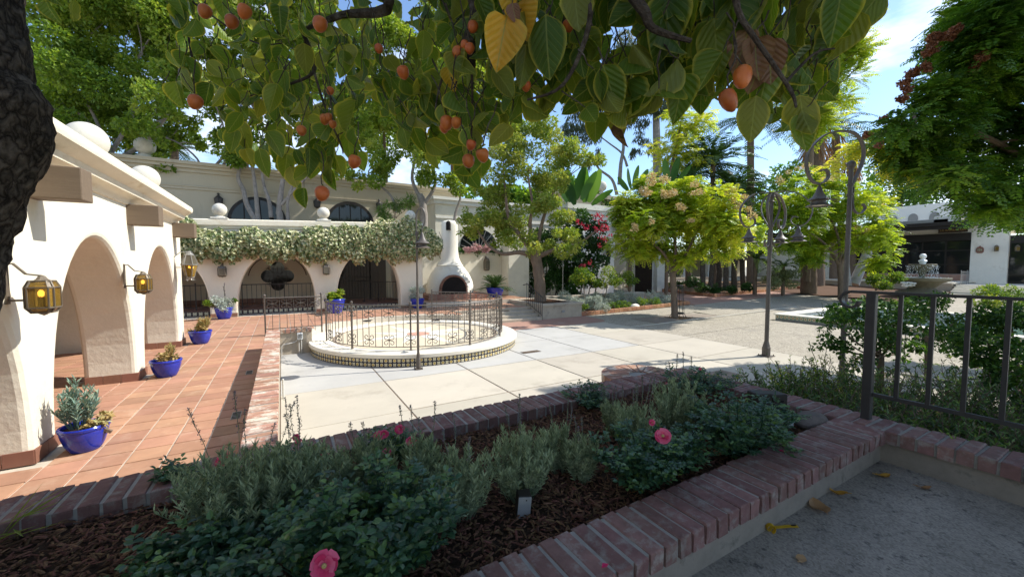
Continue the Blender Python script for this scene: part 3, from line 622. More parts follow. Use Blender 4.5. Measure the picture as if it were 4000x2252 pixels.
# lanterns ------------------------------------------------------------
def lantern_box(name, label, loc, rz, w=.26, h=.34, lit=True, metal='lantern', glass='amber', group=None, arm=.26):
    """box lantern with chamfered top and bottom, glass panes, hung from a wall bracket; wall is at local -x"""
    t = thing(name, label, 'lantern', loc, rz, group); a = w/2; b = w*.28; z1, z2, z3, z4 = -h*.5, -h*.34, h*.30, h*.5
    def ring(s, z, c=.28): q = s*(1-c); return [(s, -q, z), (s, q, z), (q, s, z), (-q, s, z), (-s, q, z), (-s, -q, z), (-q, -s, z), (q, -s, z)]
    rings = [ring(b*1.25, z1), ring(a, z2), ring(a, z3), ring(b*1.35, z4)]
    m = MB()
    for rgk in rings: m.tube(rgk, w*.045, 4, closed=True)
    for k_ in range(3):
        for j in range(8): m.tube([rings[k_][j], rings[k_+1][j]], w*.042, 4)
    m.build('frame', M[metal], t)
    for k_ in range(3):
        for j in range(8):
            g = MB(); q = [Vector(rings[k_][j]), Vector(rings[k_][(j+1) % 8]), Vector(rings[k_+1][(j+1) % 8]), Vector(rings[k_+1][j])]
            q = [Vector((p.x*.97, p.y*.97, p.z)) for p in q]; g.add(q, [(0, 1, 2, 3)])
            if j % 2 == 0 or k_ == 1: g.build('pane', M[glass], t)
            else: g.build('corner_plate', M[metal], t)
    m = MB(); m.lathe([(b*1.3, z4), (b*.8, z4+.02*h/.34), (b*.5, z4+.05*h/.34), (.012, z4+.06*h/.34)], 8); m.lathe([(.001, z1-.03), (.02, z1-.02), (b*1.1, z1)], 8); m.build('cap', M[metal], t)
    m = MB(); m.box(-arm-.01, -.025, -h*.1-.03, -arm+.006, .025, z4+.16); m.ribbon([(-arm, 0, z4+.14), (-arm*.8, 0, z4+.15), (-arm*.45, 0, z4+.06), (0, 0, z4+.045)], .03, .012, (0, 1, 0)); m.tube([(-arm, 0, -h*.1), (-a, 0, -h*.1)], .01, 5); m.build('bracket', M[metal], t)
    if lit:
        m = MB(); m.tube([(0, 0, z2), (0, 0, 0)], .022, 8); c_ = m.build('candle', M['beam'], t)
        m = MB(); m.ball((0, 0, .028), .022, 10, 8, (1, 1, 1.5)); m.build('bulb', M['bulb'], t, smooth=True)
    return t
lantern_box('wall_lantern', 'lit amber glass lantern on the arcade wall above the big succulent pot', (-1.79, 5.0, 2.04), 0, .175, .27, arm=.205)
lantern_box('wall_lantern', 'lit amber glass lantern on the arcade pier between two arches', (-1.79, 7.9, 2.04), 0, .175, .27, arm=.205)
lt = thing('coach_lantern', 'tall silvered hexagonal lantern with scrolled feet at the end of the arcade', 'lantern', (-1.74, 11.1, 2.28))
hexr = lambda r, z: [(r*math.cos(i*PI/3), r*math.sin(i*PI/3), z) for i in range(6)]
rr = [hexr(.075, -.22), hexr(.15, .06), hexr(.085, .27)]
m = MB()
for q in rr: m.tube(q, .011, 4, closed=True)
for k_ in range(2):
    for j in range(6): m.tube([rr[k_][j], rr[k_+1][j]], .010, 4)
m.build('frame', M['lantern_grey'], lt)
for k_ in range(2):
    for j in range(6): g = MB(); g.add([rr[k_][j], rr[k_][(j+1) % 6], rr[k_+1][(j+1) % 6], rr[k_+1][j]], [(0, 1, 2, 3)]); g.build('pane', M['dimglass'] if k_ else M['amber'], lt)
m = MB(); m.lathe([(.09, .27), (.05, .31), (.02, .33), (.001, .36)], 8)
for j in range(6):
    a = j*PI/3; c, s = math.cos(a), math.sin(a); m.ribbon([((.02+.075*t_)*c, (.02+.075*t_)*s, .30+.05*math.sin(t_*5)) for t_ in np.linspace(0, 1, 7)], .008, .008, (-s, c, 0)); m.ribbon([((.05+.06*t_)*c, (.05+.06*t_)*s, -.22-.07*math.sin(t_*2.6)) for t_ in np.linspace(0, 1, 6)], .014, .008, (-s, c, 0))
m.build('scrollwork', M['lantern_grey'], lt); m = MB(); m.lathe([(.08, -.22), (.05, -.25), (.001, -.27)], 8); m.box(-.27, -.02, -.25, -.255, .02, .25); m.tube([(-.26, 0, .22), (-.15, 0, .33), (0, 0, .34)], .009, 5); m.tube([(-.26, 0, .0), (-.13, 0, .0)], .009, 5); m.build('bracket', M['lantern_grey'], lt)
for s in (-1, 1): m = MB(); m.ball((0, s*.045, .01), .016, 8, 6, (1, 1, 1.7)); m.build('bulb', M['bulb'], lt, smooth=True); m = MB(); m.tube([(0, s*.045, -.2), (0, s*.045, -.01)], .012, 6); m.build('candle', M['white'], lt)
# ------------------------------------------------------------------ rear arcade
BT = lambda x: .033*(x+2)                       # its line climbs a little to the right
ba = thing('rear_arcade', 'warm stucco arcade with wide round arches under a white parapet and hanging ivy', 'arcade', (1.5, 17.6, .5), world=True)
poly = [(-6.5, TZ-.03)]
for c, hf in ((-3.5, 1.30), (-.13, 1.27), (3.18, 1.28)): poly += arch_curve(c, hf, TZ-.03, 2.76, 30, 2.7)
poly += [(5.45, TZ-.03), (5.45, 3.62), (-6.5, 3.62)]
w = extr(poly, 17.3, 17.85, 'x'); w.v = [(a, b, c+(BT(a) if c > .6 else 0)) for a, b, c in w.v]; w = w.build('wall', M['stucco_pink'], ba); bevel(w, .05)
prof = [(17.36, 3.60), (17.27, 3.62), (17.24, 3.70), (17.20, 3.74), (17.20, 3.92), (17.24, 3.95), (17.62, 3.95), (17.62, 3.60)]
n = len(prof); m = MB(); m.add([(-6.5, y, z+BT(-6.5)) for y, z in prof]+[(5.45, y, z+BT(5.45)) for y, z in prof], [tuple(range(n)), tuple(range(2*n-1, n-1, -1))]+[(i, n+i, n+(i+1) % n, (i+1) % n) for i in range(n)]); m.build('parapet', M['cornice'], ba)
for x in (-1.83, 1.50, 4.95):
    z = 3.95+BT(x); m = MB(); m.box(x-.25, 17.2, z, x+.25, 17.62, z+.06, .01); m.lathe([(.18, z+.06), (.16, z+.10), (.10, z+.12), (.10, z+.15)], 20, (x, 17.41, 0)); m.ball((x, 17.41, z+.34), .225, 24, 16); m.build('ball_finial', M['ball'], ba, smooth=True)
m = MB(); m.box(-6.5, 21.3, TZ-.03, 1.6, 21.5, 4.0); m.box(5.0, 17.85, TZ-.03, 5.45, 21.4, 3.9); m.box(-6.5, 17.85, TZ-.03, -6.2, 21.4, 3.9); m.build('rear_wall', M['stucco_pink'], ba)
m = MB(); m.box(-6.5, 17.86, 3.3, 5.4, 21.5, 3.45); m.build('ceiling', M['stucco_pink'], ba)
m = MB(); m.box(-6.2, 18.05, TZ-.01, 5.0, 21.3, .66); m.build('raised_floor', M['redpave'], ba)
base_run(ba, (-6.2, 21.3), (1.6, 21.3), (0, -1), 26, .66, .2)
for x in (-2.2, 1.52): # transverse ribs with painted bands
    m = MB(); m.tube([(x, 17.9+1.65*(1-math.cos(a)), 1.9+1.2*math.sin(a)) for a in np.linspace(0, PI, 16)], .05, 6); m.build('rib', M['stucco_pink'], ba)
M['paint'] = mk('brown_stencil_paint', (.12, .05, .03), .85, .2, 6, 0)
for c in (-.13, -3.5):
    for r_ in (1.42, 1.16):
        m = MB(); m.ribbon([(c+r_*math.cos(a), 21.285, 1.75+r_*.92*math.sin(a)) for a in np.linspace(.12, PI-.12, 24)], .01, .035, (0, 1, 0)); m.build('painted_band', M['paint'], ba)
base_run(ba, (5.44, 17.31), (4.46, 17.31), (0, -1), 4, .502); base_run(ba, (1.14, 17.295), (1.9, 17.295), (0, -1), 4, .502); base_run(ba, (-2.2, 17.295), (-1.4, 17.295), (0, -1), 4, .502)
# glazed tiles along the step
tstep = glaze_tile('flower', .165)
for k in ('t_navy', 't_cream', 't_cream'): tstep.materials.append(M[k])
for i in range(66):
    o = link('glazed_tile', tstep, None, ba); o.location = Vector((-6.1+i*.168, 18.04, .582))-ORG[ba]
# quatrefoil window in the rear wall
qx, qz = ony(1085, 1078, 21.3).x, ony(1085, 1078, 21.3).z
qw = thing('quatrefoil_window', 'quatrefoil window with iron grille in the shaded arcade wall', 'window', (qx, 21.28, qz))
def quatre(m, s, y0, y1, n=10):
    pts = []
    for k_ in range(4):
        c = k_*PI/2
        for i in range(n+1):
            a = c-R(115.5)+i*R(231)/n; pts.append((.40*s*math.cos(c)+.30*s*math.cos(a), .40*s*math.sin(c)+.30*s*math.sin(a)))
    nn = len(pts); m.add([(x, y0, z) for x, z in pts]+[(x, y1, z) for x, z in pts], [tuple(range(nn)), tuple(range(2*nn-1, nn-1, -1))]+[(i, nn+i, nn+(i+1) % nn, (i+1) % nn) for i in range(nn)])
m = MB(); quatre(m, 1.08, -.03, .03); m.build('surround', M['stucco_pink'], qw); m = MB(); quatre(m, .95, -.045, -.031); m.build('pane', M['window'], qw)
m = MB()
for s in (-.34, -.17, 0, .17, .34): m.tube([(s, -.07, -.45), (s, -.07, .45)], .012, 4); m.tube([(-.45, -.07, s), (.45, -.07, s)], .012, 4)
for s in (-1, 1): m.tube([(-.4, -.07, -.4*s), (.4, -.07, .4*s)], .012, 4)
m.build('grille', M['iron_dark'], qw)
# inner railing and gate
def bar_rail(name, label, p0, p1, z, h, n, group=None, mat='iron_dark', knob=True):
    p0 = Vector(p0); p1 = Vector(p1); d = p1-p0; t = thing(name, label, 'railing', (p0.x, p0.y, z), math.atan2(d.y, d.x), group); L_ = d.length
    m = MB(); m.box(0, -.018, h-.03, L_, .018, h); m.build('top_rail', M[mat], t); m = MB(); m.box(0, -.012, .1, L_, .012, .125); m.build('bottom_rail', M[mat], t)
    b = MB(); b.box(-.007, -.007, .1, .007, .007, h-.02); bm_ = b.mesh('baluster'); bm_.materials.append(M[mat])
    b = MB(); b.box(-.016, -.016, 0, .016, .016, h+.03); b.ball((0, 0, h+.05), .03, 8, 6); pm_ = b.mesh('post'); pm_.materials.append(M[mat])
    for i in range(n+1): put(pm_ if i % 9 == 0 or i == n else bm_, 'post' if i % 9 == 0 or i == n else 'baluster', t, L_*i/n, 0, 0, 0)
    return t
bar_rail('arcade_railing', 'plain dark bar railing behind the rear arches', (-5.6, 18.5, 0), (1.5, 18.5, 0), .66, .95, 45)
bar_rail('gate_railing', 'dark bar railing turning in from the third arch to the gate', (4.9, 18.3, 0), (3.3, 19.4, 0), .66, .95, 14)
gt = thing('iron_gate', 'tall dark wrought iron gate standing open in the passage behind the third arch', 'gate', (2.9, 20.9, .66))
m = MB(); m.box(-1.1, -.02, .0, -1.05, .02, 2.5); m.box(.95, -.02, .0, 1.0, .02, 2.5); m.box(-1.1, -.02, 2.2, 1.0, .02, 2.24); m.box(-1.1, -.02, 1.1, 1.0, .02, 1.14); m.box(-1.1, -.02, .9, 1.0, .02, .94); m.build('frame', M['iron_dark'], gt)
bb = MB(); bb.tube([(0, 0, .02), (0, 0, 2.4), (.03, 0, 2.45)], .011, 5); bme = bb.mesh('bar'); bme.materials.append(M['iron_dark'])
for i in range(15): put(bme, 'bar', gt, -1.0+i*.138, 0, 0, 0)
m = MB(); m.box(1.6, 22.5, .4, 5.0, 22.8, 3.9); o = m.build('passage_wall', M['winframe']); tag(o, 'wall coloured dark for the passage shade beyond the iron gate', 'wall')  # dark colour stands in for the shade inside the passage
lantern_box('pier_lantern', 'brown unlit box lantern on the ivy arcade pier above the silver planted pot', (-1.79, 17.08, 2.12), PI/2*-1, .24, .36, False, 'lantern', 'dimglass', None, .2)
lantern_box('pier_lantern', 'brown unlit box lantern on the pier between quatrefoil window and iron gate', (1.52, 17.08, 2.16), PI/2*-1, .24, .36, False, 'lantern', 'dimglass', None, .2)
# ------------------------------------------------------------------ upper building behind the arcade
UY = 25.5
ub = thing('upper_building', 'large cream building with cornice and arched windows behind the grey-trunked trees', 'building', (0, 26, 0), world=True)
zt = ony(1000, 660, UY).z
wins = []
for px0, px1, py in ((887, 1121, 771), (1270, 1461, 789), (560, 700, 760)):
    a = ony(px0, 860, UY).x; b = ony(px1, 860, UY).x; wins.append(((a+b)/2, (b-a)/2, ony((px0+px1)/2, py, UY).z))
wins.sort(); poly = [(-16, 0)]
xr = ony(1790, 800, UY).x
zs = ony(1075, 862, UY).z-.9
poly = [(-16, 0), (xr, 0), (xr, zt-.3), (-16, zt-.3)]
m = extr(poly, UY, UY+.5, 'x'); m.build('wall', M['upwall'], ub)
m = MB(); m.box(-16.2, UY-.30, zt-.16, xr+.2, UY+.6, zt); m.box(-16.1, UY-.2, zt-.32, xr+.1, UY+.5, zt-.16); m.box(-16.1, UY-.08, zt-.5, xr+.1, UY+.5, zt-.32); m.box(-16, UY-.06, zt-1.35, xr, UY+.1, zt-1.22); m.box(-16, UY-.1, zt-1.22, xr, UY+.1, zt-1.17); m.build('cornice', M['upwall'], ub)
for cx, hw, top in wins:
    cz = top-hw*.98; A = [(cx+hw*math.cos(a), cz+hw*math.sin(a)) for a in np.linspace(0, PI, 25)]
    fr = [(cx-hw, zs)]+A[::-1]+[(cx+hw, zs)]; m = extr(fr, UY-.05, UY+.1, 'x'); f = m.build('window', M['winframe'], ub)
    k = .88
    for q in range(4):
        a0, a1 = cx-hw*k+2*hw*k*q/4+.03, cx-hw*k+2*hw*k*(q+1)/4-.03
        top_ = [(x, cz+math.sqrt(max(0, (hw*k)**2-(x-cx)**2))) for x in np.linspace(a1, a0, 8)]
        g = extr([(a0, zs+.1), (a1, zs+.1)]+top_, UY-.075, UY-.052, 'x'); g.build('pane', M['window'], f)
for px, py in ((855, 785), (1238, 795), (1480, 805)):
    p = ony(px, py, UY); t = thing('facade_lantern', 'small dark wall lantern beside an arched window of the upper building', 'lantern', (p.x, UY-.12, p.z), 0, 'lanterns on the upper building')
    m = MB(); m.lathe([(.05, -.28), (.16, -.2), (.2, .12), (.08, .24), (.03, .3)], 8); m.build('body', M['iron_dark'], t); m = MB(); m.box(-.03, 0, .2, .03, .12, .4); m.ball((0, 0, .34), .06, 8, 6); m.build('bracket', M['iron_dark'], t)
# balls and low rail on the far roof
p = at(566, 570, 23); o = MB(); o.ball((0, 0, 0), .42, 20, 14); o.lathe([(.3, -.6), (.28, -.42), (.15, -.36)], 16); o = o.build('roof_ball', M['ball'], smooth=True); o.location = (p.x, UY+.2, ony(566, 570, UY+.2).z); o.location.x = ony(566, 570, UY+.2).x
tag(o, 'large plaster ball half hidden by trunks on the upper building roof', 'finial')
m = MB(); m.box(-.3, -.3, zt-o.location.z, .3, .3, -.5); link('finial_pedestal', m.mesh('p'), M['ball'], o)
# second, lower cream volume to the right
v2y = 23.5; a = ony(1700, 800, v2y); b = ony(2450, 800, v2y)
vb = thing('cream_wing', 'cream wing with layered cornice behind the crabapple tree', 'building', (a.x, v2y, 0), world=True)
z2 = ony(1900, 785, v2y).z
m = MB(); m.box(a.x, v2y, 0, b.x, v2y+5, z2-.2); m.build('wall', M['stucco'], vb); m = MB(); m.box(a.x-.2, v2y-.25, z2-.18, b.x+.2, v2y+5.2, z2); m.box(a.x-.1, v2y-.12, z2-.42, b.x+.1, v2y+5, z2-.18); m.box(a.x, v2y-.06, z2-1.3, b.x, v2y+.1, z2-1.15); m.build('cornice', M['stucco_white'], vb)
cx = ony(1870, 960, v2y); m = extr([(cx.x-1.3, cx.z-1.6), (cx.x+1.3, cx.z-1.6)]+[(cx.x+1.3*math.cos(t_), cx.z+1.1*math.sin(t_)) for t_ in np.linspace(0, PI, 18)], v2y-.04, v2y+.05, 'x'); f = m.build('window', M['window'], vb)
m = MB()
for i in range(9): t_ = PI*i/8; m.tube([(cx.x, v2y-.07, cx.z-.3), (cx.x+1.25*math.cos(t_), v2y-.07, cx.z+1.05*math.sin(t_))], .02, 4)
m.build('fan_bar', M['lantern_grey'], f)
# ------------------------------------------------------------------ chimenea, its wall, pier
CW = 20.0
cwl = thing('chimenea_wall', 'cream garden wall behind the white chimenea', 'wall', (8, CW, .5), world=True)
m = MB(); m.box(5.45, CW, .4, 11.15, CW+.4, 2.98); m.box(5.4, CW-.04, 2.98, 11.2, CW+.44, 3.06); o = m.build('wall', M['stucco'], cwl); bevel(o, .03, 2)
pr = thing('stucco_pier', 'tall cream stucco pier dappled by leaf shade beside the garden wall', 'wall', (11.6, 19, .5), world=True)
m = MB(); m.box(10.9, 19.2, .4, 12.3, CW+.1, 3.75); m.box(10.8, 19.1, 3.75, 12.4, CW+.2, 3.95); o = m.build('body', M['stucco'], pr); bevel(o, .05, 2)
ch = thing('chimenea', 'white bottle-shaped outdoor fireplace with brick-lined mouth and tall flue', 'fireplace', (7.45, 19.15, .95))
m = MB(); P_ = [(1.22, 0), (1.23, .25), (1.16, .62), (1.0, .95), (.80, 1.22), (.68, 1.36), (.70, 1.40), (.64, 1.44), (.55, 1.60), (.46, 1.85), (.425, 2.2), (.42, 3.1), (.42, 3.45), (.38, 3.58), (.26, 3.66), (.01, 3.70)]
m.lathe(P_, 48, sq=.85); body = m.build('body', M['stucco_white'], ch, smooth=True)
def half_arch(hw, h, n=14): return [(hw, 0)]+[(hw*math.cos(a), h-hw+hw*math.sin(a)) for a in np.linspace(0, PI, n)]+[(-hw, 0)]
def yfront(r): return -r*.85
mo = thing  # mouth: a black arched block with a soldier ring of bricks
m = extr(half_arch(.63, .86), -1.11, -.5, 'x'); m.v = [(x-.22, y, z+.0) for x, y, z in m.v]; mouth = m.build('firebox', M['black'], ch)
for i in range(27):
    t_ = PI*i/26; bx = MB(); bx.box(-.045, -.06, -.03, .045, .12, .03, .005); bo = bx.build('brick', M['basetile'], mouth); bo.location = (-.22+.67*math.cos(t_), -1.06, .23+.67*math.sin(t_)); bo.rotation_euler = (0, -t_, 0)
for sx in (-1, 1):
    for i in range(3): bx = MB(); bx.box(-.045, -.06, -.03, .045, .12, .03, .005); bo = bx.build('brick', M['basetile'], mouth); bo.location = (-.22+sx*.67, -1.06, .03+i*.066)
m = MB(); m.lathe([(.12, -.1), (.12, .16), (.085, .25), (.001, .28)], 14, sq=1); m.xf(Matrix.Translation((-.18, -.30, 3.28)) @ Matrix.Scale(1.25, 4, (0, 0, 1))); m.build('flue_opening', M['black'], ch)
ld = MB(); ld.box(5.46, 16.9, .485, 10.88, 19.99, .70); ld.build('landing', M['grout'], terrace)
lt_ = MB()
for i in range(18):
    for j in range(10): lt_.box(5.47+i*.3+.009, 16.92+j*.3+.009, .69, 5.47+(i+1)*.3-.009, 16.92+(j+1)*.3-.009, .708)
lo = lt_.build('landing_tiles', M['terracotta'], terrace, kind='stuff'); a_ = lo.data.attributes.new('tint', 'FLOAT', 'FACE'); a_.data.foreach_set('value', np.repeat(np.random.default_rng(8).random(180), 6).astype(np.float32))
he = MB(); he.box(5.9, 17.9, .60, 9.0, 19.98, .96); he = he.build('hearth', M['basetile'], loc=(7.4, 18.8, .48)); tag(he, 'low brown-tiled hearth slab carrying the white chimenea', 'hearth'); bevel(he, .02, 2)
t = thing('cylinder_lantern', 'bronze cylindrical lantern on the garden wall right of the chimenea', 'lantern', (ony(1901, 1032, CW-.15).x, CW-.15, ony(1901, 1032, CW-.15).z))
m = MB(); m.lathe([(.10, -.36), (.17, -.3), (.17, .22), (.12, .32), (.05, .36)], 12); m.build('body', M['lantern'], t, smooth=True)
for i in range(6): a = i*PI/3; m = MB(); m.box(-.05, -.004, -.24, .05, .004, .17); p_ = m.build('pane', M['dimglass'], t); p_.location = (.168*math.cos(a), .168*math.sin(a), 0); p_.rotation_euler = (0, 0, a+PI/2)
m = MB(); m.box(-.03, .1, .2, .03, .16, .46); m.tube([(0, .13, .42), (0, .06, .46), (0, 0, .36)], .014, 5); m.build('bracket', M['lantern'], t)
# ------------------------------------------------------------------ steps, tree box, kerbed bed
st = thing('terrace_steps', 'concrete steps rising from red paving to the tiled terrace', 'steps', (8, 14.6, 0), world=True)
for i in range(4):
    m = MB(); m.box(5.9+.002*i, 13.99+i*.32, -.02, 9.64-.002*i, 15.02+i*.001, .123*(i+1)+.002*i, .012); m.build('step', M['planterwall'], st)
tb_ = thing('tree_box', 'square concrete planter holding the gnarled crabapple tree', 'planter', (10.8, 15.4, 0), world=True)
m = MB()
for a_ in ((9.68, 14.05, 9.9, 17.0), (11.6, 14.05, 11.85, 17.0), (9.9, 14.05, 11.6, 14.28), (9.9, 16.8, 11.6, 17.0)): m.box(a_[0], a_[1], -.02, a_[2], a_[3], .58)
m.build('wall', M['planterwall'], tb_)
m = MB()
for a_ in ((9.64, 14.0, 9.94, 17.04), (11.56, 14.0, 11.9, 17.04), (9.94, 14.0, 11.56, 14.32), (9.94, 16.76, 11.56, 17.04)): m.box(a_[0], a_[1], .58, a_[2], a_[3], .68, .015)
m.build('coping', M['planterwall'], tb_)
m = MB(); m.box(9.9, 14.28, .4, 11.6, 16.8, .63); m.build('soil', M['soil'], tb_)
rg = np.random.default_rng(5); chips('bark_mulch', rg.uniform(9.95, 11.55, 1500), rg.uniform(14.3, 16.75, 1500), np.full(1500, .64), tb_, M['mulch'], .04, .1, 7)
m = MB(); m.box(10.7, 14.02, .26, 10.86, 14.055, .36); m.build('outlet', M['greybox'], tb_)
hr = thing('stair_handrail', 'black iron stair handrail sloping beside the tree box', 'handrail', (9.6, 14, 0), world=True)
m = MB(); m.tube([(9.6, 15.5, 1.45), (9.6, 15.2, 1.50), (9.6, 15.0, 1.48), (9.6, 13.95, .98)], .02, 6); m.build('top_rail', M['iron_dark'], hr); m = MB(); m.tube([(9.6, 15.2, .68), (9.6, 13.95, .2)], .012, 5); m.build('bottom_rail', M['iron_dark'], hr)
for i in range(9): y = 13.95+i*.156; m = MB(); m.box(9.592, y-.007, .0 if i in (0, 8) else .2+(y-13.95)*.384, 9.608, y+.007, .97+(y-13.95)*.476); m.build('baluster', M['iron_dark'], hr)
bed = thing('flower_bed', 'brick-kerbed flower bed of silver shrubs in front of the bougainvillea', 'flower bed', (15, 15, 0), world=True)
m = MB(); m.box(11.9, 14.35, -.02, 19.7, 17.1, .10); m.build('soil', M['soil'], bed)
def kerb(par, p0, p1, w, h, pitch, mat, seed=0):
    p0 = Vector(p0); p1 = Vector(p1); d = p1-p0; n = max(1, int(round(d.length/pitch))); L_ = d.length/n; r_ = random.Random(seed)
    m = MB(); m.box(-L_/2+.008, -w/2, 0, L_/2-.008, w/2, h, .012); me = m.mesh('brick'); me.materials.append(mat); off = ORG.get(par, Vector())
    for i in range(n):
        q = p0+d*((i+.5)/n); o = link('brick', me, None, par); o.location = Vector((q.x, q.y, gz(q.x, q.y)-.01+r_.uniform(0, .008)))-off; o.rotation_euler = (0, 0, math.atan2(d.y, d.x)+r_.uniform(-.02, .02))
kerb(bed, (11.9, 14.25), (19.8, 14.25), .16, .17, .30, M['curbbrick'], 1); kerb(bed, (19.8, 14.3), (19.8, 17.1), .16, .17, .3, M['curbbrick'], 2)
chips('bark_mulch', np.random.default_rng(2).uniform(11.95, 19.6, 1500), np.random.default_rng(3).uniform(14.4, 16, 1500), np.full(1500, .12), bed, M['mulch'], .05, .12, 9)
o = MB(); o.ball((0, 0, 0), .2, 10, 7, (1.5, 1, .9)); o.v = [(x*(1+.15*mnoise.noise((x*6, y*6, z*6))), y, z*(1+.2*mnoise.noise((x*5+3, y*5, z*5)))) for x, y, z in o.v]; o = o.build('bed_stone', M['stucco_white'], smooth=True); o.location = (15.8, 14.5, .2); tag(o, 'pale rounded stone among silver shrubs in the kerbed bed', 'stone')
sw = thing('seat_wall', 'low stone seat wall along the back of the flower bed', 'wall', (15, 17.2, 0), world=True); m = MB(); m.box(11.9, 17.1, 0, 19.4, 17.5, .60); m.build('core', M['planterwall'], sw)
for i in range(7): m = MB(); m.box(11.85+i*1.08, 17.05, .60, 11.85+(i+1)*1.08-.012, 17.55, .72, .02); m.build('cap_stone', M['planterwall'], sw)
# ------------------------------------------------------------------ gate wall
gw = thing('gateway', 'white stucco gateway with flat parapet and scalloped valance over tall doors', 'gateway', (21, 20, .3), world=True)
GY = 20.0
xl0, xl1, xr0, xr1 = ony(2340, 1100, GY).x, ony(2398, 1100, GY).x, ony(2510, 1100, GY).x, ony(2606, 1100, GY-.5).x
zh, ztop = ony(2450, 905, GY).z, ony(2450, 835, GY).z
m = MB(); m.box(xl0-3.2, GY, 0, xl1, GY+1.0, ztop); m.box(xr0, GY, 0, xr1-.9, GY+1.0, ztop); m.box(xr1-.9, GY-.35, 0, xr1, GY+1.2, ztop); m.box(xl1, GY+.002, zh, xr0, GY+.99, ztop-.001)
o = m.build('wall', M['stucco_white'], gw); m = MB(); m.box(xl0-3.3, GY-.2, ztop, xr1+.15, GY+1.2, ztop+.35); m.box(xl0-3.3, GY-.1, ztop-.25, xr1+.05, GY+1.1, ztop-.005); m.build('cornice', M['stucco_white'], gw)
n_ = 12; pts = [(xl1-.3, zh+.5)]; ww = (xr0-xl1+.6)/n_
for i in range(n_): pts += [(xl1-.3+ww*(i+.15), zh+.05), (xl1-.3+ww*(i+.5), zh-.12), (xl1-.3+ww*(i+.85), zh+.05)]
pts += [(xr0+.3, zh+.5)]; m = extr(pts, GY-.5, GY-.47, 'x'); m.build('valance', M['wood_gate'], gw); m = MB(); m.box(xl1-.3, GY-.5, zh+.45, xr0+.3, GY, zh+.5); m.build('awning_board', M['wood_gate'], gw)
dl = thing('gate_door', 'tall dark panelled timber door leaf folded back inside the gateway', 'door', (xr0-.1, GY+.1, gz(xr0, GY)), 0, None, world=True)
for i in range(5): m = MB(); m.box(xr0-.14, GY-.9+i*.30, gz(xr0, GY), xr0-.06, GY-.61+i*.30, zh-.6); m.build('plank', M['wood_gate'], dl)
for z in (1.0, 2.2, 3.2): m = MB(); m.box(xr0-.17, GY-.9, z, xr0-.14, GY+.59, z+.16); m.build('rail', M['wood_gate'], dl)
# parapet beyond with finial
py_ = 24.0; a, b = ony(2120, 780, py_).x, ony(2470, 780, py_).x; zq = ony(2300, 757, py_).z
bp = thing('far_parapet', 'stained grey parapet with a ball finial above the gateway', 'building', (b, py_, 0), world=True)
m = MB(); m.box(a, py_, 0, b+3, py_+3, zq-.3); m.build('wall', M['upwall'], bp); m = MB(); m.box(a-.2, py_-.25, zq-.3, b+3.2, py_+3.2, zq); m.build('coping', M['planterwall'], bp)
p = ony(2350, 728, py_+.3); m = MB(); m.ball((p.x, py_+.3, p.z), .42, 18, 12); m.lathe([(.35, zq), (.3, zq+.12), (.14, zq+.2), (.14, p.z-.38)], 14, (p.x, py_+.3, 0)); m.build('ball_finial', M['ball'], bp, smooth=True)
def gothic_lantern(label, p):
    t = thing('wrought_lantern', label, 'lantern', p)
    m = MB()
    for q, z in ((.09, -.42), (.20, .12), (.16, .3), (.05, .5)): m.tube(hexr(q, z), .018, 4, closed=True)
    for i in range(6):
        a = i*PI/3; m.tube([(r_*math.cos(a), r_*math.sin(a), z) for r_, z in ((.09, -.42), (.2, .12), (.22, .25), (.16, .3), (.05, .5))], .016, 4)
    m.lathe([(.001, -.66), (.04, -.6), (.015, -.54), (.06, -.48), (.09, -.42)], 8); m.lathe([(.05, .5), (.02, .58), (.001, .66)], 8)
    m.build('frame', M['iron_dark'], t); m = MB(); m.lathe([(.07, -.4), (.17, .12)], 6); m.build('pane', M['dimglass'], t); m = MB(); m.tube([(0, 0, .6), (0, .15, .75), (0, .32, .6)], .02, 5); m.build('bracket', M['iron_dark'], t)
gothic_lantern('black wrought lantern on the left gateway pier beside bougainvillea', ony(2378, 985, GY-.32)); gothic_lantern('black wrought lantern on the right gateway pier behind golden foliage', ony(2555, 980, GY-.67))
# ------------------------------------------------------------------ lamp posts
def bell(m, c, s=1.0, n=20):
    m.lathe([(.012*s, .33*s), (.03*s, .30*s), (.055*s, .22*s), (.095*s, .14*s), (.165*s, .095*s), (.17*s, .088*s), (.10*s, .08*s), (.105*s, .03*s), (.175*s, -.005*s), (.185*s, -.012*s), (.178*s, -.014*s), (.10*s, .02*s), (.001, .03*s)], n, c)
SP = [(0, 1.0), (.09, 1.17), (.20, 1.42), (.22, 1.63), (.155, 1.80), (.02, 1.91), (-.16, 1.935), (-.33, 1.92), (-.55, 1.84), (-.78, 1.62), (-.84, 1.42), (-.80, 1.22), (-.70, 1.09), (-.58, 1.06), (-.47, 1.11), (-.42, 1.20), (-.47, 1.29), (-.57, 1.27)]
def smooth_path(p, k=3):
    out = []
    for i in range(len(p)-1):
        p0, p1, p2, p3 = [Vector(p[max(0, min(len(p)-1, i+j))]) for j in (-1, 0, 1, 2)]
        for q in range(k):
            t = q/k; out.append(.5*((2*p1)+(-p0+p2)*t+(2*p0-5*p1+4*p2-p3)*t*t+(-p0+3*p1-3*p2+p3)*t**3))
    return out+[Vector(p[-1])]
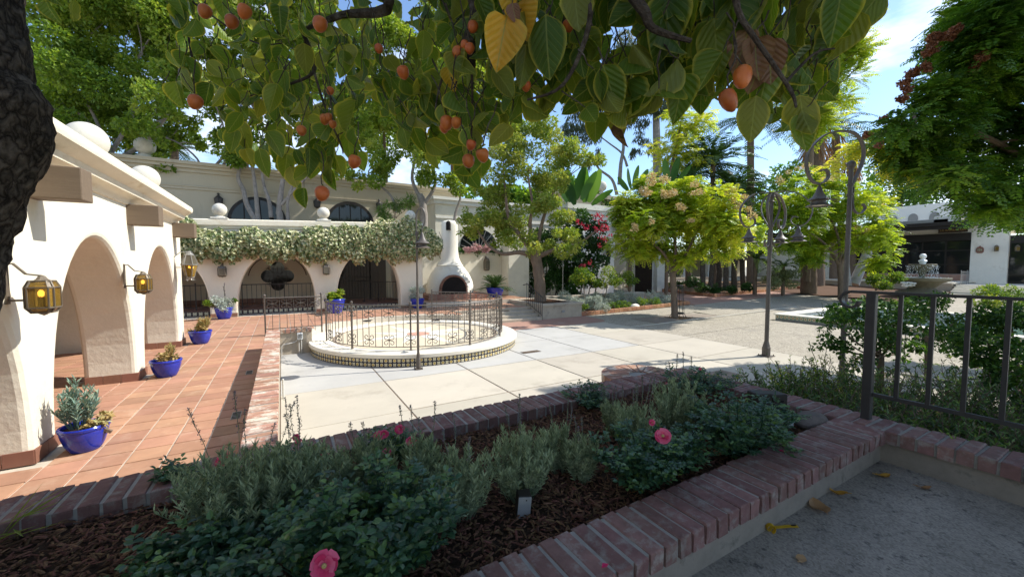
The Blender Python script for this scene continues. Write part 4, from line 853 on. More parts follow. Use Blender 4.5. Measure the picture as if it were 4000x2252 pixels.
def post_base(t, h, r0, r1, mat='bronze', foot=True):
    m = MB(); m.tube([(0, 0, .0), (0, 0, h)], [r0, r1], 12); m.build('pole', M[mat], t, smooth=True)
    if foot:
        q = r0/.052; m = MB(); m.lathe([(.10*q, .015), (.10*q, .23), (.085*q, .25), (.085*q, .27), (.07*q, .33), (.06*q, .36), (r0, .40)], 8); m.build('base', M[mat], t)
        m = MB(); m.obox((0, 0, .008), (.3*q, .3*q, .016), 0); m.build('base_plate', M[mat], t)
        for a in ((-1, -1), (1, -1), (1, 1), (-1, 1)): m = MB(); m.tube([(a[0]*.12*q, a[1]*.12*q, .014), (a[0]*.12*q, a[1]*.12*q, .055)], .012, 6); m.build('bolt', M[mat], t)
def arm(t, ang, z0, s, dirs=1):
    """flat-bar scroll arm with its bell shade; ang is the heading of the arm"""
    h = Vector((math.cos(ang), math.sin(ang), 0)); sd = Vector((-math.sin(ang), math.cos(ang), 0))
    pts = [h*(-u*s)+Vector((0, 0, z0+(z-1)*s)) for u, z in SP]; m = MB(); m.ribbon(smooth_path(pts, 4), .05*s+.01, .022, sd); a_ = m.build('arm', M['bronze'], t, smooth=True)
    pts = [h*(-.05*s)+Vector((0, 0, z0+.02)), h*(-.055*s)+Vector((0, 0, z0-.28*s)), h*(-.12*s)+Vector((0, 0, z0-.40*s)), h*(-.22*s)+Vector((0, 0, z0-.42*s)), h*(-.30*s)+Vector((0, 0, z0-.33*s)), h*(-.25*s)+Vector((0, 0, z0-.26*s))]
    m = MB(); m.ribbon(smooth_path(pts, 4), .04*s+.01, .012, sd); m.build('scroll', M['bronze'], t, smooth=True)
    c = h*(.58*s)+Vector((0, 0, z0+.06*s-.36)); m = MB(); bell(m, c); m.tube([c+Vector((0, 0, .32)), c+Vector((0, 0, .37))], .014, 6); b_ = m.build('bell_shade', M['bronze'], t, smooth=True)
    m = MB(); m.lathe([(.001, .012), (.085, .008), (.09, .0), (.001, -.004)], 14, c); m.build('lens', M['whitecap'], b_)
lr = thing('crook_lamp_post', 'tall iron lamp post with one big scroll arm and bell shade behind the railing', 'lamp post', (8.35, 3.0, 0))
post_base(lr, 3.98, .042, .034); m = MB(); m.lathe([(.034, 3.93), (.055, 3.97), (.068, 4.0), (.058, 4.045), (.03, 4.07), (.001, 4.08)], 14); m.build('finial', M['bronze'], lr, smooth=True)
arm(lr, math.atan2(-RT.y, -RT.x)+.12, 3.62, 1.0)
for z in (3.5, 3.66): m = MB(); m.lathe([(.05, z), (.05, z+.03)], 12); m.build('clamp', M['bronze'], lr)
l3 = thing('triple_lamp_post', 'iron lamp post with three scroll arms and bell shades on the plaza', 'lamp post', (10.72, 5.45, 0))
post_base(l3, 3.92, .052, .044); m = MB(); m.lathe([(.044, 3.9), (.07, 3.93), (.05, 3.96), (.05, 4.0), (.08, 4.05), (.06, 4.12), (.001, 4.15)], 12); m.build('finial', M['bronze'], l3, smooth=True)
va = math.atan2(-RT.y, -RT.x)
for k_, a in enumerate((va+.1, va+2.35, va+3.75)): arm(l3, a, 3.22, 1.0)
for z in (2.75, 3.3): m = MB(); m.lathe([(.062, z), (.062, z+.05)], 12); m.build('collar', M['bronze'], l3)
l1 = thing('hook_lamp_post', 'slim iron lamp post with a small shepherd hook and bell before the dais', 'lamp post', (2.6, 8.66, 0))
post_base(l1, 3.05, .028, .022)
m = MB(); h = Vector((RT.x, RT.y, 0)); sd = Vector((RT.y, -RT.x, 0))
m.tube(smooth_path([h*u+Vector((0, 0, z)) for u, z in ((0, 3.0), (-.005, 3.25), (.005, 3.45), (.05, 3.56), (.11, 3.58), (.165, 3.52), (.19, 3.38), (.175, 3.24), (.13, 3.16), (.12, 3.10))], 4), .016, 6); m.build('hook', M['bronze'], l1, smooth=True)
m = MB(); bell(m, h*.12+Vector((0, 0, 2.72)), 1.0); m.tube([h*.12+Vector((0, 0, 3.04)), h*.12+Vector((0, 0, 3.12))], .01, 5); b_ = m.build('bell_shade', M['bronze'], l1, smooth=True)
m = MB(); m.lathe([(.001, 2.732), (.085, 2.728), (.09, 2.72), (.001, 2.716)], 14, h*.12); m.build('lens', M['whitecap'], b_)
m = MB(); m.lathe([(.034, 2.98), (.04, 3.02), (.034, 3.06)], 10); m.build('collar', M['bronze'], l1)
p = ony(2198, 1160, 16.9); l4 = thing('path_lamp_post', 'thin pole lamp with small bell shade in front of the bougainvillea', 'lamp post', (p.x, 16.9, 0))
m = MB(); m.tube([(0, 0, .1), (0, 0, 3.2), (.1, 0, 3.36), (.28, -.02, 3.36), (.34, -.02, 3.25)], .022, 6); m.build('pole', M['lantern_grey'], l4, smooth=True); m = MB(); bell(m, Vector((.34, -.02, 2.9)), 1.1); m.build('bell_shade', M['lantern_grey'], l4, smooth=True)
# bollard path lights
for px, py, lab in ((2215, 1172, 'small black stake light beside the concrete tree box'), (2577, 1190, 'small black stake light at the corner of the kerbed bed')):
    p = onz(px, py, .1); t = thing('stake_light', lab, 'stake light', (p.x, p.y, .08)); m = MB(); m.tube([(0, 0, 0), (0, 0, .3)], .018, 6); m.build('stake', M['iron_dark'], t); m = MB(); m.lathe([(.03, .26), (.035, .33), (.085, .34), (.07, .37), (.001, .385)], 10); m.build('cap', M['lantern_grey'], t, smooth=True)
# ------------------------------------------------------------------ near railing on the right
nr = thing('near_railing', 'plain dark steel railing bolted onto the brick coping beside the patio', 'railing', (4.30, 1.36, PT), world=True)
m = MB(); m.box(4.268, 1.328, PT-.002, 4.332, 1.392, 2.075); o = m.build('post', M['iron_dark'], nr); bevel(o, .006, 2)
m = MB(); m.box(4.272, -3, 2.07, 4.328, 1.50, 2.092); m.ribbon([(4.30, 1.50+.075*math.sin(a)*(1-.06*a), 2.082-.075+.075*math.cos(a)*(1-.06*a)) for a in np.linspace(0, 4.6, 20)], .064, .02, (1, 0, 0)); m.build('top_rail', M['iron_dark'], nr)
m = MB(); m.box(4.286, -3, 1.205, 4.314, 1.33, 1.235); m.build('bottom_rail', M['iron_dark'], nr)
for i in range(22):
    y = 1.178-i*.183; m = MB(); m.box(4.287, y-.013, 1.235, 4.313, y+.013, 2.07); m.build('baluster', M['iron_dark'], nr)
# ------------------------------------------------------------------ things in and around the near planter
ub_ = thing('utility_box', 'dark brown plastic utility box standing on the brick coping corner', 'utility box', (onz(2985, 1588, .95).x, onz(2985, 1588, .95).y, .93), -.35)
m = MB(); m.box(-.13, -.07, 0, .02, .07, .17, .008); m.build('housing', M['darkbox'], ub_); m = MB(); m.box(.024, -.085, -.02, .17, .06, .16, .008); m.build('housing', M['darkbox'], ub_)
for x in (-.055, .095): m = MB(); m.box(x-.03, -.093, .09, x+.03, -.07 if x < 0 else -.086, .105); m.build('latch', M['black'], ub_)
gb = thing('junction_box', 'grey junction box leaning in the bark mulch between lavender clumps', 'junction box', onz(2040, 2010, .9), -.35)
m = MB(); m.box(-.035, -.02, -.02, .04, .05, .13, .004); o = m.build('housing', M['darkbox'], gb); o.rotation_euler = (.12, .06, 0); m = MB(); m.box(-.034, -.024, -.015, .039, -.020, .127); o2 = m.build('faceplate', M['greybox'], gb); o2.rotation_euler = (.12, .06, 0); m = MB(); m.tube([(.01, -.026, .11), (.01, -.024, .11)], .004, 6); m.build('screw', M['black'], o2)
o = MB(); o.ball((0, 0, 0), .15, 18, 12, (1.25, .8, .55)); o.v = [(x*(1+.35*mnoise.noise((x*7, y*7, z*7))), y*(1+.3*mnoise.noise((x*6+9, y*6, z*6))), z*(1+.45*mnoise.noise((x*8, y*8+4, z*8)))) for x, y, z in o.v]
o = o.build('bed_rock', M['rock'], smooth=True); o.location = onz(3165, 1645, .95); o.location.z = .95; o.rotation_euler = (0, 0, .3); tag(o, 'brown rock lying in the mulch at the planter corner near the railing', 'rock')
o = MB(); o.lathe([(.022, 0), (.022, .03), (.026, .032), (.026, .052), (.001, .054)], 14); o = o.build('pipe_cap', M['white']); q = onz(3088, 1660, .93); o.location = q; tag(o, 'small white plastic pipe cap in the mulch beside the rock', 'cap')
yb = thing('plastic_band', 'twisted yellow plastic strap lying on the patio floor', 'strap', onz(3060, 2075, .734), -.45)
m = MB(); pts = [(-.075+.022*math.cos(a), .004*a, .024+.022*math.sin(a)) for a in np.linspace(-PI/2, PI*1.6, 18)]+[(-.05, .03, .012), (0, .034, .006), (.06, .03, .012), (.12, .035, .004)]
m.ribbon(pts, .022, .002, (.15, 1, 0)); m.build('strap', M['yellowband'], yb, smooth=True); m = MB(); m.box(.075, .028, .013, .105, .038, .0145); m.build('print', M['black'], yb)
# fallen leaves on the patio
def leaf_obj(px, py, z, L_, W_, rz, mat, label, curl=.25):
    m = MB(); n = 8
    for i in range(n+1):
        t = i/n; w = W_*.5*math.sin(PI*min(1, t*.96+.04))**.7; zz_ = curl*L_*(t-.5)**2*1.6+.004
        for s in (-1, 0, 1): m.v.append((L_*(t-.5), s*w, zz_+abs(s)*curl*W_*.6+.004*math.sin(9*t+s)))
    m.f = [(i*3+k_, i*3+k_+1, i*3+4+k_, i*3+3+k_) for i in range(n) for k_ in (0, 1)]; m.m = [0]*len(m.f)
    m.tube([(-L_*.5, 0, .006+curl*L_*.4), (-L_*.68, .01, .01+curl*L_*.5)], .0025, 4)
    o = m.build('fallen_leaf', mat, smooth=True); p = onz(px, py, z); o.location = (p.x, p.y, z+.002); o.rotation_euler = (0, 0, rz)
    a = o.data.attributes.new('tint', 'FLOAT', 'FACE'); a.data.foreach_set('value', [random.Random(px).random()]*len(o.data.polygons)); return tag(o, label, 'leaf')
M['yleaf'] = leafmat('fallen_yellow_leaf', [(.42, .22, .03), (.5, .3, .05)], .15, tcol=(1.2, 1, .6))
leaf_obj(3200, 1985, .732, .15, .11, .9, M['l_dry'], 'large tan dry leaf on the patio against the planter foot', .2)
leaf_obj(3275, 1932, .732, .10, .05, 2.2, M['yleaf'], 'curled yellow-brown leaf on the patio below the coping', .45)
leaf_obj(3450, 1862, .732, .11, .05, -.5, M['yleaf'], 'long yellowish leaf on the patio below the coping corner', .3)
leaf_obj(3610, 1908, .732, .10, .035, -.6, M['l_dry'], 'thin brown dry leaf alone in the middle of the patio', .3)
leaf_obj(3130, 2185, .732, .07, .05, .3, M['l_dry'], 'small pale leaf scrap on the patio near the joint strip', .1)
leaf_obj(2800, 1780, .94, .10, .06, .2, M['l_dry'], 'curled tan leaf on the mulch behind the near coping', .5)
for px, py, z in ((2350, 2220, 1.003), (3040, 1760, 1.003), (3115, 1690, .945)):
    o = MB(); o.add([(0, 0, .004), (.02, -.012, .008), (.045, 0, .003), (.02, .014, .01)], [(0, 1, 2), (0, 2, 3)]); o = o.build('petal', M['l_pink']); o.location = onz(px, py, z); o.rotation_euler = (0, 0, px); tag(o, 'fallen pink rose petal near the brick coping', 'petal', 'fallen petals on and beside the coping')
# ------------------------------------------------------------------ pools
def pool(name, label, x0, y0, x1, y1, z, h=.22):
    t = thing(name, label, 'pool', ((x0+x1)/2, (y0+y1)/2, z), world=True)
    m = MB(); w = .45
    for a in ((x0, y0, x1, y0+w), (x0, y1-w, x1, y1), (x0, y0+w, x0+w, y1-w), (x1-w, y0+w, x1, y1-w)): m.box(a[0], a[1], z-.05, a[2], a[3], z+h-.05)
    m.build('kerb', M['mortar'], t); m = MB(); q = .06
    for a in ((x0-q, y0-q, x1+q, y0+w), (x0-q, y1-w, x1+q, y1+q), (x0-q, y0+w, x0+w, y1-w), (x1-w, y0+w, x1+q, y1-w)): m.box(a[0], a[1], z+h-.05, a[2], a[3], z+h, .012)
    m.build('cap', M['whitecap'], t); m = MB(); m.box(x0+w, y0+w, z, x1-w, y1-w, z+h-.09); m.build('water', M['water'], t)
    return t
po = pool('tiled_pool', 'low square pool with white cap and patterned tile sides on the plaza', 18.35, -2.5, 25.5, 9.0, .06)
gt_ = glaze_tile('oct', .15)
for k in ('t_green', 't_cream', 't_rust'): gt_.materials.append(M[k])
for i in range(76): o = link('glazed_tile', gt_, None, po); o.location = Vector((18.345, 8.92-i*.15, .15))-ORG[po]; o.rotation_euler = (0, 0, -PI/2)
for i in range(40): o = link('glazed_tile', gt_, None, po); o.location = Vector((18.43+i*.15, 9.005, .15))-ORG[po]; o.rotation_euler = (0, 0, PI)
# ------------------------------------------------------------------ tree grate with stakes round the golden tree
M['grate'] = mk('grate_concrete', (.25, .205, .165), .9, .15, 3, .3, 40, .004)
tg = thing('tree_grate', 'square concrete frame set in the paving round the golden rain tree', 'tree grate', (15.35, 11.55, 0), world=True)
m = MB()
for a in ((13.15, 10.8, 17.55, 11.15), (13.15, 11.95, 17.55, 12.3), (13.15, 11.15, 14.9, 11.95), (15.8, 11.15, 17.55, 11.95)): m.box(a[0], a[1], -.03, a[2], a[3], .012, .004)
m.build('frame', M['grate'], tg); m = MB(); m.box(14.9, 11.15, -.1, 15.8, 11.95, -.012); m.build('soil', M['soil'], tg)
rg = np.random.default_rng(5); chips('bark_mulch', rg.uniform(14.9, 15.8, 350), rg.uniform(11.15, 11.95, 350), np.full(350, .0), tg, M['l_dry'], .05, .11, 3)
tgd = thing('tree_guard', 'black iron tree guard of upright rods round the golden tree trunk', 'tree guard', (15.35, 11.6, 0))
m = MB(); m.lathe([(.25, .18), (.27, .19), (.27, .23), (.25, .24)], 16); m.lathe([(.18, 1.42), (.19, 1.43), (.19, 1.47), (.18, 1.48)], 16); m.f = [f for f in m.f if len(f) == 4]; m.m = [0]*len(m.f); m.build('hoop', M['iron_dark'], tgd)
for i in range(6): a = i*PI/3+.4; m = MB(); m.tube([(.38*math.cos(a), .38*math.sin(a), 0), (.27*math.cos(a), .27*math.sin(a), .2), (.185*math.cos(a), .185*math.sin(a), 1.48)], .013, 5); m.build('rod', M['iron_dark'], tgd)
# ------------------------------------------------------------------ second bed with kerb (right of the gateway)
def patch(x0, y0, x1, y1, dz, n=24):
    m = MB(); xs_ = np.linspace(x0, x1, n+1); ys_ = np.linspace(y0, y1, n+1); m.add([(float(x), float(y), gz(x, y)+dz+.05*mnoise.noise((x*.7, y*.7, 0))) for y in ys_ for x in xs_], [(j*(n+1)+i, j*(n+1)+i+1, (j+1)*(n+1)+i+1, (j+1)*(n+1)+i) for j in range(n) for i in range(n)]); return m
b2 = thing('palm_bed', 'brick-kerbed bed planted with palm stems and ground cover beyond the gateway', 'flower bed', (28, 18, .3), world=True)
patch(24.3, 15.8, 46, 26, .05).build('soil', M['mulch'], b2)
kerb(b2, (24.25, 20.2), (24.25, 15.7), .2, .2, .32, M['curbbrick'], 4); kerb(b2, (24.25, 15.7), (33.5, 15.7), .2, .2, .32, M['curbbrick'], 5); kerb(b2, (34.6, 15.4), (36.8, 15.4), .25, .24, .5, M['curbbrick'], 6)
# low wall and dark pergola far behind the bed
fw = thing('patio_wall', 'long pale low wall behind the palm stems', 'wall', (35, 24, .5), world=True); m = MB(); m.box(24.5, 24.2, .2, 27.8, 24.6, 3.4); m.box(29, 24.4, .3, 31, 24.8, 2.9); m.box(31, 24.4, .3, 60, 24.8, 1.15); m.build('core', M['stucco'], fw)
m = MB(); m.box(31, 24.35, 1.15, 60, 24.85, 1.25); m.build('cap', M['planterwall'], fw)
pv = thing('shaded_pavilion', 'dark open dining pavilion with flat roof behind the palms', 'building', (40, 30, .5), world=True)
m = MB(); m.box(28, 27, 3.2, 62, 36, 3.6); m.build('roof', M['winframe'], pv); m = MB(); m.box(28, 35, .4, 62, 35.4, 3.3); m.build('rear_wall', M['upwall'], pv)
for i in range(8): m = MB(); m.box(28.2+i*4.2, 27.1, .4, 28.55+i*4.2, 27.45, 3.2); m.build('post', M['stucco_white'], pv)
# ------------------------------------------------------------------ restaurant building on the right
RX = 47.5
rb = thing('restaurant', 'low white restaurant with dark full-height windows under a flat dark canopy', 'restaurant', (RX, 12, .8), world=True)
ya, yb_ = onx(3290, 1000, RX).y, onx(3790, 1000, RX).y; zf = onx(3860, 1106, RX).z
zs_, zh_ = onx(3780, 1071, RX).z, onx(3780, 935, RX).z; zr = onx(3800, 868, RX).z
m = MB(); m.box(RX, yb_-1.9, 0, RX+.5, yb_, zh_+.6); m.box(RX, ya, 0, RX+.5, ya+9, zh_+.6); m.box(RX+.02, yb_, zh_+.02, RX+6, ya, zr); o = m.build('wall', M['stucco_white'], rb)
m = MB(); m.box(RX+.1, yb_+.002, .2, RX+.4, ya-.002, zs_-.02); m.build('sill_wall', M['redpave'], rb)
m = MB(); m.box(RX-2.6, yb_-.5, zr-.30, RX+8, ya+9, zr); m.box(RX-2.4, yb_-.4, zr-.55, RX-2.2, ya+9, zr-.30); m.build('canopy', M['winframe'], rb)
m = MB(); m.box(RX-.15, yb_+.01, zh_-.05, RX+.3, ya-.01, zh_+.55); m.build('header', M['winframe'], rb)
nw = 6; zt_ = zs_+(zh_-zs_)*.68
for i in range(nw):
    y0, y1 = yb_+(ya-yb_)*i/nw+.06, yb_+(ya-yb_)*(i+1)/nw-.06
    f = MB(); f.box(RX+.12, y0-.06, zs_, RX+.2, y1+.06, zh_); f = f.build('window', M['winframe'], rb)
    for za, zb in ((zs_+.06, zs_+.75), (zs_+.83, zt_), (zt_+.1, zh_-.08)): g = MB(); g.box(RX+.09, y0, za, RX+.118, y1, zb); g.build('pane', M['window'], f)
# bays further along to the right
for k_ in range(5):
    y1 = yb_-1.9-k_*2.6; d_ = MB(); d_.box(RX+.25, y1-1.75, zf, RX+.35, y1-.02, zh_+.2); f = d_.build('door', M['winframe'], rb); g = MB(); g.box(RX+.22, y1-1.65, zf+.12, RX+.248, y1-.92, zh_-.4); g.build('pane', M['window'], f); g = MB(); g.box(RX+.22, y1-.84, zf+.12, RX+.248, y1-.1, zh_-.4); g.build('pane', M['window'], f)
    m = MB(); m.box(RX+.001, y1-2.6, 0, RX+.5, y1-1.76, zh_+.6); m.build('wall', M['stucco_white'], rb)
m = MB(); m.box(RX, yb_-16, zh_+.6, RX+6, yb_-.01, zr+.4); m.build('wall', M['stucco_white'], rb)
# sign and plaque
def text_obj(txt, size, mat, parent, loc, rot, depth=.01, name='lettering'):
    c = bpy.data.curves.new(name, 'FONT'); c.body = txt; c.size = size; c.extrude = depth; c.align_x = 'CENTER'; c.align_y = 'CENTER'
    o = bpy.data.objects.new(name, c); COL.objects.link(o); dg = bpy.context.evaluated_depsgraph_get(); me = bpy.data.meshes.new_from_object(o.evaluated_get(dg)); bpy.data.objects.remove(o)
    o = link(name, me, None, parent); me.materials.clear(); me.materials.append(mat); o.location = loc; o.rotation_euler = rot; return o
p = onx(3722, 898, RX-.3); p2 = onx(3670, 898, RX-.3); sg = thing('restaurant_sign', 'brown timber sign with gold capitals hanging under the dark canopy', 'sign', (RX-.3, p.y, p.z))
W_ = abs(p2.y-p.y); M['goldpaint'] = plain('gold_paint', (.42, .30, .11), .5); M['signwood'] = mk('sign_timber', (.045, .028, .018), .6, .2, 5, .2, 20, .003)
W_ = .82; m = MB(); m.box(-.04, -W_, -.2, .04, W_, .2); o = m.build('board', M['signwood'], sg); bevel(o, .01, 2)
text_obj('LA BARBACOA', .215, M['goldpaint'], sg, (-.055, 0, 0), (PI/2, 0, -PI/2), .012)
for s in (-1, 1): m = MB(); m.tube([(0, s*W_*.8, .26), (0, s*W_*.8, .6)], .02, 5); m.build('hanger', M['iron_dark'], sg)
p = onx(3828, 975, RX-.05); sp = thing('number_plaque', 'small brown number plaque with a knob on the white restaurant pier', 'sign', (RX-.06, p.y, p.z)); sp.scale = (1, .6, .72)
m = MB(); pts = [(-.34, -.22), (-.22, -.36), (.22, -.36), (.34, -.22), (.34, .12), (.24, .28), (.1, .32), (0, .45), (-.1, .32), (-.24, .28), (-.34, .12)]
m.add([(-.03, y, z) for y, z in pts]+[(.03, y, z) for y, z in pts], [tuple(range(11)), tuple(range(21, 10, -1))]+[(i, 11+i, 11+(i+1) % 11, (i+1) % 11) for i in range(11)]); m.build('board', M['basetile'], sp); m = MB(); m.box(-.04, -.24, -.2, -.031, .24, .14); m.build('panel', M['beam'], sp)
text_obj('131', .30, M['t_cream'], sp, (-.05, 0, -.03), (PI/2, 0, -PI/2), .008)
for px, lab in ((3893, 'small tan box lantern on the restaurant pier beside the number plaque'), (3975, 'small tan box lantern on the farther restaurant pier past the glass doors')):
    p = onx(px, 970, RX-.2); t = thing('porch_lantern', lab, 'lantern', (RX-.25, p.y, p.z)); t.scale = (1, .6, .75); m = MB(); m.lathe([(.12, -.3), (.2, -.26), (.2, .2), (.1, .32), (.02, .36)], 4); m.build('frame', M['lantern'], t); m = MB(); m.lathe([(.18, -.2), (.205, -.18), (.205, .14), (.18, .16)], 4); m.build('pane', M['amber'], t); m = MB(); m.box(.1, -.03, .2, .25, .03, .26); m.build('bracket', M['lantern'], t)
# roof clutter
for k_, (px, py, w_, h_, lab) in enumerate(((3610, 840, 3.2, .5, 'long silver duct on the restaurant roof'), (3710, 845, 1.6, .7, 'white air unit on the restaurant roof'), (3830, 838, 1.5, .6, 'tan air unit on the restaurant roof near the tree'))):
    p = onx(px, py, RX+1.5); o = MB(); o.box(-.6, -w_/2, -.05, .6, w_/2, h_, .05); o = o.build('roof_unit', M['stucco_white'] if k_ == 1 else M['lantern_grey']); o.location = (RX+1.5, p.y, zr+.05); tag(o, lab, 'roof unit')
o = thing('white_tower', 'plain white building with arched openings above the restaurant roof', 'building', (RX+14, onx(3600, 820, RX+14).y, 0)); p = onx(3600, 800, RX+14); m = MB(); m.box(-.2, -4, 0, 4, 4, p.z); m.build('wall', M['white'], o)
for i in range(4): m = extr([(-2.8+i*1.7-.4, p.z-2.4), (-2.8+i*1.7+.4, p.z-2.4)]+[(-2.8+i*1.7+.4*math.cos(a), p.z-1.4+.5*math.sin(a)) for a in np.linspace(0, PI, 10)], -.26, -.21, 'y'); m.build('window', M['greybox'], o)
# raised planter, steps, hand rail, bin
RZ = zf
rp = thing('raised_bed', 'low concrete retaining wall with red tile plinth in front of the restaurant windows', 'planter', (44, 12, .5), world=True)
pA, pB = onx(3700, 1080, 42.5), onx(3780, 1080, 46)
m = MB(); m.box(41.8, onx(3719, 1100, 41.8).y, .2, RX, ya+6, RZ+.05); m.build('wall', M['planterwall'], rp); m = MB(); m.box(41.7, onx(3719, 1100, 41.8).y-.1, RZ+.05, RX, ya+6, RZ+.15); m.build('coping', M['whitecap'], rp)
y_s = onx(3719, 1100, 41.8).y-.12
ss = thing('entry_steps', 'pale concrete steps up to the restaurant terrace', 'steps', (43, y_s-2, .4), world=True)
for i in range(4): m = MB(); m.box(41.0+i*.38, y_s-5.2, .2, RX+2, y_s, .45+(RZ-.45)*(i+1)/4-.004); m.build('step', M['whitecap'], ss)
tr = struct(MB().box(42.6, y_s-26, RZ-.3, RX+12, y_s-.3, RZ).build('restaurant_terrace', M['whitecap']))
bar_rail('entry_handrail', 'pale metal hand rail with bars beside the restaurant steps', (42.3, y_s-.2, 0), (44.3, y_s-.2, 0), RZ, .95, 12, None, 'greybox')
pb = onz(3838, 1104, RZ+.02); bn = thing('litter_bin', 'dark slatted litter bin on the restaurant terrace by the white pier', 'bin', (pb.x, pb.y, RZ))
m = MB(); m.lathe([(.26, .03), (.27, .85)], 18); m.build('liner', M['black'], bn, smooth=True); m = MB(); m.lathe([(.30, .88), (.34, .9), (.34, .95), (.24, .96), (.24, .9)], 18); m.build('rim', M['iron'], bn, smooth=True)
for i in range(22): a = 2*PI*i/22; m = MB(); m.box(-.028, -.008, .02, .028, .008, .92); s_ = m.build('slat', M['iron'], bn); s_.location = (.31*math.cos(a), .31*math.sin(a), 0); s_.rotation_euler = (0, 0, a+PI/2)
# ------------------------------------------------------------------ fountain
fp = at(3598, 1135, 25.5); fo = thing('tiered_fountain', 'mossy two-tier stone fountain with ball top and spilling water', 'fountain', (fp.x, fp.y, fp.z-.15)); fz = fp.z-.15
hz = lambda py: at(3598, py, 25.5).z-fz
m = MB(); m.lathe([(1.25, -.1), (1.2, .1), (.75, .22), (.62, .35), (.9, hz(1105)), (1.30, hz(1095)), (1.34, hz(1086)), (1.30, hz(1083)), (1.15, hz(1090)), (.2, hz(1094))], 32); m.build('lower_basin', M['mosstone'], fo, smooth=True)
m = MB(); m.lathe([(.16, hz(1096)), (.14, hz(1075)), (.20, hz(1062)), (.42, hz(1052)), (.62, hz(1036)), (.66, hz(1033)), (.62, hz(1031)), (.1, hz(1036))], 28); m.build('upper_basin', M['mosstone'], fo, smooth=True)
m = MB(); m.lathe([(.10, hz(1036)), (.16, hz(1025)), (.22, hz(1018)), (.1, hz(1012)), (.08, hz(1010))], 16); m.ball((0, 0, hz(1001)), .17, 18, 12); m.build('ball_top', M['white'], fo, smooth=True)
rg = np.random.default_rng(2); n = 900; a = rg.uniform(0, 2*PI, n); lv = rg.random(n) < .5; r_ = np.where(lv, .64+rg.random(n)*.12, .2+rg.random(n)*1.1); z_ = np.where(lv, hz(1034)-rg.random(n)**1.5*(hz(1034)-hz(1088)), hz(1084)+rg.random(n)*.05)
P_ = np.stack([r_*np.cos(a), r_*np.sin(a), z_], 1); wt = leaves('water_spray', P_, np.tile([[0, 0, -1.]], (n, 1))+rg.normal(size=(n, 3))*.15, rg.normal(size=(n, 3)), .09, .02, rg.random(n), M['foam'], fo)
m = MB(); m.lathe([(.001, hz(1084.5)), (1.28, hz(1084.5))], 28); m.lathe([(.001, hz(1032.2)), (.61, hz(1032.2))], 24); m.build('water', M['water'], fo)
# ------------------------------------------------------------------ festoon lights
def festoon(label, pts, sag, n, group='festoon lights strung over the plaza'):
    a, b = Vector(pts[0]), Vector(pts[1]); t = thing('string_lights', label, 'string lights', a, group=None); P_ = [(b-a)*(i/24)+Vector((0, 0, -sag*math.sin(PI*i/24))) for i in range(25)]
    m = MB(); m.tube(P_, .012, 4); m.build('cable', M['iron_dark'], t); bm_ = MB(); bm_.lathe([(.03, 0), (.035, -.05), (.03, -.07)], 8); bm_.ball((0, 0, -.12), .07, 8, 6); me = bm_.mesh('bulb'); me.materials.append(M['whitebulb'])
    for i in range(n): s = (i+.5)/n; q = (b-a)*s+Vector((0, 0, -sag*math.sin(PI*s))); o = link('bulb', me, None, t); o.location = q
festoon('string of clear bulbs hanging across the dark restaurant windows', (at(3400, 915, 36), at(3820, 915, 38)), .15, 10)
festoon('string of clear bulbs between lamp post and golden tree', (at(2990, 880, 21), at(3420, 830, 23)), .35, 12)
festoon('string of small bulbs above the palm bed shade', (at(2830, 950, 27), at(3060, 955, 28)), .2, 8)
# ------------------------------------------------------------------ blue pots
def pot(label, loc, r=.26, h=.33):
    t = thing('blue_pot', label, 'pot', loc); m = MB(); m.lathe([(r*.60, 0), (r*.66, .01), (r*.82, h*.28), (r*.95, h*.6), (r*1.0, h*.8), (r*1.0, h*.84), (r*1.05, h*.87), (r*1.07, h*.95), (r*1.02, h), (r*.92, h*.98), (r*.88, h*.8)], 36); m.build('body', M['bluepot'], t, smooth=True)
    m = MB(); m.lathe([(.001, h*.86), (r*.9, h*.86)], 20); m.build('soil', M['soil'], t); return t
POTS = [('round cobalt blue pot of tall blue succulents at the first arcade pier', (-1.72, 5.42, .5), .175, .25), ('round cobalt blue pot of low golden succulents at the second arcade pier', (-1.68, 8.42, .5), .20, .28),
        ('round cobalt blue pot with pale upright succulents at the last arcade pier', (-1.68, 11.62, .5), .215, .31), ('round cobalt blue pot with silver trailing plants under the pier lantern', (-1.75, 16.75, .5), .26, .40),
        ('round cobalt blue pot with ferny shrub behind the dais railing', (1.75, 16.7, .5), .36, .55), ('small blue pot with grey-leaved shrub at the end of the rear arcade', (5.05, 16.85, .5), .28, .42), ('wide blue pot holding the sago palm beside the chimenea', (9.6, 18.3, .70), .45, .5)]
for p_ in POTS: pot(*p_)
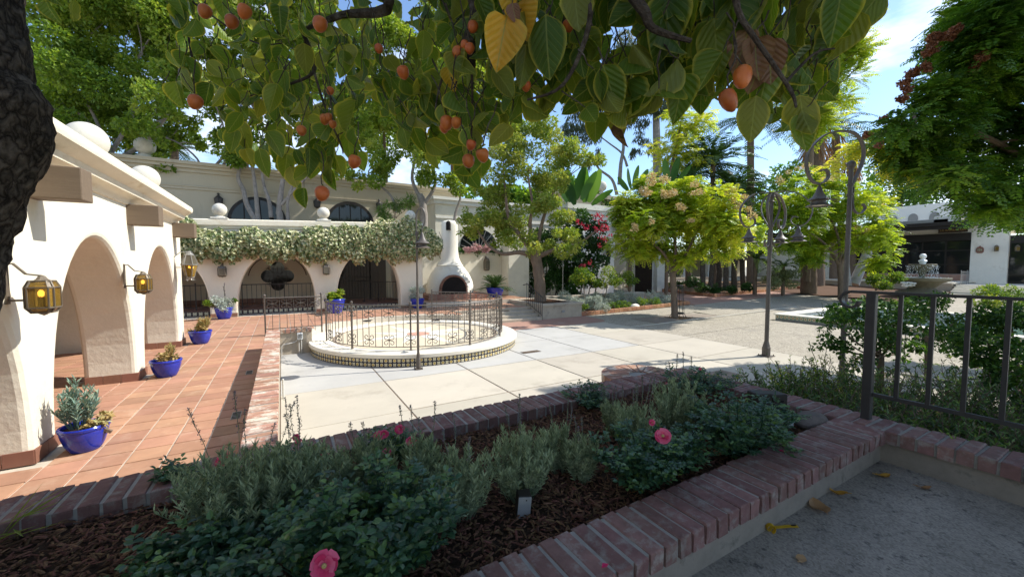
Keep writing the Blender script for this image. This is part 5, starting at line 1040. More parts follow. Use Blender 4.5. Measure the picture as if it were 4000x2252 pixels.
# ------------------------------------------------------------------ trees
def cl(lst, dep, rs=1.0, jit=0.0, seed=0):
    """clumps from photograph pixels at a depth in metres: (px, py, radius_px[, depth offset])"""
    r_ = random.Random(seed); out = []
    for c in lst:
        d = dep+(c[3] if len(c) > 3 else 0)+r_.uniform(-jit, jit); p = at(c[0], c[1], d); out.append((p.x, p.y, p.z, c[2]*d/FPX*rs))
    return out
def sub(clumps, k, f=.5, seed=0):
    """break balls into smaller uneven clumps so that gaps and shadow show"""
    rg = np.random.default_rng(seed); out = []
    for c in clumps:
        for i in range(k):
            d = unit(rg.normal(size=(1, 3)))[0]; q = rg.uniform(.35, .95); out.append((c[0]+d[0]*c[3]*q, c[1]+d[1]*c[3]*q, c[2]+d[2]*c[3]*q*.85, c[3]*f*rg.uniform(.6, 1.25)))
    return out
def leafy(name, clumps, n, ln, mat, parent, seed, droop=.2, wr=.6, tb=0.0, ts=1.0, flat=.8, label=None):
    rg = np.random.default_rng(seed); P, d, k, r = clump_points(rg, clumps, n)
    ct = rg.random(len(clumps))*.45
    D = d*.6+rg.normal(size=P.shape)*.6; D[:, 2] -= droop; N = rg.normal(size=P.shape)*.55; N[:, 2] += flat
    L_ = ln*rg.uniform(.6, 1.25, n); t = np.clip(tb+ts*(ct[k]+.55*rg.random(n)), 0, 1)
    return leaves(name, P, D, N, L_, L_*wr, t, M[mat], parent, label=label)
def frondy(name, clumps, n, ln, npair, ll, lw, mat, parent, seed, droop=.4, tb=0, ts=1.0, up=.15):
    rg = np.random.default_rng(seed); P, d, k, r = clump_points(rg, clumps, n); D = d*.8+rg.normal(size=P.shape)*.45; D[:, 2] = D[:, 2]*.5+up
    ct = rg.random(len(clumps))*.4
    Pq, Dq, Nq, Lq, lw_, fr = fronds(rg, P, D, ln*rg.uniform(.7, 1.2, n), npair, lw, ll, droop)
    t = np.clip(tb+ts*(ct[k][fr]+.35*rg.random(n)[fr]+.25*rg.random(len(fr))), 0, 1)
    return leaves(name, Pq, Dq, Nq, Lq, lw_, t, M[mat], parent)
def limbs(par, paths, mat, n=8):
    for pts, r0, r1 in paths:
        m = MB(); P_ = smooth_path(pts, 4); k = len(P_); m.tube(P_, [r0+(r1-r0)*(i/(k-1))**.8 for i in range(k)], n); m.build('limb', M[mat], par, smooth=True)
def pxp(lst, dep): return [at(a[0], a[1], dep+(a[2] if len(a) > 2 else 0)) for a in lst]
def twigs(par, frm, clumps, r, mat, seed=0, every=1):
    m = MB()
    for i, c in enumerate(clumps[::every]):
        f = min(frm, key=lambda q: (Vector(q)-Vector(c[:3])).length); m.tube(limb(f, c[:3], 5, .12, seed+i), [r*(1-.8*j/5) for j in range(6)], 5)
    m.build('twigs', M[mat], par, smooth=True, kind='stuff')
def big_tree(name, label, base, mat_b, paths, clumps, k, f, n, ln, mat_l, seed, cat='tree', twr=.05, **kw):
    t = thing(name, label, cat, base, world=True); pts0, r0, r1 = paths[0]
    m = MB(); P_ = smooth_path(pts0, 5); kk = len(P_); m.tube(P_, [(r0+(r1-r0)*(i/(kk-1)))*(1+.08*math.sin(i*1.7)) for i in range(kk)], 12); m.build('trunk', M[mat_b], t, smooth=True)
    limbs(t, paths[1:], mat_b); ends = [q for p, a, b in paths for q in p[len(p)//2:]]
    twigs(t, ends, clumps, twr, mat_b, seed)
    leafy('foliage', sub(clumps, k, f, seed) if k else clumps, n, ln, mat_l, t, seed, **kw); return t
# trees behind the rear arcade
d0 = 20.5
def base_of(px, py, d, z=.4): p = at(px, py, d); return (p.x, p.y, z)
b = base_of(440, 700, 19)
big_tree('shade_tree', 'big pale-trunked shade tree whose leaves fill the space above the left arcade', b, 'barkgrey',
    [([Vector(b), at(440, 660, 19), at(400, 540, 19)], .22, .15), (pxp([(430, 600), (480, 520), (520, 430), (470, 300)], 19), .12, .04), (pxp([(400, 560), (330, 460), (240, 400), (150, 360)], 19), .10, .03), (pxp([(430, 640), (560, 560), (640, 470), (700, 360)], 19), .13, .04), (pxp([(420, 580), (380, 480), (330, 380), (280, 250)], 19), .10, .03)],
    cl([(170, 110, 130), (330, 70, 150), (520, 100, 150), (290, 260, 150), (470, 290, 160), (640, 300, 120), (190, 420, 110), (400, 450, 110), (260, 480, 80), (610, 420, 80), (120, 260, 90), (560, 20, 120), (400, -60, 160), (180, -60, 150), (700, 150, 120), (720, -20, 130), (560, 480, 80), (640, 420, 80), (500, 540, 60), (330, 540, 60), (120, 470, 60)], 19, 1.15, 1.5, 1), 7, .42, 60000, .19, 'l_ficus', 11, twr=.05)
b = base_of(745, 850, d0)
big_tree('grey_trunk_tree', 'grey multi-stemmed tree forking widely just above the left end of the rear parapet', b, 'barkgrey',
    [([Vector(b), at(745, 850, d0), at(742, 812, d0)], .24, .2), (pxp([(738, 820), (690, 740), (640, 670), (560, 600), (500, 520)], d0), .13, .05), (pxp([(742, 815), (780, 730), (840, 650), (880, 590), (870, 480)], d0), .12, .04), (pxp([(748, 815), (820, 720), (890, 620), (950, 540), (1000, 440)], d0), .11, .03), (pxp([(800, 690), (770, 620), (700, 560), (650, 540)], d0), .06, .03)],
    cl([(700, 330, 90), (640, 200, 120), (800, 120, 140), (780, 260, 100), (960, 60, 140), (1020, 220, 90), (860, 430, 45), (960, 520, 40), (640, 520, 45), (720, 470, 40), (560, 540, 35), (1000, 0, 140), (880, 220, 90), (900, 330, 60), (780, 560, 35), (620, 600, 40), (690, 540, 50), (540, 610, 35), (850, 520, 40), (900, 600, 50), (1000, 580, 45), (620, 650, 40), (1060, 120, 100)], d0, 1.15, 1.2, 2), 6, .42, 40000, .19, 'l_ficus', 12, twr=.04)
b = base_of(1090, 870, d0)
big_tree('grey_trunk_tree', 'grey tree with several upright twisting stems before the first arched window', b, 'barkgrey',
    [([Vector(b), at(1095, 870, d0), at(1090, 820, d0), at(1105, 700, d0)], .2, .11), (pxp([(1000, 860), (965, 800), (950, 740), (930, 690), (945, 600), (900, 520), (880, 430)], d0), .15, .05), (pxp([(1008, 860), (1000, 760), (985, 650), (960, 570), (980, 450)], d0), .13, .04), (pxp([(1060, 850), (1050, 780), (1030, 720), (1025, 640), (1060, 540)], d0), .12, .04), (pxp([(1125, 860), (1125, 780), (1150, 690), (1130, 600)], d0), .1, .04), (pxp([(1100, 800), (1160, 730), (1210, 680), (1260, 600)], d0), .08, .03)],
    cl([(1180, 250, 110), (1300, 380, 90), (1250, 150, 110), (1150, 420, 70), (1350, 260, 90), (1080, 330, 80), (930, 330, 70), (1040, 480, 50), (1400, 470, 70), (1200, 30, 130), (1400, 100, 120), (1330, 540, 45), (1200, 560, 60), (1100, 600, 45), (1260, 640, 50), (1340, 660, 45)], d0, 1.15, 1.2, 3), 6, .42, 38000, .19, 'l_ficus', 13, twr=.04)
d1 = 21.5; b = base_of(1650, 880, d1)
big_tree('courtyard_tree', 'leafy tree with dense low clumps above the ivy and the second arched window', b, 'barkgrey',
    [([Vector(b), at(1655, 840, d1), at(1640, 760, d1)], .24, .17), (pxp([(1645, 780), (1610, 700), (1620, 600), (1590, 480)], d1), .12, .04), (pxp([(1655, 800), (1700, 720), (1690, 620), (1720, 520)], d1), .12, .04), (pxp([(1550, 830), (1530, 770), (1490, 730), (1440, 700)], d1), .08, .04), (pxp([(1770, 900), (1780, 830), (1800, 760), (1790, 650)], d1), .1, .04)],
    cl([(1440, 670, 65), (1380, 700, 35), (1490, 610, 70), (1600, 560, 80), (1700, 640, 90), (1740, 560, 90), (1560, 440, 100), (1680, 420, 110), (1800, 480, 90), (1500, 330, 90), (1640, 280, 110), (1820, 620, 60), (1770, 720, 50), (1780, 330, 100), (1550, 180, 120), (1720, 150, 130), (1880, 220, 110), (1900, 400, 80), (1450, 560, 50)], d1, 1.15, 1.2, 4), 6, .42, 52000, .18, 'l_ficus', 14, tb=.15, twr=.04)
# crabapple
d2 = 18.6; q = at(2112, 1163, d2); b = (q.x, q.y, .62)
big_tree('crabapple_tree', 'gnarled spreading tree with thick brown trunk in the concrete tree box', b, 'bark',
    [([Vector(b), at(2108, 1110, d2), at(2100, 1040, d2), at(2085, 985, d2)], .27, .25), (pxp([(2085, 1000), (2030, 985), (1960, 990), (1900, 950), (1860, 890)], d2), .15, .04), (pxp([(2085, 990), (2040, 930), (1990, 860), (1975, 760), (1965, 650)], d2), .15, .04), (pxp([(2090, 985), (2070, 880), (2080, 800), (2060, 680)], d2), .13, .04), (pxp([(2095, 985), (2110, 900), (2140, 800), (2180, 720)], d2), .13, .04), (pxp([(2105, 1000), (2180, 970), (2260, 950), (2330, 900)], d2), .14, .04)],
    cl([(1880, 880, 70), (1940, 840, 70), (1820, 850, 40), (1960, 930, 70), (2040, 880, 80), (1960, 740, 80), (1930, 640, 80), (2030, 600, 90), (2110, 680, 90), (2000, 520, 80), (2140, 560, 90), (2200, 690, 70), (2260, 640, 60), (2330, 630, 40), (2200, 830, 60), (2180, 930, 70), (2250, 965, 45), (2110, 800, 70), (2080, 960, 50), (1830, 920, 40), (2060, 500, 70), (2200, 600, 60), (1880, 760, 50)], d2, 1.1, .9, 5), 6, .42, 36000, .135, 'l_crab', 15, tb=.2, twr=.035)
# golden rain trees
def golden(name, label, b, d, paths, clumps, n, seed, pods, podmat='l_pod', mat='l_gold', tb=.1, ln=.42, guard=False, podsz=.055, npods=700):
    t = thing(name, label, 'tree', b, world=True); pts0, r0, r1 = paths[0]
    m = MB(); P_ = smooth_path(pts0, 5); kk = len(P_); m.tube(P_, [r0+(r1-r0)*(i/(kk-1)) for i in range(kk)], 12); m.build('trunk', M['bark'], t, smooth=True); limbs(t, paths[1:], 'bark')
    twigs(t, [q for p, a, c in paths for q in p[len(p)//2:]], clumps, .035, 'bark', seed)
    frondy('foliage', sub(clumps, 6, .45, seed), n, ln, 7, ln*.32, ln*.15, mat, t, seed, tb=tb)
    if pods:
        rg = np.random.default_rng(seed); P_, dd, k, r = clump_points(rg, sub(pods, 3, .5, seed), npods); N = rg.normal(size=P_.shape)
        leaves('seed_pods', P_, rg.normal(size=P_.shape)+np.array([[0, 0, -.5]]), N, podsz*1.3, podsz*1.1, rg.random(len(P_)), M[podmat], t, fold=.45)
    return t
d3 = 17.75; q = onz(2636, 1242, 0)
golden('golden_tree', 'bright yellow-green tree with pale seed pods standing in the paved grate', (q.x, q.y, 0), d3,
    [([q, at(2634, 1180, d3), at(2630, 1100, d3), at(2628, 1060, d3)], .15, .12), (pxp([(2628, 1070), (2600, 1000), (2540, 940), (2480, 880)], d3), .09, .03), (pxp([(2632, 1065), (2690, 1010), (2770, 960), (2860, 930), (2930, 900)], d3), .09, .03), (pxp([(2630, 1060), (2640, 970), (2620, 880), (2600, 800)], d3), .08, .03), (pxp([(2660, 1030), (2700, 950), (2740, 860), (2760, 800)], d3, ), .07, .03)],
    cl([(2480, 830, 85), (2550, 770, 90), (2660, 790, 100), (2760, 820, 100), (2850, 870, 85), (2930, 910, 55), (2620, 880, 105), (2720, 930, 95), (2500, 910, 70), (2440, 800, 45), (2820, 950, 60), (2580, 960, 60), (2470, 960, 60), (2660, 1000, 40)], d3, 1.05, 1.2, 6), 6000, 16,
    cl([(2560, 700, 45), (2530, 740, 40), (2600, 760, 40), (2720, 740, 40), (2850, 760, 40), (2890, 790, 40), (2670, 800, 30), (2470, 890, 25), (2930, 830, 35), (2700, 860, 20), (2540, 860, 20)], d3-1.6, .9, .3, 7), npods=1700)
d4 = 24.0; q = at(3285, 1170, d4)
golden('golden_tree', 'green and yellow tree with tan pods beside the pool and white-trunked palms', (q.x, q.y, q.z), d4,
    [([q, at(3285, 1100, d4), at(3280, 1030, d4)], .17, .14), (pxp([(3280, 1040), (3230, 960), (3150, 900), (3080, 850)], d4), .1, .03), (pxp([(3283, 1035), (3320, 960), (3390, 900), (3440, 860)], d4), .1, .03), (pxp([(3280, 1035), (3275, 930), (3230, 820), (3200, 740)], d4), .09, .03)],
    cl([(3050, 770, 80), (3150, 720, 90), (3270, 780, 110), (3390, 840, 90), (3470, 890, 55), (3110, 860, 100), (3240, 900, 105), (3370, 940, 85), (3000, 830, 60), (3440, 1010, 45), (3080, 960, 60), (3180, 980, 60), (3330, 740, 60)], d4, 1.05, 1.5, 8), 5200, 17,
    cl([(3140, 640, 45), (3060, 690, 35), (3360, 900, 30), (3240, 690, 35), (3420, 800, 30)], d4-1, .9, .3, 9), tb=.0, ln=.5, npods=700)
d5 = 8.6; q = at(4420, 1560, d5); q.z = .3
dt_ = golden('dark_tree', 'big shady tree with brown seed clusters overhanging from the right', (q.x, q.y, .3), d5,
    [([q, at(4400, 1200, d5), at(4330, 900, d5), at(4280, 700, d5)], .2, .16), (pxp([(4330, 900), (4100, 700), (3900, 560), (3700, 480), (3560, 460)], d5), .10, .025), (pxp([(4330, 880), (4100, 830), (3900, 800), (3700, 770)], d5), .09, .025), (pxp([(4280, 700), (4080, 420), (3900, 250), (3760, 130)], d5), .1, .025), (pxp([(4280, 700), (4200, 300), (4100, 0)], d5), .1, .04)],
    cl([(3560, 560, 90), (3640, 430, 110), (3760, 300, 130), (3900, 120, 150), (3720, 550, 120), (3880, 480, 150), (3590, 640, 60), (3760, 640, 100), (3930, 700, 130), (3920, 800, 75), (3820, 760, 60), (4000, 830, 90), (3680, 670, 55), (3520, 480, 50), (3980, 300, 150), (3800, 50, 100), (4100, 100, 200), (4150, 500, 200), (4200, 850, 150), (4050, -200, 250), (3700, 170, 60)], d5, 1.05, 1.2, 10), 11500, 18,
    cl([(3690, 150, 45), (3640, 190, 35), (3560, 300, 40), (3520, 340, 35), (3600, 270, 30), (3800, 210, 45), (3830, 240, 40), (3880, 30, 50), (3400, 520, 25), (3440, 560, 25), (3520, 390, 30), (3460, 470, 25), (3740, 110, 30)], d5-.5, .8, .3, 11), 'l_podbrown', 'l_dark', ln=.34, podsz=.045, npods=3600)
# feathery light tree and yellow spray right of centre
d6 = 15.0; q = at(3100, 1000, 26)
t = thing('feathery_tree', 'tall feathery bright green tree rising between lamp post and palms', 'tree', (at(3160, 900, 27).x, at(3160, 900, 27).y, .4), world=True)
m = MB(); m.tube(pxp([(3150, 1100), (3160, 800), (3170, 500), (3150, 250)], 27), [.25, .2, .15, .06], 8); m.build('trunk', M['bark'], t, smooth=True)
cc = cl([(3060, 120, 90), (3170, 60, 100), (3250, 150, 90), (3120, 250, 90), (3230, 320, 90), (3090, 380, 80), (3210, 430, 70), (3330, 60, 70), (3350, 200, 60), (3000, 200, 60), (3290, 390, 50), (3160, 510, 50)], 27, 1, 1.5, 3)
limbs(t, [([at(3160, 600, 27), Vector(c[:3])*.5+at(3160, 400, 27)*.5, Vector(c[:3])], .07, .02) for c in cc[::2]], 'bark', 5)
frondy('foliage', sub(cc, 5, .45, 2), 2300, .9, 9, .26, .08, 'l_gold', t, 31, tb=.05, droop=.3)
d7 = 9.5; m = MB(); m.tube(pxp([(3900, 560), (3700, 600), (3520, 600), (3400, 575), (3290, 590)], d7), [.04, .03, .022, .015, .006], 7); m.build('limb', M['bark'], dt_, smooth=True)
frondy('yellow_foliage', cl([(3280, 610, 30), (3330, 590, 35), (3390, 580, 40), (3450, 570, 40), (3500, 590, 40), (3240, 650, 20), (3540, 640, 50), (3460, 520, 30)], d7, 1, .2, 3), 230, .36, 8, .12, .045, 'l_gold', dt_, 41, tb=.35, droop=.6)
# eucalyptus
d8 = 38; t = thing('eucalyptus', 'tall wispy eucalyptus with pale bare limbs behind the parapet', 'tree', (at(2500, 900, d8).x, at(2500, 900, d8).y, 0), world=True)
m = MB(); m.tube(pxp([(2565, 1100), (2568, 750), (2565, 550), (2560, 350), (2550, 150)], d8), [.5, .42, .36, .28, .12], 8); m.build('trunk', M['barkgrey'], t, smooth=True)
limbs(t, [(pxp([(2420, 720), (2425, 640), (2435, 560), (2400, 500), (2350, 450)], d8), .22, .08), (pxp([(2450, 650), (2430, 600), (2380, 560), (2300, 500)], d8), .14, .05), (pxp([(2410, 760), (2390, 700), (2340, 660), (2320, 620)], d8), .18, .08), (pxp([(2565, 700), (2600, 640), (2650, 560), (2700, 480)], d8), .2, .07)], 'barkgrey', 6)
rg = np.random.default_rng(6); P_, dd, k, r = clump_points(rg, sub(cl([(2260, 500, 85), (2200, 590, 45), (2330, 430, 90), (2480, 480, 60), (2540, 420, 80), (2530, 560, 45), (2440, 400, 90), (2640, 380, 80), (2340, 600, 40), (2300, 640, 30), (2560, 250, 120), (2400, 250, 120), (2660, 520, 40), (2480, 600, 30), (2240, 430, 60)], d8, 1, 1, 3), 7, .42, 5), 17000)
leaves('foliage', P_, rg.normal(size=P_.shape)*.35+np.array([[0, 0, -1.]]), rg.normal(size=P_.shape), .48*rg.uniform(.6, 1.2, len(P_)), .085, rg.random(len(P_)), M['l_euc'], t)
t = thing('lime_tree', 'small lime-green tree catching the sun in front of the eucalyptus trunk', 'tree', (at(2660, 900, 30).x, at(2660, 900, 30).y, .3), world=True)
m = MB(); m.tube(pxp([(2600, 1000), (2610, 700), (2640, 580), (2660, 480)], 30), [.16, .13, .1, .04], 7); m.build('trunk', M['bark'], t, smooth=True)
frondy('foliage', sub(cl([(2620, 560, 60), (2690, 500, 60), (2660, 450, 45), (2740, 470, 40), (2600, 630, 45), (2700, 590, 50)], 30, 1, .5, 3), 5, .5, 3), 420, .9, 8, .28, .10, 'l_gold', t, 43, tb=.2)
# palms
def palm(label, top, base, r, n, L_, mat, seed, droop=.5, ll=.55, lw=.06, npair=26, up=.35, skirt=0, bark='bark', trunk_wave=0, name='palm_tree'):
    top = Vector(top); base = Vector(base); t = thing(name, label, 'palm tree', base, world=True); rg = np.random.default_rng(seed); m = MB(); k = 16
    m.tube([base.lerp(top, i/k)+Vector((trunk_wave*math.sin(i*.5), 0, 0)) for i in range(k+1)], [r*(1.15-.25*i/k)*(1+.05*(i % 2)) for i in range(k+1)], 12); m.build('trunk', M[bark], t, smooth=True)
    a = rg.uniform(0, 2*PI, n); e = rg.uniform(-.35, 1.1, n)+up*.3; D = np.stack([np.cos(a)*np.cos(e), np.sin(a)*np.cos(e), np.sin(e)], 1); P_ = np.tile(np.array(top)[None], (n, 1)); Ln = L_*rg.uniform(.8, 1.1, n)
    Pq, Dq, Nq, Lq, lw_, fr = fronds(rg, P_, D, Ln, npair, lw, ll, droop, spread=55); leaves('fronds', Pq, Dq, Nq, Lq, lw_, rg.random(len(Pq))*.6+.4*rg.random(n)[fr], M[mat], t)
    m = MB()
    for i in range(n):
        d_ = Vector(D[i]); m.tube([Vector(P_[i])+d_*(Ln[i]*s)-Vector((0, 0, droop*Ln[i]*s*s)) for s in (0, .25, .5, .75, 1)], [.03, .025, .02, .012, .004], 4)
    m.build('frond_ribs', M['l_palmlit'], t)
    if skirt:
        n2 = skirt; a = rg.uniform(0, 2*PI, n2); z = rg.random(n2)*L_*.8; P2 = np.stack([top.x+np.cos(a)*r*1.2, top.y+np.sin(a)*r*1.2, top.z-z], 1); D2 = np.stack([np.cos(a)*.4, np.sin(a)*.4, -np.ones(n2)], 1)+rg.normal(size=(n2, 3))*.15
        leaves('dry_skirt', P2, D2, rg.normal(size=P2.shape), L_*.35, .09, rg.random(n2), M['l_dry'], t)
    return t
def pp(px, d, z=.4): q = at(px, 1040, d); return (q.x, q.y, z)
palm('feather palm with dense dark crown behind the golden tree', at(2785, 640, 31), pp(2790, 31), .2, 46, 4.4, 'l_palm', 1, lw=.10, ll=.7)
palm('feather palm crown left of the dark one above the golden tree pods', at(2690, 700, 33), pp(2690, 33), .2, 40, 4.0, 'l_palm', 2, lw=.10, ll=.65)
palm('tall thin feather palm with arching fronds against the cloud', at(2932, 470, 36), pp(2935, 36), .3, 34, 4.8, 'l_palm', 3, droop=.6, lw=.09)
palm('short bushy palm between the tall trunks', at(2870, 740, 30), pp(2870, 30), .18, 40, 3.6, 'l_palm', 4, lw=.10)
palm('thick-trunked palm with dry skirt behind the lamp arm', at(3190, 480, 34), pp(3185, 34), .62, 40, 4.4, 'l_palm', 5, skirt=160, lw=.09)
palm('slim palm with straw skirt right of the lamp post', at(3330, 590, 38), pp(3325, 38), .38, 20, 3.0, 'l_palm', 6, skirt=260)
palm('slim palm with grey trunk seen through the lamp arm loop', at(3265, 520, 37), pp(3262, 37), .33, 20, 3.4, 'l_palm', 7, skirt=120)
palm('stout ringed palm trunk beside the second golden tree', at(3160, 800, 27.5), (at(3160, 1120, 27.5).x, at(3160, 1120, 27.5).y, .4), .42, 20, 3.0, 'l_palm', 8)
palm('low palm with bright arching fronds in the shaded bed', at(2950, 1010, 27), (at(2950, 1090, 27).x, at(2950, 1090, 27).y, .4), .12, 16, 1.9, 'l_palmlit', 9, droop=.7, ll=.35, npair=20)
palm('small fan of bright palm fronds by the stout trunk', at(3060, 1040, 26), (at(3060, 1100, 26).x, at(3060, 1100, 26).y, .4), .1, 10, 1.5, 'l_palmlit', 19, droop=.6, ll=.3, npair=18)
palm('spiky palm top rising over the upper building roof', at(955, 620, 30), pp(955, 30), .3, 20, 2.2, 'l_palmlit', 20, droop=.35)
palm('small palm top over the upper building behind the plaster ball', at(680, 580, 30), pp(680, 30), .3, 20, 2.6, 'l_palm', 21, droop=.45)
# white curving trunks near the fountain
for i, (path, lab) in enumerate(((((3305, 1115), (3300, 1060), (3295, 980), (3285, 900)), 'whitewashed palm trunk standing straight in the mulch bed'), (((3335, 1110), (3365, 1040), (3390, 980), (3400, 900)), 'whitewashed palm trunk leaning right in the mulch bed'))):
    d = 26.5; t = thing('white_palm', lab, 'palm tree', at(path[0][0], path[0][1], d), world=True); P_ = smooth_path(pxp(path, d), 4); m = MB(); m.tube(P_, [.30-.08*j/len(P_) for j in range(len(P_))], 12); m.build('trunk', M['bark_white'], t, smooth=True)
    rg = np.random.default_rng(i); n = 14; a = rg.uniform(0, 6.28, n); top = P_[-1]; D = np.stack([np.cos(a), np.sin(a), rg.uniform(.1, 1, n)], 1); Pq, Dq, Nq, Lq, lw_, fr = fronds(rg, np.tile(np.array(top)[None], (n, 1)), D, np.full(n, 2.2), 20, .06, .4, .5); leaves('fronds', Pq, Dq, Nq, Lq, lw_, rg.random(len(Pq)), M['l_palm'], t)
# stems in the shaded bed
for i, px in enumerate((2745, 2775, 2805, 2835, 2870, 2905)):
    d = 27.5+.4*(i % 3); b_ = at(px, 1130, d); t = thing('slender_palm', 'dark slender palm stem in the shaded bed beyond the gateway', 'palm tree', (b_.x, b_.y, b_.z), 0, 'palm stems in the shaded bed', world=True); m = MB(); m.tube(pxp([(px, 1135), (px+6*math.sin(i), 1060), (px+14*math.sin(i*2), 960), (px+20*math.cos(i), 860)], d), [.2, .17, .15, .12], 9); m.build('trunk', M['bark_dark'], t, smooth=True)
    rg = np.random.default_rng(50+i); n = 9; a = rg.uniform(0, 6.28, n); top = at(px+20*math.cos(i), 860, d); D = np.stack([np.cos(a), np.sin(a), rg.uniform(-.2, 1, n)], 1); Pq, Dq, Nq, Lq, lw_, fr = fronds(rg, np.tile(np.array(top)[None], (n, 1)), D, np.full(n, 1.9), 18, .06, .4, .5); leaves('fronds', Pq, Dq, Nq, Lq, lw_, rg.random(len(Pq)), M['l_palm'], t)
# distant tree masses closing the view
for i, (cls, d, lab, mt) in enumerate((([(2780, 820, 140), (2960, 860, 140), (3120, 900, 120), (2640, 860, 120), (2900, 760, 100), (3050, 740, 90)], 44, 'dark dense trees behind the palms and the pavilion', 'l_dark'), ([(3400, 740, 90), (3520, 760, 110), (3650, 730, 120), (3780, 740, 120), (3450, 670, 60), (3560, 690, 60)], 75, 'distant bluish pines above the restaurant roof', 'l_dark'), ([(2150, 760, 130), (2280, 800, 90), (2020, 800, 100), (1900, 780, 90)], 32, 'shadowy trees behind the crabapple and the cream wing', 'l_dark'), ([(300, 420, 150), (500, 470, 120), (120, 520, 120), (640, 540, 60)], 34, 'trees seen low through the left shade tree', 'l_ficus'), ([(1500, 500, 140), (1300, 450, 130), (1750, 450, 120)], 32, 'trees glimpsed between the courtyard tree limbs', 'l_ficus'))):
    cc = cl(cls, d, 1, 1, i); b_ = cc[0]; t = thing('background_trees', lab, 'trees', (b_[0], b_[1], .3), world=True); leafy('foliage', sub(cc, 6, .45, i), 9000, .16+.006*d, mt, t, 60+i)
    for j, c in enumerate(cc[:4]): m = MB(); m.tube(limb((c[0], c[1], .2), c[:3], 6, .05, j), [.3, .28, .26, .22, .18, .14, .08], 7); m.build('trunk', M['bark'], t, smooth=True)
# ------------------------------------------------------------------ ivy, bougainvillea, hedges
iv = thing('ivy', 'cream variegated ivy cascading over the rear arcade below its white parapet', 'ivy', (1.5, 17.2, 3), world=True)
rg = np.random.default_rng(77); tx = [670, 700, 740, 800, 900, 1000, 1100, 1200, 1300, 1400, 1480, 1540, 1600, 1660, 1700, 1725]; ttop = [860, 838, 850, 895, 900, 890, 905, 888, 880, 878, 862, 848, 850, 870, 900, 950]; tbot = [990, 1000, 1015, 1020, 1010, 1005, 1010, 1022, 1018, 1015, 1020, 1018, 1012, 1010, 1000, 980]
n = 11500; px = rg.uniform(670, 1725, n); u = rg.random(n); topv = np.interp(px, tx, ttop)+8*np.sin(px*.05)+6*np.sin(px*.13); botv = np.interp(px, tx, tbot)+9*np.sin(px*.09+1)+9*np.sin(px*.037)+7*np.sin(px*.21)
py = topv+(botv-topv)*u; bulge = .16+.30*np.sin(PI*np.clip(u*.8+.15, 0, 1))*(1+.35*np.sin(px*.045)*np.cos(px*.017+u*5))
yy = 17.28-bulge*rg.random(n)**.35; P_ = np.array([tuple(ony(a, b_, c)) for a, b_, c in zip(px, py, yy)])
N = rg.normal(size=P_.shape)*.45+np.array([[.25, -.8, .45]]); D = rg.normal(size=P_.shape)*.6+np.array([[0, -.25, -.8]]); L_ = .115*rg.uniform(.6, 1.2, n)
dry = (u > .86) & (rg.random(n) < .6)
leaves('foliage', P_[~dry], D[~dry], N[~dry], L_[~dry], L_[~dry]*.95, np.clip(rg.random(n)[~dry]*.95+.1, 0, 1), M['l_ivy'], iv); leaves('dry_fringe', P_[dry], D[dry], N[dry], L_[dry], L_[dry]*.9, rg.random(dry.sum()), M['l_ivy_dry'], iv)
m = MB()
for i in range(26): a = 690+i*41; m.tube([ony(a, 905, 17.26), ony(a+15, 940, 17.2), ony(a-8, 980, 17.22), ony(a+6, 1012, 17.24)], .012, 4)
m.build('stems', M['bark'], iv)
bo = thing('bougainvillea', 'dense bougainvillea climbing the wall with crimson bracts near the top right', 'bougainvillea', (15, 19, .3), world=True)
cc = cl([(2080, 1100, 60), (2100, 1020, 60), (2140, 940, 60), (2200, 900, 60), (2260, 870, 55), (2180, 1010, 70), (2180, 1100, 70), (2260, 960, 70), (2280, 1060, 70), (2330, 930, 60), (2340, 1020, 45), (2060, 950, 40), (2230, 1130, 50), (2350, 890, 35), (2310, 1100, 40), (2100, 1130, 40), (2030, 1110, 35)], 23.3, 1.05, .3, 2)
leafy('foliage', sub(cc, 5, .5, 3), 19000, .17, 'l_boug', bo, 71, flat=.3); rg = np.random.default_rng(3)
P_, dd, k, r = clump_points(rg, sub(cl([(2330, 840, 28), (2300, 885, 24), (2360, 880, 26), (2365, 930, 20), (2270, 870, 18), (2340, 960, 14), (2280, 1040, 18), (2310, 1030, 14), (2245, 960, 10), (2345, 905, 20)], 21.6, 1.1, .3, 4), 3, .6, 5), 380); leaves('bracts', P_, rg.normal(size=P_.shape), rg.normal(size=P_.shape), .11, .085, rg.random(380), M['l_red'], bo)
m = MB()
for c in cc[::2]: m.tube(limb((c[0], c[1]+.4, .2), c[:3], 5, .1, 3), [.05, .045, .04, .03, .02, .01], 5)
m.build('stems', M['bark'], bo)
def shrub(name, label, clumps, n, ln, mat, seed, cat='shrub', group=None, wr=.5, stem='bark', k=4, f=.5, **kw):
    c = clumps[0]; zb = min(q[2]-q[3]*.7 for q in clumps); t = thing(name, label, cat, (c[0], c[1], zb), 0, group, world=True)
    leafy('foliage', sub(clumps, k, f, seed) if k else clumps, n, ln, mat, t, seed, wr=wr, **kw); m = MB()
    for i in range(5): q = clumps[i % len(clumps)]; m.tube(limb((c[0]+.03*i, c[1], zb-.05), (q[0], q[1], q[2]+q[3]*.2), 4, .15, seed+i), [.02, .018, .015, .01, .005], 4)
    m.build('stems', M[stem], t); return t
def gcl(px, py, r, h=1.0, z=.1, dz=.6): q = onz(px, py, z); return (q.x, q.y, z+r*dz*h, r, h)
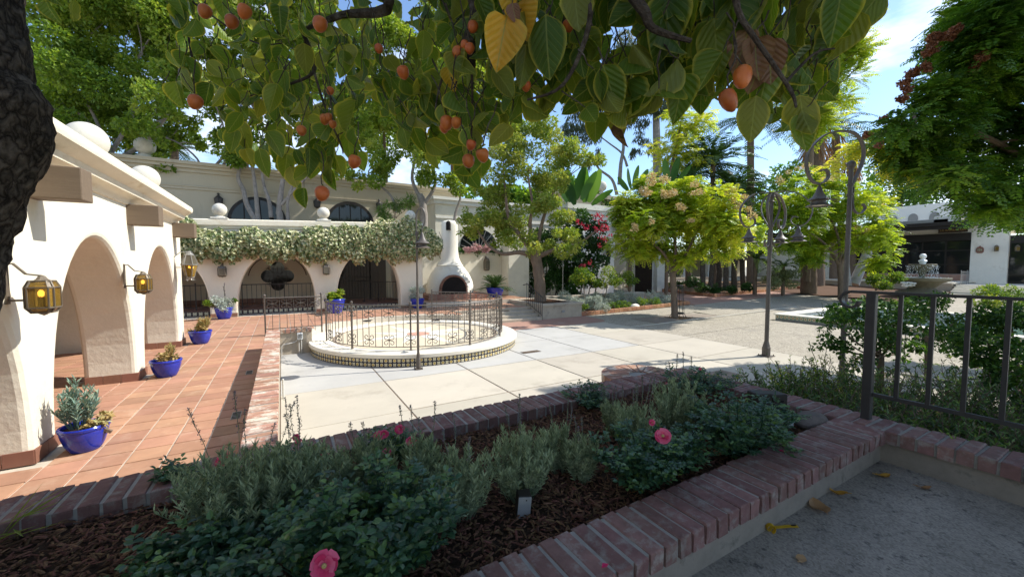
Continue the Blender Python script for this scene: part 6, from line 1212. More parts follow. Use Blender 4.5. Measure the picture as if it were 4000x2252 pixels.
# flower bed: silver mounds and golden-green mounds
for i, (x, y, r) in enumerate(((12.8, 15.5, .6), (13.4, 14.95, .62), (14.6, 16.3, .6), (16.2, 16.1, .66), (17.6, 15.8, .7), (18.7, 15.3, .65), (12.7, 16.4, .6), (15.4, 15.9, .55))):
    shrub('silver_mound', 'mound of silver grey-leaved shrub in the kerbed flower bed', [(x, y, .12+r*.55, r, .9)], 2200, .12, 'l_silver', 80+i, 'shrub', 'silver shrubs in the kerbed bed', .3, k=6, f=.5)
for i, (x, y, r) in enumerate(((12.3, 14.6, .35), (14.5, 14.75, .4), (15.5, 14.9, .4), (16.6, 14.8, .42), (17.3, 14.75, .4))):
    shrub('gold_mound', 'low golden-green rose shrub along the brick kerb of the flower bed', [(x, y, .12+r*.5, r, .9)], 800, .07, 'l_rosegold', 95+i, 'shrub', 'golden shrubs along the kerb', .6, k=5, f=.5)
for i, (px, py, tx_, ty_, rr_, lab) in enumerate(((2283, 1175, 2278, 1078, 45, 'small standard rose tree nearest the concrete tree box'), (2360, 1175, 2372, 1090, 42, 'small standard rose tree in the middle of the flower bed'), (2430, 1150, 2435, 1082, 42, 'small standard rose tree beside the gateway doors'))):
    d = 20.5+i*1.0; b_ = at(px, py, d); t = thing('standard_rose', lab, 'rose tree', (b_.x, b_.y, .1), world=True); tp = at(tx_, ty_+20, d); m = MB(); m.tube([(b_.x, b_.y, .1), b_.lerp(tp, .5)+Vector((.03, 0, 0)), tp], [.035, .03, .025], 7); m.build('trunk', M['barkgrey'], t)
    cc = cl([(tx_, ty_, rr_), (tx_-28, ty_+12, rr_*.6), (tx_+28, ty_+12, rr_*.6)], d); leafy('foliage', sub(cc, 5, .5, i), 1300, .11, 'l_rosegold', t, 110+i, tb=.1)
# ground cover and hedge in the second bed
rg = np.random.default_rng(9)
for i, (px, py, rr_) in enumerate(((2640, 1105, 22), (2690, 1100, 26), (2740, 1120, 22), (2790, 1125, 22), (2850, 1125, 22), (2910, 1115, 20), (2620, 1060, 30))):
    d = 26.5; cc = cl([(px, py, rr_), (px+20, py+6, rr_*.8)], d); shrub('ground_cover', 'low dark ground cover along the brick kerb under the palm stems', cc, 900, .12, 'l_boug', 130+i, 'ground cover', 'ground cover under the palm stems', k=4)
shrub('variegated_hedge', 'rounded pale variegated hedge bush in front of the palm trunks', cl([(3010, 1085, 38), (3050, 1075, 42), (3090, 1085, 38), (3030, 1105, 30), (3080, 1105, 30)], 26, 1, .3, 2), 4500, .12, 'l_hedge', 140)
shrub('rose_bush', 'rose bush with red buds left of the fountain', cl([(3420, 1095, 32), (3470, 1080, 34), (3510, 1085, 28), (3450, 1115, 26)], 24.5, 1, .3, 2), 2600, .13, 'l_rosegold', 141, cat='rose bush')
shrub('rose_bush', 'low rose bushes in sun right of the fountain below the restaurant steps', cl([(3850, 1150, 45), (3920, 1145, 45), (3980, 1150, 40), (3880, 1175, 40), (3960, 1185, 40), (3800, 1180, 28)], 17, 1, .3, 2), 5200, .09, 'l_rosegold', 142, cat='rose bush')
lw = MB(); q = [onz(3330, 1165, .3), onz(3560, 1165, .3), onz(3640, 1195, .3), onz(3330, 1195, .3)]; lw.add([(v.x, v.y, gz(v.x, v.y)+.01) for v in q], [(0, 1, 2, 3)]); struct(lw.build('lawn', M['grass']))
struct(patch(31, 8.6, 44, 15.6, .03).build('mulch_bed', M['mulch']))
# strelitzia paddles
def paddles(label, lst, d, seed):
    r_ = random.Random(seed); b_ = at(lst[0][0], lst[0][1]+60, d); t = thing('paddle_plant', label, 'paddle plant', (b_.x, b_.y, .4), world=True)
    m = MB(); m.tube([(b_.x, b_.y, .4), b_], .12, 7); m.build('stem', M['bark'], t)
    for px, py, ang, L_ in lst:
        base = at(px, py, d+r_.uniform(-.4, .4)); m = MB(); n = 10; dirv = (RT*math.sin(ang)+Vector((0, 0, math.cos(ang)))).normalized(); sdv = (RT*math.cos(ang)-Vector((0, 0, math.sin(ang)))).normalized(); nv = dirv.cross(sdv); tw = r_.uniform(-.8, .8); sdv = (sdv*math.cos(tw)+nv*math.sin(tw)); nv = dirv.cross(sdv)
        for i in range(n+1):
            s = i/n; w = L_*.17*max(0, math.sin(PI*(s*.93+.05)))**.55; c = base+dirv*(L_*s)+nv*(-.25*L_*s*s)
            for q in (-1, 0, 1): m.v.append(tuple(c+sdv*(w*q)+nv*(-.22*w*abs(q))))
        m.f = [(i*3+k_, i*3+k_+1, i*3+4+k_, i*3+3+k_) for i in range(n) for k_ in (0, 1)]; m.m = [0]*len(m.f); o = m.build('leaf', M['l_banana'], t, smooth=True); a_ = o.data.attributes.new('tint', 'FLOAT', 'FACE'); a_.data.foreach_set('value', [r_.random()]*len(o.data.polygons))
paddles('broad paddle-leaved plant between the crabapple and the parapet finial', [(2215, 790, -.5, 1.6), (2230, 790, -.15, 1.9), (2250, 780, .1, 2.0), (2270, 780, .35, 1.8), (2285, 790, .1, 2.2), (2300, 790, .4, 2.0), (2200, 800, -.8, 1.5), (2310, 800, .8, 1.5), (2245, 800, -.3, 1.5)], 24.5, 1)
paddles('paddle-leaved tips showing above the golden tree beside the parapet', [(2465, 740, -.4, 1.3), (2475, 740, 0, 1.4), (2490, 740, .5, 1.3), (2455, 745, -.8, 1.1)], 25, 2)
paddles('paddle-leaved tips in front of the eucalyptus trunk', [(2610, 715, -.3, 1.5), (2625, 715, .1, 1.6), (2640, 720, .5, 1.4)], 26, 3)
# plants on the wall behind the chimenea, pots
shrub('wall_ivy', 'green ivy trailing along the top of the garden wall by the chimenea', [(x, 20.1, 3.15, .28) for x in np.linspace(5.6, 10.8, 12)], 2600, .12, 'l_boug', 150, 'ivy', k=3, tb=.25)
shrub('pink_shrub', 'shrub of pink blossom behind the garden wall', cl([(1860, 965, 24), (1895, 970, 22), (1830, 968, 18)], 21.5), 900, .10, 'l_palepink', 151, 'shrub', k=3, wr=.8)
def ferns(name, label, c, n, L_, mat, seed, droop=.5, ll=.18, lw=.035, npair=14, el=(.2, 1.2)):
    rg = np.random.default_rng(seed); t = thing(name, label, 'plant', c, world=True); a = rg.uniform(0, 2*PI, n); e = rg.uniform(*el, n); D = np.stack([np.cos(a)*np.cos(e), np.sin(a)*np.cos(e), np.sin(e)], 1); Ln = L_*rg.uniform(.75, 1.1, n)
    Pq, Dq, Nq, Lq, lw_, fr = fronds(rg, np.tile(np.array(c)[None], (n, 1)), D, Ln, npair, lw, ll, droop, spread=50); leaves('fronds', Pq, Dq, Nq, Lq, lw_, rg.random(len(Pq)), M[mat], t)
    m = MB(); m.ball((c[0], c[1], c[2]-.02), .06, 8, 6); m.build('crown', M['bark'], t); return t
ferns('sago_palm', 'dark green sago palm with stiff arching fronds in the wide blue pot', (9.6, 18.3, 1.20), 46, 1.15, 'l_palm', 1, .35, .22, .03, 22, (.05, 1.3))
ferns('fern', 'light green fern in the blue pot behind the dais railing', (1.75, 16.7, 1.05), 34, .55, 'l_gold', 2, .4, .10, .035, 10); shrub('pot_shrub', 'leafy shrub growing with the fern in the blue pot', [(1.8, 16.7, 1.18, .30)], 900, .10, 'l_rosegold', 152, k=5)
shrub('pot_shrub', 'grey-leaved shrub in the small blue pot at the end of the rear arcade', [(5.05, 16.9, 1.15, .30), (4.85, 16.9, 1.3, .16)], 900, .08, 'l_silver', 153, k=4)
shrub('dracaena', 'dark strappy plants on top of the rear arcade beside the last ball finial', cl([(1540, 800, 30), (1500, 830, 26), (1600, 790, 26)], 20.5), 900, .35, 'l_palmlit', 154, k=3, wr=.12)
def spikes(name, label, c, n, h, spread, ln, wd, mat, seed, per=26, cat='succulent', lean=(0, 0), tip=0.0):
    """stems set with many narrow leaves"""
    rg = np.random.default_rng(seed); t = thing(name, label, cat, c, world=True); P_ = []; D_ = []; m = MB()
    for i in range(n):
        a = rg.uniform(0, 2*PI); q = rg.random()**.6*spread; hh = h*rg.uniform(.55, 1.05)*(1-.35*q/max(spread, 1e-6)); tip_ = Vector((c[0]+math.cos(a)*q+lean[0]*hh, c[1]+math.sin(a)*q+lean[1]*hh, c[2]+hh)); b_ = Vector((c[0]+math.cos(a)*q*.3, c[1]+math.sin(a)*q*.3, c[2])); path = limb(b_, tip_, 4, .08, int(rg.integers(1e6))); m.tube(path, [.006, .005, .005, .004, .003], 4)
        for k in range(per):
            s = rg.uniform(.3, 1.0); j = min(3, int(s*4)); p = path[j].lerp(path[j+1], s*4-j); b = rg.uniform(0, 2*PI); P_.append(p); D_.append((math.cos(b), math.sin(b), .5+1.2*s))
    P_ = np.array([tuple(p) for p in P_]); D_ = np.array(D_); nn = len(P_); L_ = ln*rg.uniform(.6, 1.2, nn)
    leaves('foliage', P_, D_+rg.normal(size=D_.shape)*.25, rg.normal(size=P_.shape)*.4+np.array([[0, 0, 1.]]), L_, wd*rg.uniform(.8, 1.2, nn), rg.random(nn), M[mat], t, fold=.35); m.build('stems', M['l_lav'] if mat != 'l_succ' else M['l_succ'], t); return t
spikes('blue_succulent', 'tall blue-green finger succulent rising from the nearest blue pot', (-1.76, 5.42, .70), 24, .50, .17, .08, .018, 'l_succ', 1, 34)
shrub('rosette_succulents', 'golden green rosettes at the rim of the nearest blue pot', [(-1.63, 5.36, .76, .08), (-1.58, 5.44, .77, .07)], 240, .05, 'l_succ_gold', 160, 'succulent', k=3, wr=.5)
shrub('rosette_succulents', 'carpet of golden rosettes in the middle blue pot', [(-1.74, 8.42, .79, .10), (-1.62, 8.42, .80, .10), (-1.68, 8.35, .80, .09)], 420, .055, 'l_succ_gold', 161, 'succulent', k=3); spikes('green_succulent', 'small upright green succulent in the middle blue pot', (-1.62, 8.44, .79), 7, .26, .10, .08, .018, 'l_succ_gold', 2, 18)
shrub('rosette_succulents', 'tan rosettes and pale fingers in the last arcade pot', [(-1.75, 11.62, .83, .12), (-1.62, 11.6, .83, .11)], 380, .08, 'l_succ_gold', 162, 'succulent', k=3); spikes('pale_succulent', 'pale yellow upright fingers in the last arcade pot', (-1.60, 11.62, .82), 9, .34, .12, .16, .03, 'l_succ_gold', 3, 10)
shrub('silver_trailer', 'silver and yellow trailing foliage in the pot under the pier lantern', [(-1.78, 16.7, 1.05, .26), (-1.95, 16.7, 1.1, .2), (-1.6, 16.65, .98, .2), (-1.7, 16.5, .85, .12)], 1100, .08, 'l_silver', 163, 'plant', k=4); shrub('yellow_trailer', 'yellow green foliage at the left of the silver planted pot', [(-2.1, 16.7, 1.08, .18), (-1.45, 16.75, 1.1, .12)], 420, .08, 'l_rosegold', 164, 'plant', k=3); spikes('flower_spike', 'tall dry flower spike rising from the silver planted pot', (-1.72, 16.7, 1.1), 2, 1.0, .03, .05, .03, 'lavflower', 5, 30, 'plant')
# ------------------------------------------------------------------ plants in the near planter
def oval_geo(P, D, N, Ln, Wd, fold=.18, curl=.12):
    """rounder leaf of six faces for plants close to the camera"""
    D = unit(D); Sd = unit(np.cross(D, N)); N = np.cross(Sd, D); n = len(P); Ln = np.broadcast_to(np.asarray(Ln, float), (n,))[:, None]; Wd = np.broadcast_to(np.asarray(Wd, float), (n,))[:, None]
    def pt(t, s, w): return P+D*Ln*t+Sd*Wd*(s*w)+N*(Wd*fold*abs(s)-Ln*curl*t*t)
    V = np.stack([pt(0, 0, 0), pt(.28, 1, .42), pt(.65, 1, .46), pt(1, 0, 0), pt(.65, -1, .46), pt(.28, -1, .42), pt(.28, 0, 0), pt(.65, 0, 0)], 1).reshape(-1, 3)
    b = np.arange(n)[:, None]*8; T = [(0, 1, 6), (1, 2, 7), (1, 7, 6), (2, 3, 7), (0, 6, 5), (6, 7, 4), (6, 4, 5), (7, 3, 4)]
    return V, np.concatenate([b+np.array([t]) for t in T], 1).reshape(-1, 3)
def oleaves(name, P, D, N, Ln, Wd, tint, mat, parent, fold=.18, curl=.12):
    V, F = oval_geo(P, D, N, Ln, Wd, fold, curl); return link(name, arr_mesh(name, V, F, np.repeat(tint, 8), mat, ORG.get(parent)), None, parent, 'stuff')
BZ = .92
def lavender(px, py, wpx, toppy, seed, label, n=46, spk=5):
    c = onz(px, py, BZ); d = (c-EYE).dot(FW); w = 1.08*wpx*d/FPX; h = 1.03*(at(px, toppy, d).z-BZ); n = int(n*1.25); rg = np.random.default_rng(seed)
    t = thing('lavender', label, 'lavender', c, world=True); P_ = []; D_ = []; m = MB()
    for i in range(n):
        a = rg.uniform(0, 2*PI); q = rg.random()**.5*w; hh = h*rg.uniform(.6, 1.0)*(1-.3*(q/w)**2); tip = Vector((c.x+math.cos(a)*q, c.y+math.sin(a)*q*.8, BZ+hh)); b_ = Vector((c.x+math.cos(a)*q*.35, c.y+math.sin(a)*q*.3, BZ-.02)); path = limb(b_, tip, 5, .1, int(rg.integers(1e6))); m.tube(path, [.0035, .003, .003, .0025, .002, .002], 3)
        for k in range(56):
            s = .15+.85*rg.random()**.75; j = min(4, int(s*5)); p = path[j].lerp(path[j+1], s*5-j); b = rg.uniform(0, 2*PI); P_.append(p); D_.append((math.cos(b), math.sin(b), .35+1.5*s*s))
    P_ = np.array([tuple(p) for p in P_]); D_ = np.array(D_); nn = len(P_); L_ = .042*rg.uniform(.6, 1.25, nn)
    leaves('foliage', P_, D_+rg.normal(size=D_.shape)*.2, rg.normal(size=P_.shape)*.5+np.array([[0, 0, 1.]]), L_, .0085*rg.uniform(.8, 1.3, nn), rg.random(nn), M['l_lav'], t, fold=.3); m.build('stems', M['l_lav'], t)
    for i in range(spk):
        a = rg.uniform(0, 2*PI); q = rg.random()*w*.7; b_ = Vector((c.x+math.cos(a)*q*.5, c.y+math.sin(a)*q*.5, BZ+h*.5)); tip = Vector((c.x+math.cos(a)*q, c.y+math.sin(a)*q, BZ+h*rg.uniform(1.15, 1.5))); m = MB(); path = limb(b_, tip, 5, .05, i); m.tube(path, .0018, 4); sp_ = m.build('flower_stalk', M['l_lav'], t)
        k = 60; s = 1-rg.random(k)**1.5*.45; pts = np.array([tuple(path[min(4, int(v*5))].lerp(path[min(4, int(v*5))+1], v*5-min(4, int(v*5)))) for v in s]); pts += rg.normal(size=pts.shape)*.003; leaves('flower_head', pts, rg.normal(size=pts.shape)+np.array([[0, 0, .6]]), rg.normal(size=pts.shape), .011, .006, rg.random(k), M['lavflower'], t)
    return t
lavender(960, 2080, 250, 1720, 1, 'large grey-green lavender clump left of the glossy rose bush', 95, 5); lavender(1180, 2010, 170, 1700, 2, 'grey-green lavender clump behind the big foreground rose bush', 60, 5)
lavender(1640, 1960, 150, 1690, 3, 'lavender clump right of the pink rose bushes', 60, 4); lavender(2030, 1925, 150, 1660, 4, 'upright lavender clump behind the grey junction box', 62, 4); lavender(2270, 1870, 80, 1690, 5, 'small lavender clump touching the single pink rose bush', 34, 3)
lavender(2480, 1790, 110, 1560, 6, 'lavender clump behind the single pink rose', 46, 6); lavender(2640, 1690, 120, 1470, 7, 'pale lavender clump near the far coping', 50, 4); lavender(1800, 2010, 130, 1740, 9, 'loose lavender clump between the foreground rose and the junction box', 44, 3); lavender(2180, 1830, 90, 1650, 10, 'small grey lavender tuft behind the upright clump', 34, 3); lavender(2400, 1700, 80, 1560, 11, 'dry flowering lavender near the middle of the bed', 30, 6); lavender(1430, 1910, 120, 1700, 8, 'narrow lavender clump between pink roses and mulch', 40, 3)
def rosebush(px, py, wpx, toppy, seed, label, n=900, ls=.034, mat='l_rose', hi=1.0, canes=9, nm='rose_bush'):
    c = onz(px, py, BZ); d = (c-EYE).dot(FW); w = 1.1*wpx*d/FPX; h = 1.0*max(.12, at(px, toppy, d).z-BZ); n = int(n*1.3); rg = np.random.default_rng(seed+200); t = thing(nm, label, 'rose bush', c, world=True); m = MB(); P_ = []; D_ = []; N_ = []
    for i in range(canes*4):
        a = rg.uniform(0, 2*PI); q = (.15+.85*rg.random()**.6)*w; hh = h*rg.uniform(.45, 1.0)*(1-.3*(q/w)**2); tip = Vector((c.x+math.cos(a)*q, c.y+math.sin(a)*q*.85, BZ+hh)); b_ = Vector((c.x+rg.normal()*.02, c.y+rg.normal()*.02, BZ-.02)); path = limb(b_, tip, 6, .16, int(rg.integers(1e6))); m.tube(path, [.005, .0045, .004, .0035, .003, .0025, .002], 4)
        k = int(n/canes/4/5)+1
        for j in range(k):
            s = .25+.75*rg.random()**.7; jj = min(5, int(s*6)); p = np.array(path[jj].lerp(path[jj+1], s*6-jj)); dr = unit(rg.normal(size=(1, 3)))[0]; dr[2] = abs(dr[2])*.4+.05; dr /= np.linalg.norm(dr); sd = np.cross(dr, [0, 0, 1.]); sd /= max(.1, np.linalg.norm(sd))
            for (al, sg) in ((1.0, 0), (.62, 1), (.62, -1), (.3, 1), (.3, -1)): P_.append(p+dr*ls*1.9*al); D_.append(dr*(.55 if sg else 1)+sd*sg); N_.append(np.array([0, 0, 1.])+rg.normal(size=3)*.35)
    P_ = np.array(P_); D_ = np.array(D_); N_ = np.array(N_); nn = len(P_); L_ = ls*rg.uniform(.75, 1.25, nn)
    oleaves('foliage', P_, D_, N_, L_, L_*.68, np.clip(np.repeat(rg.random(nn//5), 5)*.85+.15*rg.random(nn), 0, 1)*hi, M[mat], t); m.build('canes', M['l_rose'], t); return t, c, d
def rose(t, px, py, d, r=.028, seed=0, face=True):
    d -= .12
    """an open rose: rings of cupped petals round a yellow eye"""
    rg = random.Random(seed); c = at(px, py, d); f = MB(); ax = (Vector((0, 0, 1))*rg.uniform(.3, .9)-FW*rg.uniform(.5, 1.0)+RT*rg.uniform(-.5, .5)).normalized(); u = ax.orthogonal().normalized(); v = ax.cross(u)
    for ring, (k, rad, up_) in enumerate(((6, 1.0, .15), (5, .72, .45), (4, .45, .8))):
        for i in range(k):
            a = 2*PI*(i+.5*ring)/k+rg.uniform(-.15, .15); dv = u*math.cos(a)+v*math.sin(a); sv = ax.cross(dv); q = rad*r*rg.uniform(.9, 1.1); w = q*.62
            pts = [c, c+dv*q*.5+sv*w*.8+ax*q*up_*.4, c+dv*q*.95+sv*w*.75+ax*q*up_*.8, c+dv*q*1.05+ax*q*(up_*.75), c+dv*q*.95-sv*w*.75+ax*q*up_*.8, c+dv*q*.5-sv*w*.8+ax*q*up_*.4, c+dv*q*.55+ax*q*up_*.15]
            f.add(pts, [(0, 1, 6), (1, 2, 6), (2, 3, 6), (3, 4, 6), (4, 5, 6), (5, 0, 6)])
    o = f.build('flower', M['l_pink'], t); a_ = o.data.attributes.new('tint', 'FLOAT', 'FACE'); a_.data.foreach_set('value', np.repeat([rg.random() for _ in range(len(f.f)//6)], 6).astype(np.float32))
    e = MB(); e.ball(c+ax*r*.25, r*.2, 8, 5); e.build('eye', M['goldpaint'], o); s = MB(); s.tube([c, c-Vector((0, 0, r*3))+FW*r], .002, 4); s.build('stalk', M['l_rose'], o)
b1 = rosebush(1430, 2270, 330, 1800, 1, 'large glossy dark rose bush at the front of the planter', 3600, .036, canes=15); rose(b1[0], 1268, 2205, b1[2]-.2, .047, 1)
b1b = rosebush(800, 2330, 330, 2080, 2, 'low glossy rose growth spreading over the mulch at bottom left', 1900, .036, canes=10)
b2_ = rosebush(2500, 1905, 190, 1640, 3, 'dark rose bush carrying a single open pink rose', 1700, .032, canes=10); rose(b2_[0], 2590, 1703, b2_[2]-.12, .042, 2); rose(b2_[0], 2547, 1650, b2_[2], .018, 3)
b3 = rosebush(2880, 1775, 200, 1500, 4, 'dark rose bush below the brown utility box', 2100, .034, canes=11)
b4 = rosebush(870, 1960, 130, 1800, 5, 'dark rose bush with a red bloom at the end of the divider wall', 800, .03); rose(b4[0], 872, 1797, b4[2], .040, 4)
b5 = rosebush(1130, 1870, 130, 1740, 6, 'dark rose bush with two small red blooms near the divider corner', 800, .03); rose(b5[0], 1155, 1707, b5[2], .020, 5); rose(b5[0], 1166, 1722, b5[2], .020, 6); rose(b5[0], 1268, 1768, b5[2], .030, 7)
b6 = rosebush(1520, 1800, 130, 1670, 7, 'rose bush with a cluster of crimson blooms by the far coping', 1000, .03)
for i, (x, y, r_) in enumerate(((1478, 1702, .034), (1500, 1694, .03), (1560, 1676, .032), (1606, 1722, .032), (1388, 1813, .03), (1512, 1765, .028))): rose(b6[0], x, y, b6[2]-.03*i, r_, 10+i)
rosebush(2290, 1590, 110, 1490, 8, 'small dark rose bush against the far coping left of centre', 800, .028); b9 = rosebush(2720, 1530, 170, 1440, 9, 'long dark rose bush along the far coping with a few blooms', 1400, .028); rose(b9[0], 2602, 1498, b9[2], .016, 30); rose(b9[0], 2735, 1440, b9[2], .015, 31)
rosebush(2650, 1830, 130, 1640, 13, 'spreading rose shoots between the two dark rose bushes', 900, .032); rosebush(1250, 2130, 150, 1880, 14, 'glossy rose growth in front of the left lavender', 1200, .034); rosebush(700, 1905, 70, 1790, 10, 'lone dark rose shoot in front of the sunlit tiles', 220, .036, canes=4); rosebush(3000, 1680, 120, 1560, 11, 'trailing rose shoots spilling over the mulch toward the rock', 700, .03); rosebush(3060, 1790, 60, 1740, 12, 'small rose sprig lying across the near coping', 160, .03, canes=4)
# thin dry grass at the far left
rg = np.random.default_rng(4); c = onz(0, 2080, .95); t = thing('grass_tuft', 'thin strappy leaves at the left end of the planter', 'grass', c, world=True); n = 16; leaves('blades', np.tile(np.array(c)[None], (n, 1))+rg.normal(size=(n, 3))*.03, np.stack([rg.normal(size=n)*.6+.5, rg.normal(size=n)*.4, rg.random(n)*.5], 1), rg.normal(size=(n, 3))*.2+np.array([[0, 0, 1.]]), .26, .014, rg.random(n), M['l_crab'], t)
# ------------------------------------------------------------------ bed beyond the railing on the right
sb = MB(); sb.prism([(4.42, -5), (8.0, -5), (8.0, 2.4), (7.0, 2.9), (4.42, 3.3)], -.03, .42); rbed = struct(sb.build('side_bed', M['soil']))
M['l_side'] = leafmat('side_bed_leaf', [(.025, .06, .02), (.055, .12, .03), (.10, .18, .045), (.20, .28, .08)], .32, .4, .5)
def low_bush(x, y, r, h, seed, n, label, mat='l_rose', ln=.055, wr=.22, group='narrow-leaved shrubs behind the railing'):
    rg = np.random.default_rng(seed); t = thing('narrow_leaf_shrub', label, 'shrub', (x, y, .42), 0, group, world=True); P_ = []; D_ = []; m = MB()
    for i in range(n//30):
        a = rg.uniform(0, 2*PI); q = rg.random()**.5*r; tip = Vector((x+math.cos(a)*q*1.15, y+math.sin(a)*q*1.15, .42+h*rg.uniform(.5, 1.05))); path = limb((x+math.cos(a)*q*.5, y+math.sin(a)*q*.5, .40), tip, 5, .15, int(rg.integers(1e6))); m.tube(path, .003, 3)
        for k in range(30):
            s = .1+.9*rg.random(); j = min(4, int(s*5)); P_.append(tuple(path[j].lerp(path[j+1], s*5-j))); b = rg.uniform(0, 2*PI); D_.append((math.cos(b), math.sin(b), .7))
    P_ = np.array(P_); D_ = np.array(D_); nn = len(P_); leaves('foliage', P_, D_+rg.normal(size=D_.shape)*.3, rg.normal(size=P_.shape)+np.array([[0, 0, 1.2]]), ln*rg.uniform(.6, 1.3, nn), ln*wr, rg.random(nn), M[mat], t); m.build('stems', M['bark'], t)
for i, (x, y, r, h) in enumerate(((5.0, 1.7, .55, .55), (5.0, .9, .55, .6), (5.2, .1, .6, .62), (5.1, -.7, .55, .6), (5.9, 1.6, .6, .72), (6.0, .6, .6, .75), (6.1, -.3, .6, .72), (6.9, 1.2, .6, .75), (6.9, .2, .6, .75), (5.2, 2.5, .5, .55), (7.0, -.7, .6, .7))): low_bush(x, y, r, h, 300+i, 4200, 'bushy narrow-leaved dark green shrub packed behind the steel railing', 'l_side', .06, .26)
for i, (x, y, r, h) in enumerate(((5.9, 2.5, .5, .65), (6.6, 2.2, .5, .6), (4.85, 3.0, .3, .45))): low_bush(x, y, r, h, 330+i, 2600, 'sunlit yellow-green shrub at the edge of the side bed', 'l_rosegold', .05, .3, 'sunlit shrubs at the side bed edge')
def std_rose(px, py, d, clist, seed, label, n):
    b_ = at(px, py, d); b_.z = .42; t = thing('rose_tree', label, 'rose tree', b_, world=True); top = at(px, py-170, d); m = MB(); m.tube([b_, b_.lerp(top, .5)+Vector((.02, .01, 0)), top], [.05, .042, .04], 9); m.build('trunk', M['bark'], t, smooth=True); cc = cl(clist, d, 1, .35, seed)
    limbs(t, [([top, top.lerp(Vector(c[:3]), .5)+Vector((0, 0, -.05)), Vector(c[:3])], .018, .006) for c in cc], 'bark', 5); rg = np.random.default_rng(seed); P_, dd, k, r = clump_points(rg, sub(cc, 5, .5, seed), n); D = rg.normal(size=P_.shape)*.6+dd*.5; D[:, 2] -= .15; N = rg.normal(size=P_.shape)*.5+np.array([[0, 0, 1.]]); L_ = .055*rg.uniform(.6, 1.2, n); oleaves('foliage', P_, D, N, L_, L_*.66, np.clip(rg.random(n)*.8, 0, 1), M['l_roset'], t)
M['l_roset'] = leafmat('rose_tree_leaf', [(.018, .055, .014), (.042, .11, .022), (.085, .18, .03), (.18, .27, .05)], .42)
std_rose(3440, 1560, 5.4, [(3260, 1260, 60), (3330, 1220, 80), (3430, 1230, 90), (3520, 1270, 80), (3300, 1330, 70), (3420, 1330, 80), (3240, 1340, 50), (3540, 1350, 60), (3360, 1400, 50)], 1, 'standard rose tree behind the railing post with thorny trunk', 3400)
std_rose(3625, 1480, 6.8, [(3560, 1200, 70), (3650, 1220, 80), (3740, 1250, 80), (3640, 1310, 80), (3740, 1340, 70), (3570, 1320, 60)], 2, 'standard rose tree with sunlit leaves in the middle of the side bed', 3600)
std_rose(3990, 1650, 4.6, [(3850, 1330, 90), (3950, 1260, 110), (3900, 1450, 90), (4020, 1400, 120), (3800, 1400, 60), (3980, 1530, 80)], 3, 'dark standard rose tree at the far end of the railing', 4600)
c = at(3545, 1060, 12); t = thing('white_rose', 'white rose bloom on a tall stem before the fountain', 'rose', (c.x, c.y, .5), world=True); f = MB()
q = at(3548, 1110, 7.2)
for i in range(18):
    a = i*2.4; rr_ = .03+.004*i; f.ball((q.x+math.cos(a)*rr_*.9, q.y+math.sin(a)*rr_*.9, q.z+.03*math.sin(i)), .035, 7, 5, (1, 1, .5))
M['wpetal'] = plain('white_petal', (.72, .70, .60), .6); f.build('flower', M['wpetal'], t); s = MB(); s.tube([q, Vector((q.x, q.y, .5))], .006, 5); s.build('stalk', M['l_rose'], t)
for i, (px, py, d) in enumerate(((3230, 1330, 7.0), (3180, 1480, 5.3), (3050, 1560, 4.8))):
    b_ = at(px, py+120, d); t = thing('rose_cane', 'slender sunlit rose cane with pale leaves at the plaza edge of the side bed', 'rose cane', b_, 0, 'sunlit rose canes', world=True); top = at(px-20, py-150, d); path = limb(b_, top, 8, .1, i); m = MB(); m.tube(path, .004, 4); m.build('cane', M['l_rosegold'], t); rg = np.random.default_rng(i); n = 60; s = rg.random(n); P_ = np.array([tuple(path[min(7, int(v*8))]) for v in s])+rg.normal(size=(n, 3))*.03; oleaves('foliage', P_, rg.normal(size=(n, 3)), rg.normal(size=(n, 3))*.4+np.array([[0, 0, 1.]]), .04, .026, rg.random(n), M['l_rosegold'], t)
# ------------------------------------------------------------------ persimmon tree
pt_ = thing('persimmon_tree', 'old persimmon tree with dark rugged trunk and leafy fruiting branches overhead', 'tree', (-1.3, 2.2, .9), world=True)
TD = 1.65
axis = smooth_path([at(-520, 2300, TD), at(-430, 1900, TD), at(-235, 1250, TD), at(-170, 950, TD), at(-100, 740, TD), at(-35, 560, TD), at(-20, 430, TD), at(-60, 310, TD), at(-85, 100, TD), at(-100, -150, TD), at(60, -500, TD)], 7)
rad = np.interp(np.linspace(0, 10, len(axis)), range(11), [.17, .15, .135, .135, .14, .15, .158, .135, .13, .125, .11]); m = MB(); m.tube(axis, list(rad), 44)
vv = []
for i, p in enumerate(m.v):
    c = axis[i//44] if i//44 < len(axis) else axis[-1]; p = Vector(p); d = (p-c); f = mnoise.noise((p.x*16, p.y*16, p.z*7))*.10+abs(mnoise.noise((p.x*42, p.y*42, p.z*16)))*.16+mnoise.noise((p.x*5, p.y*5, p.z*5))*.10; vv.append(tuple(c+d*(1+f)))
m.v = vv; m.build('trunk', M['bark_plates'], pt_, smooth=True)
top = axis[-1]
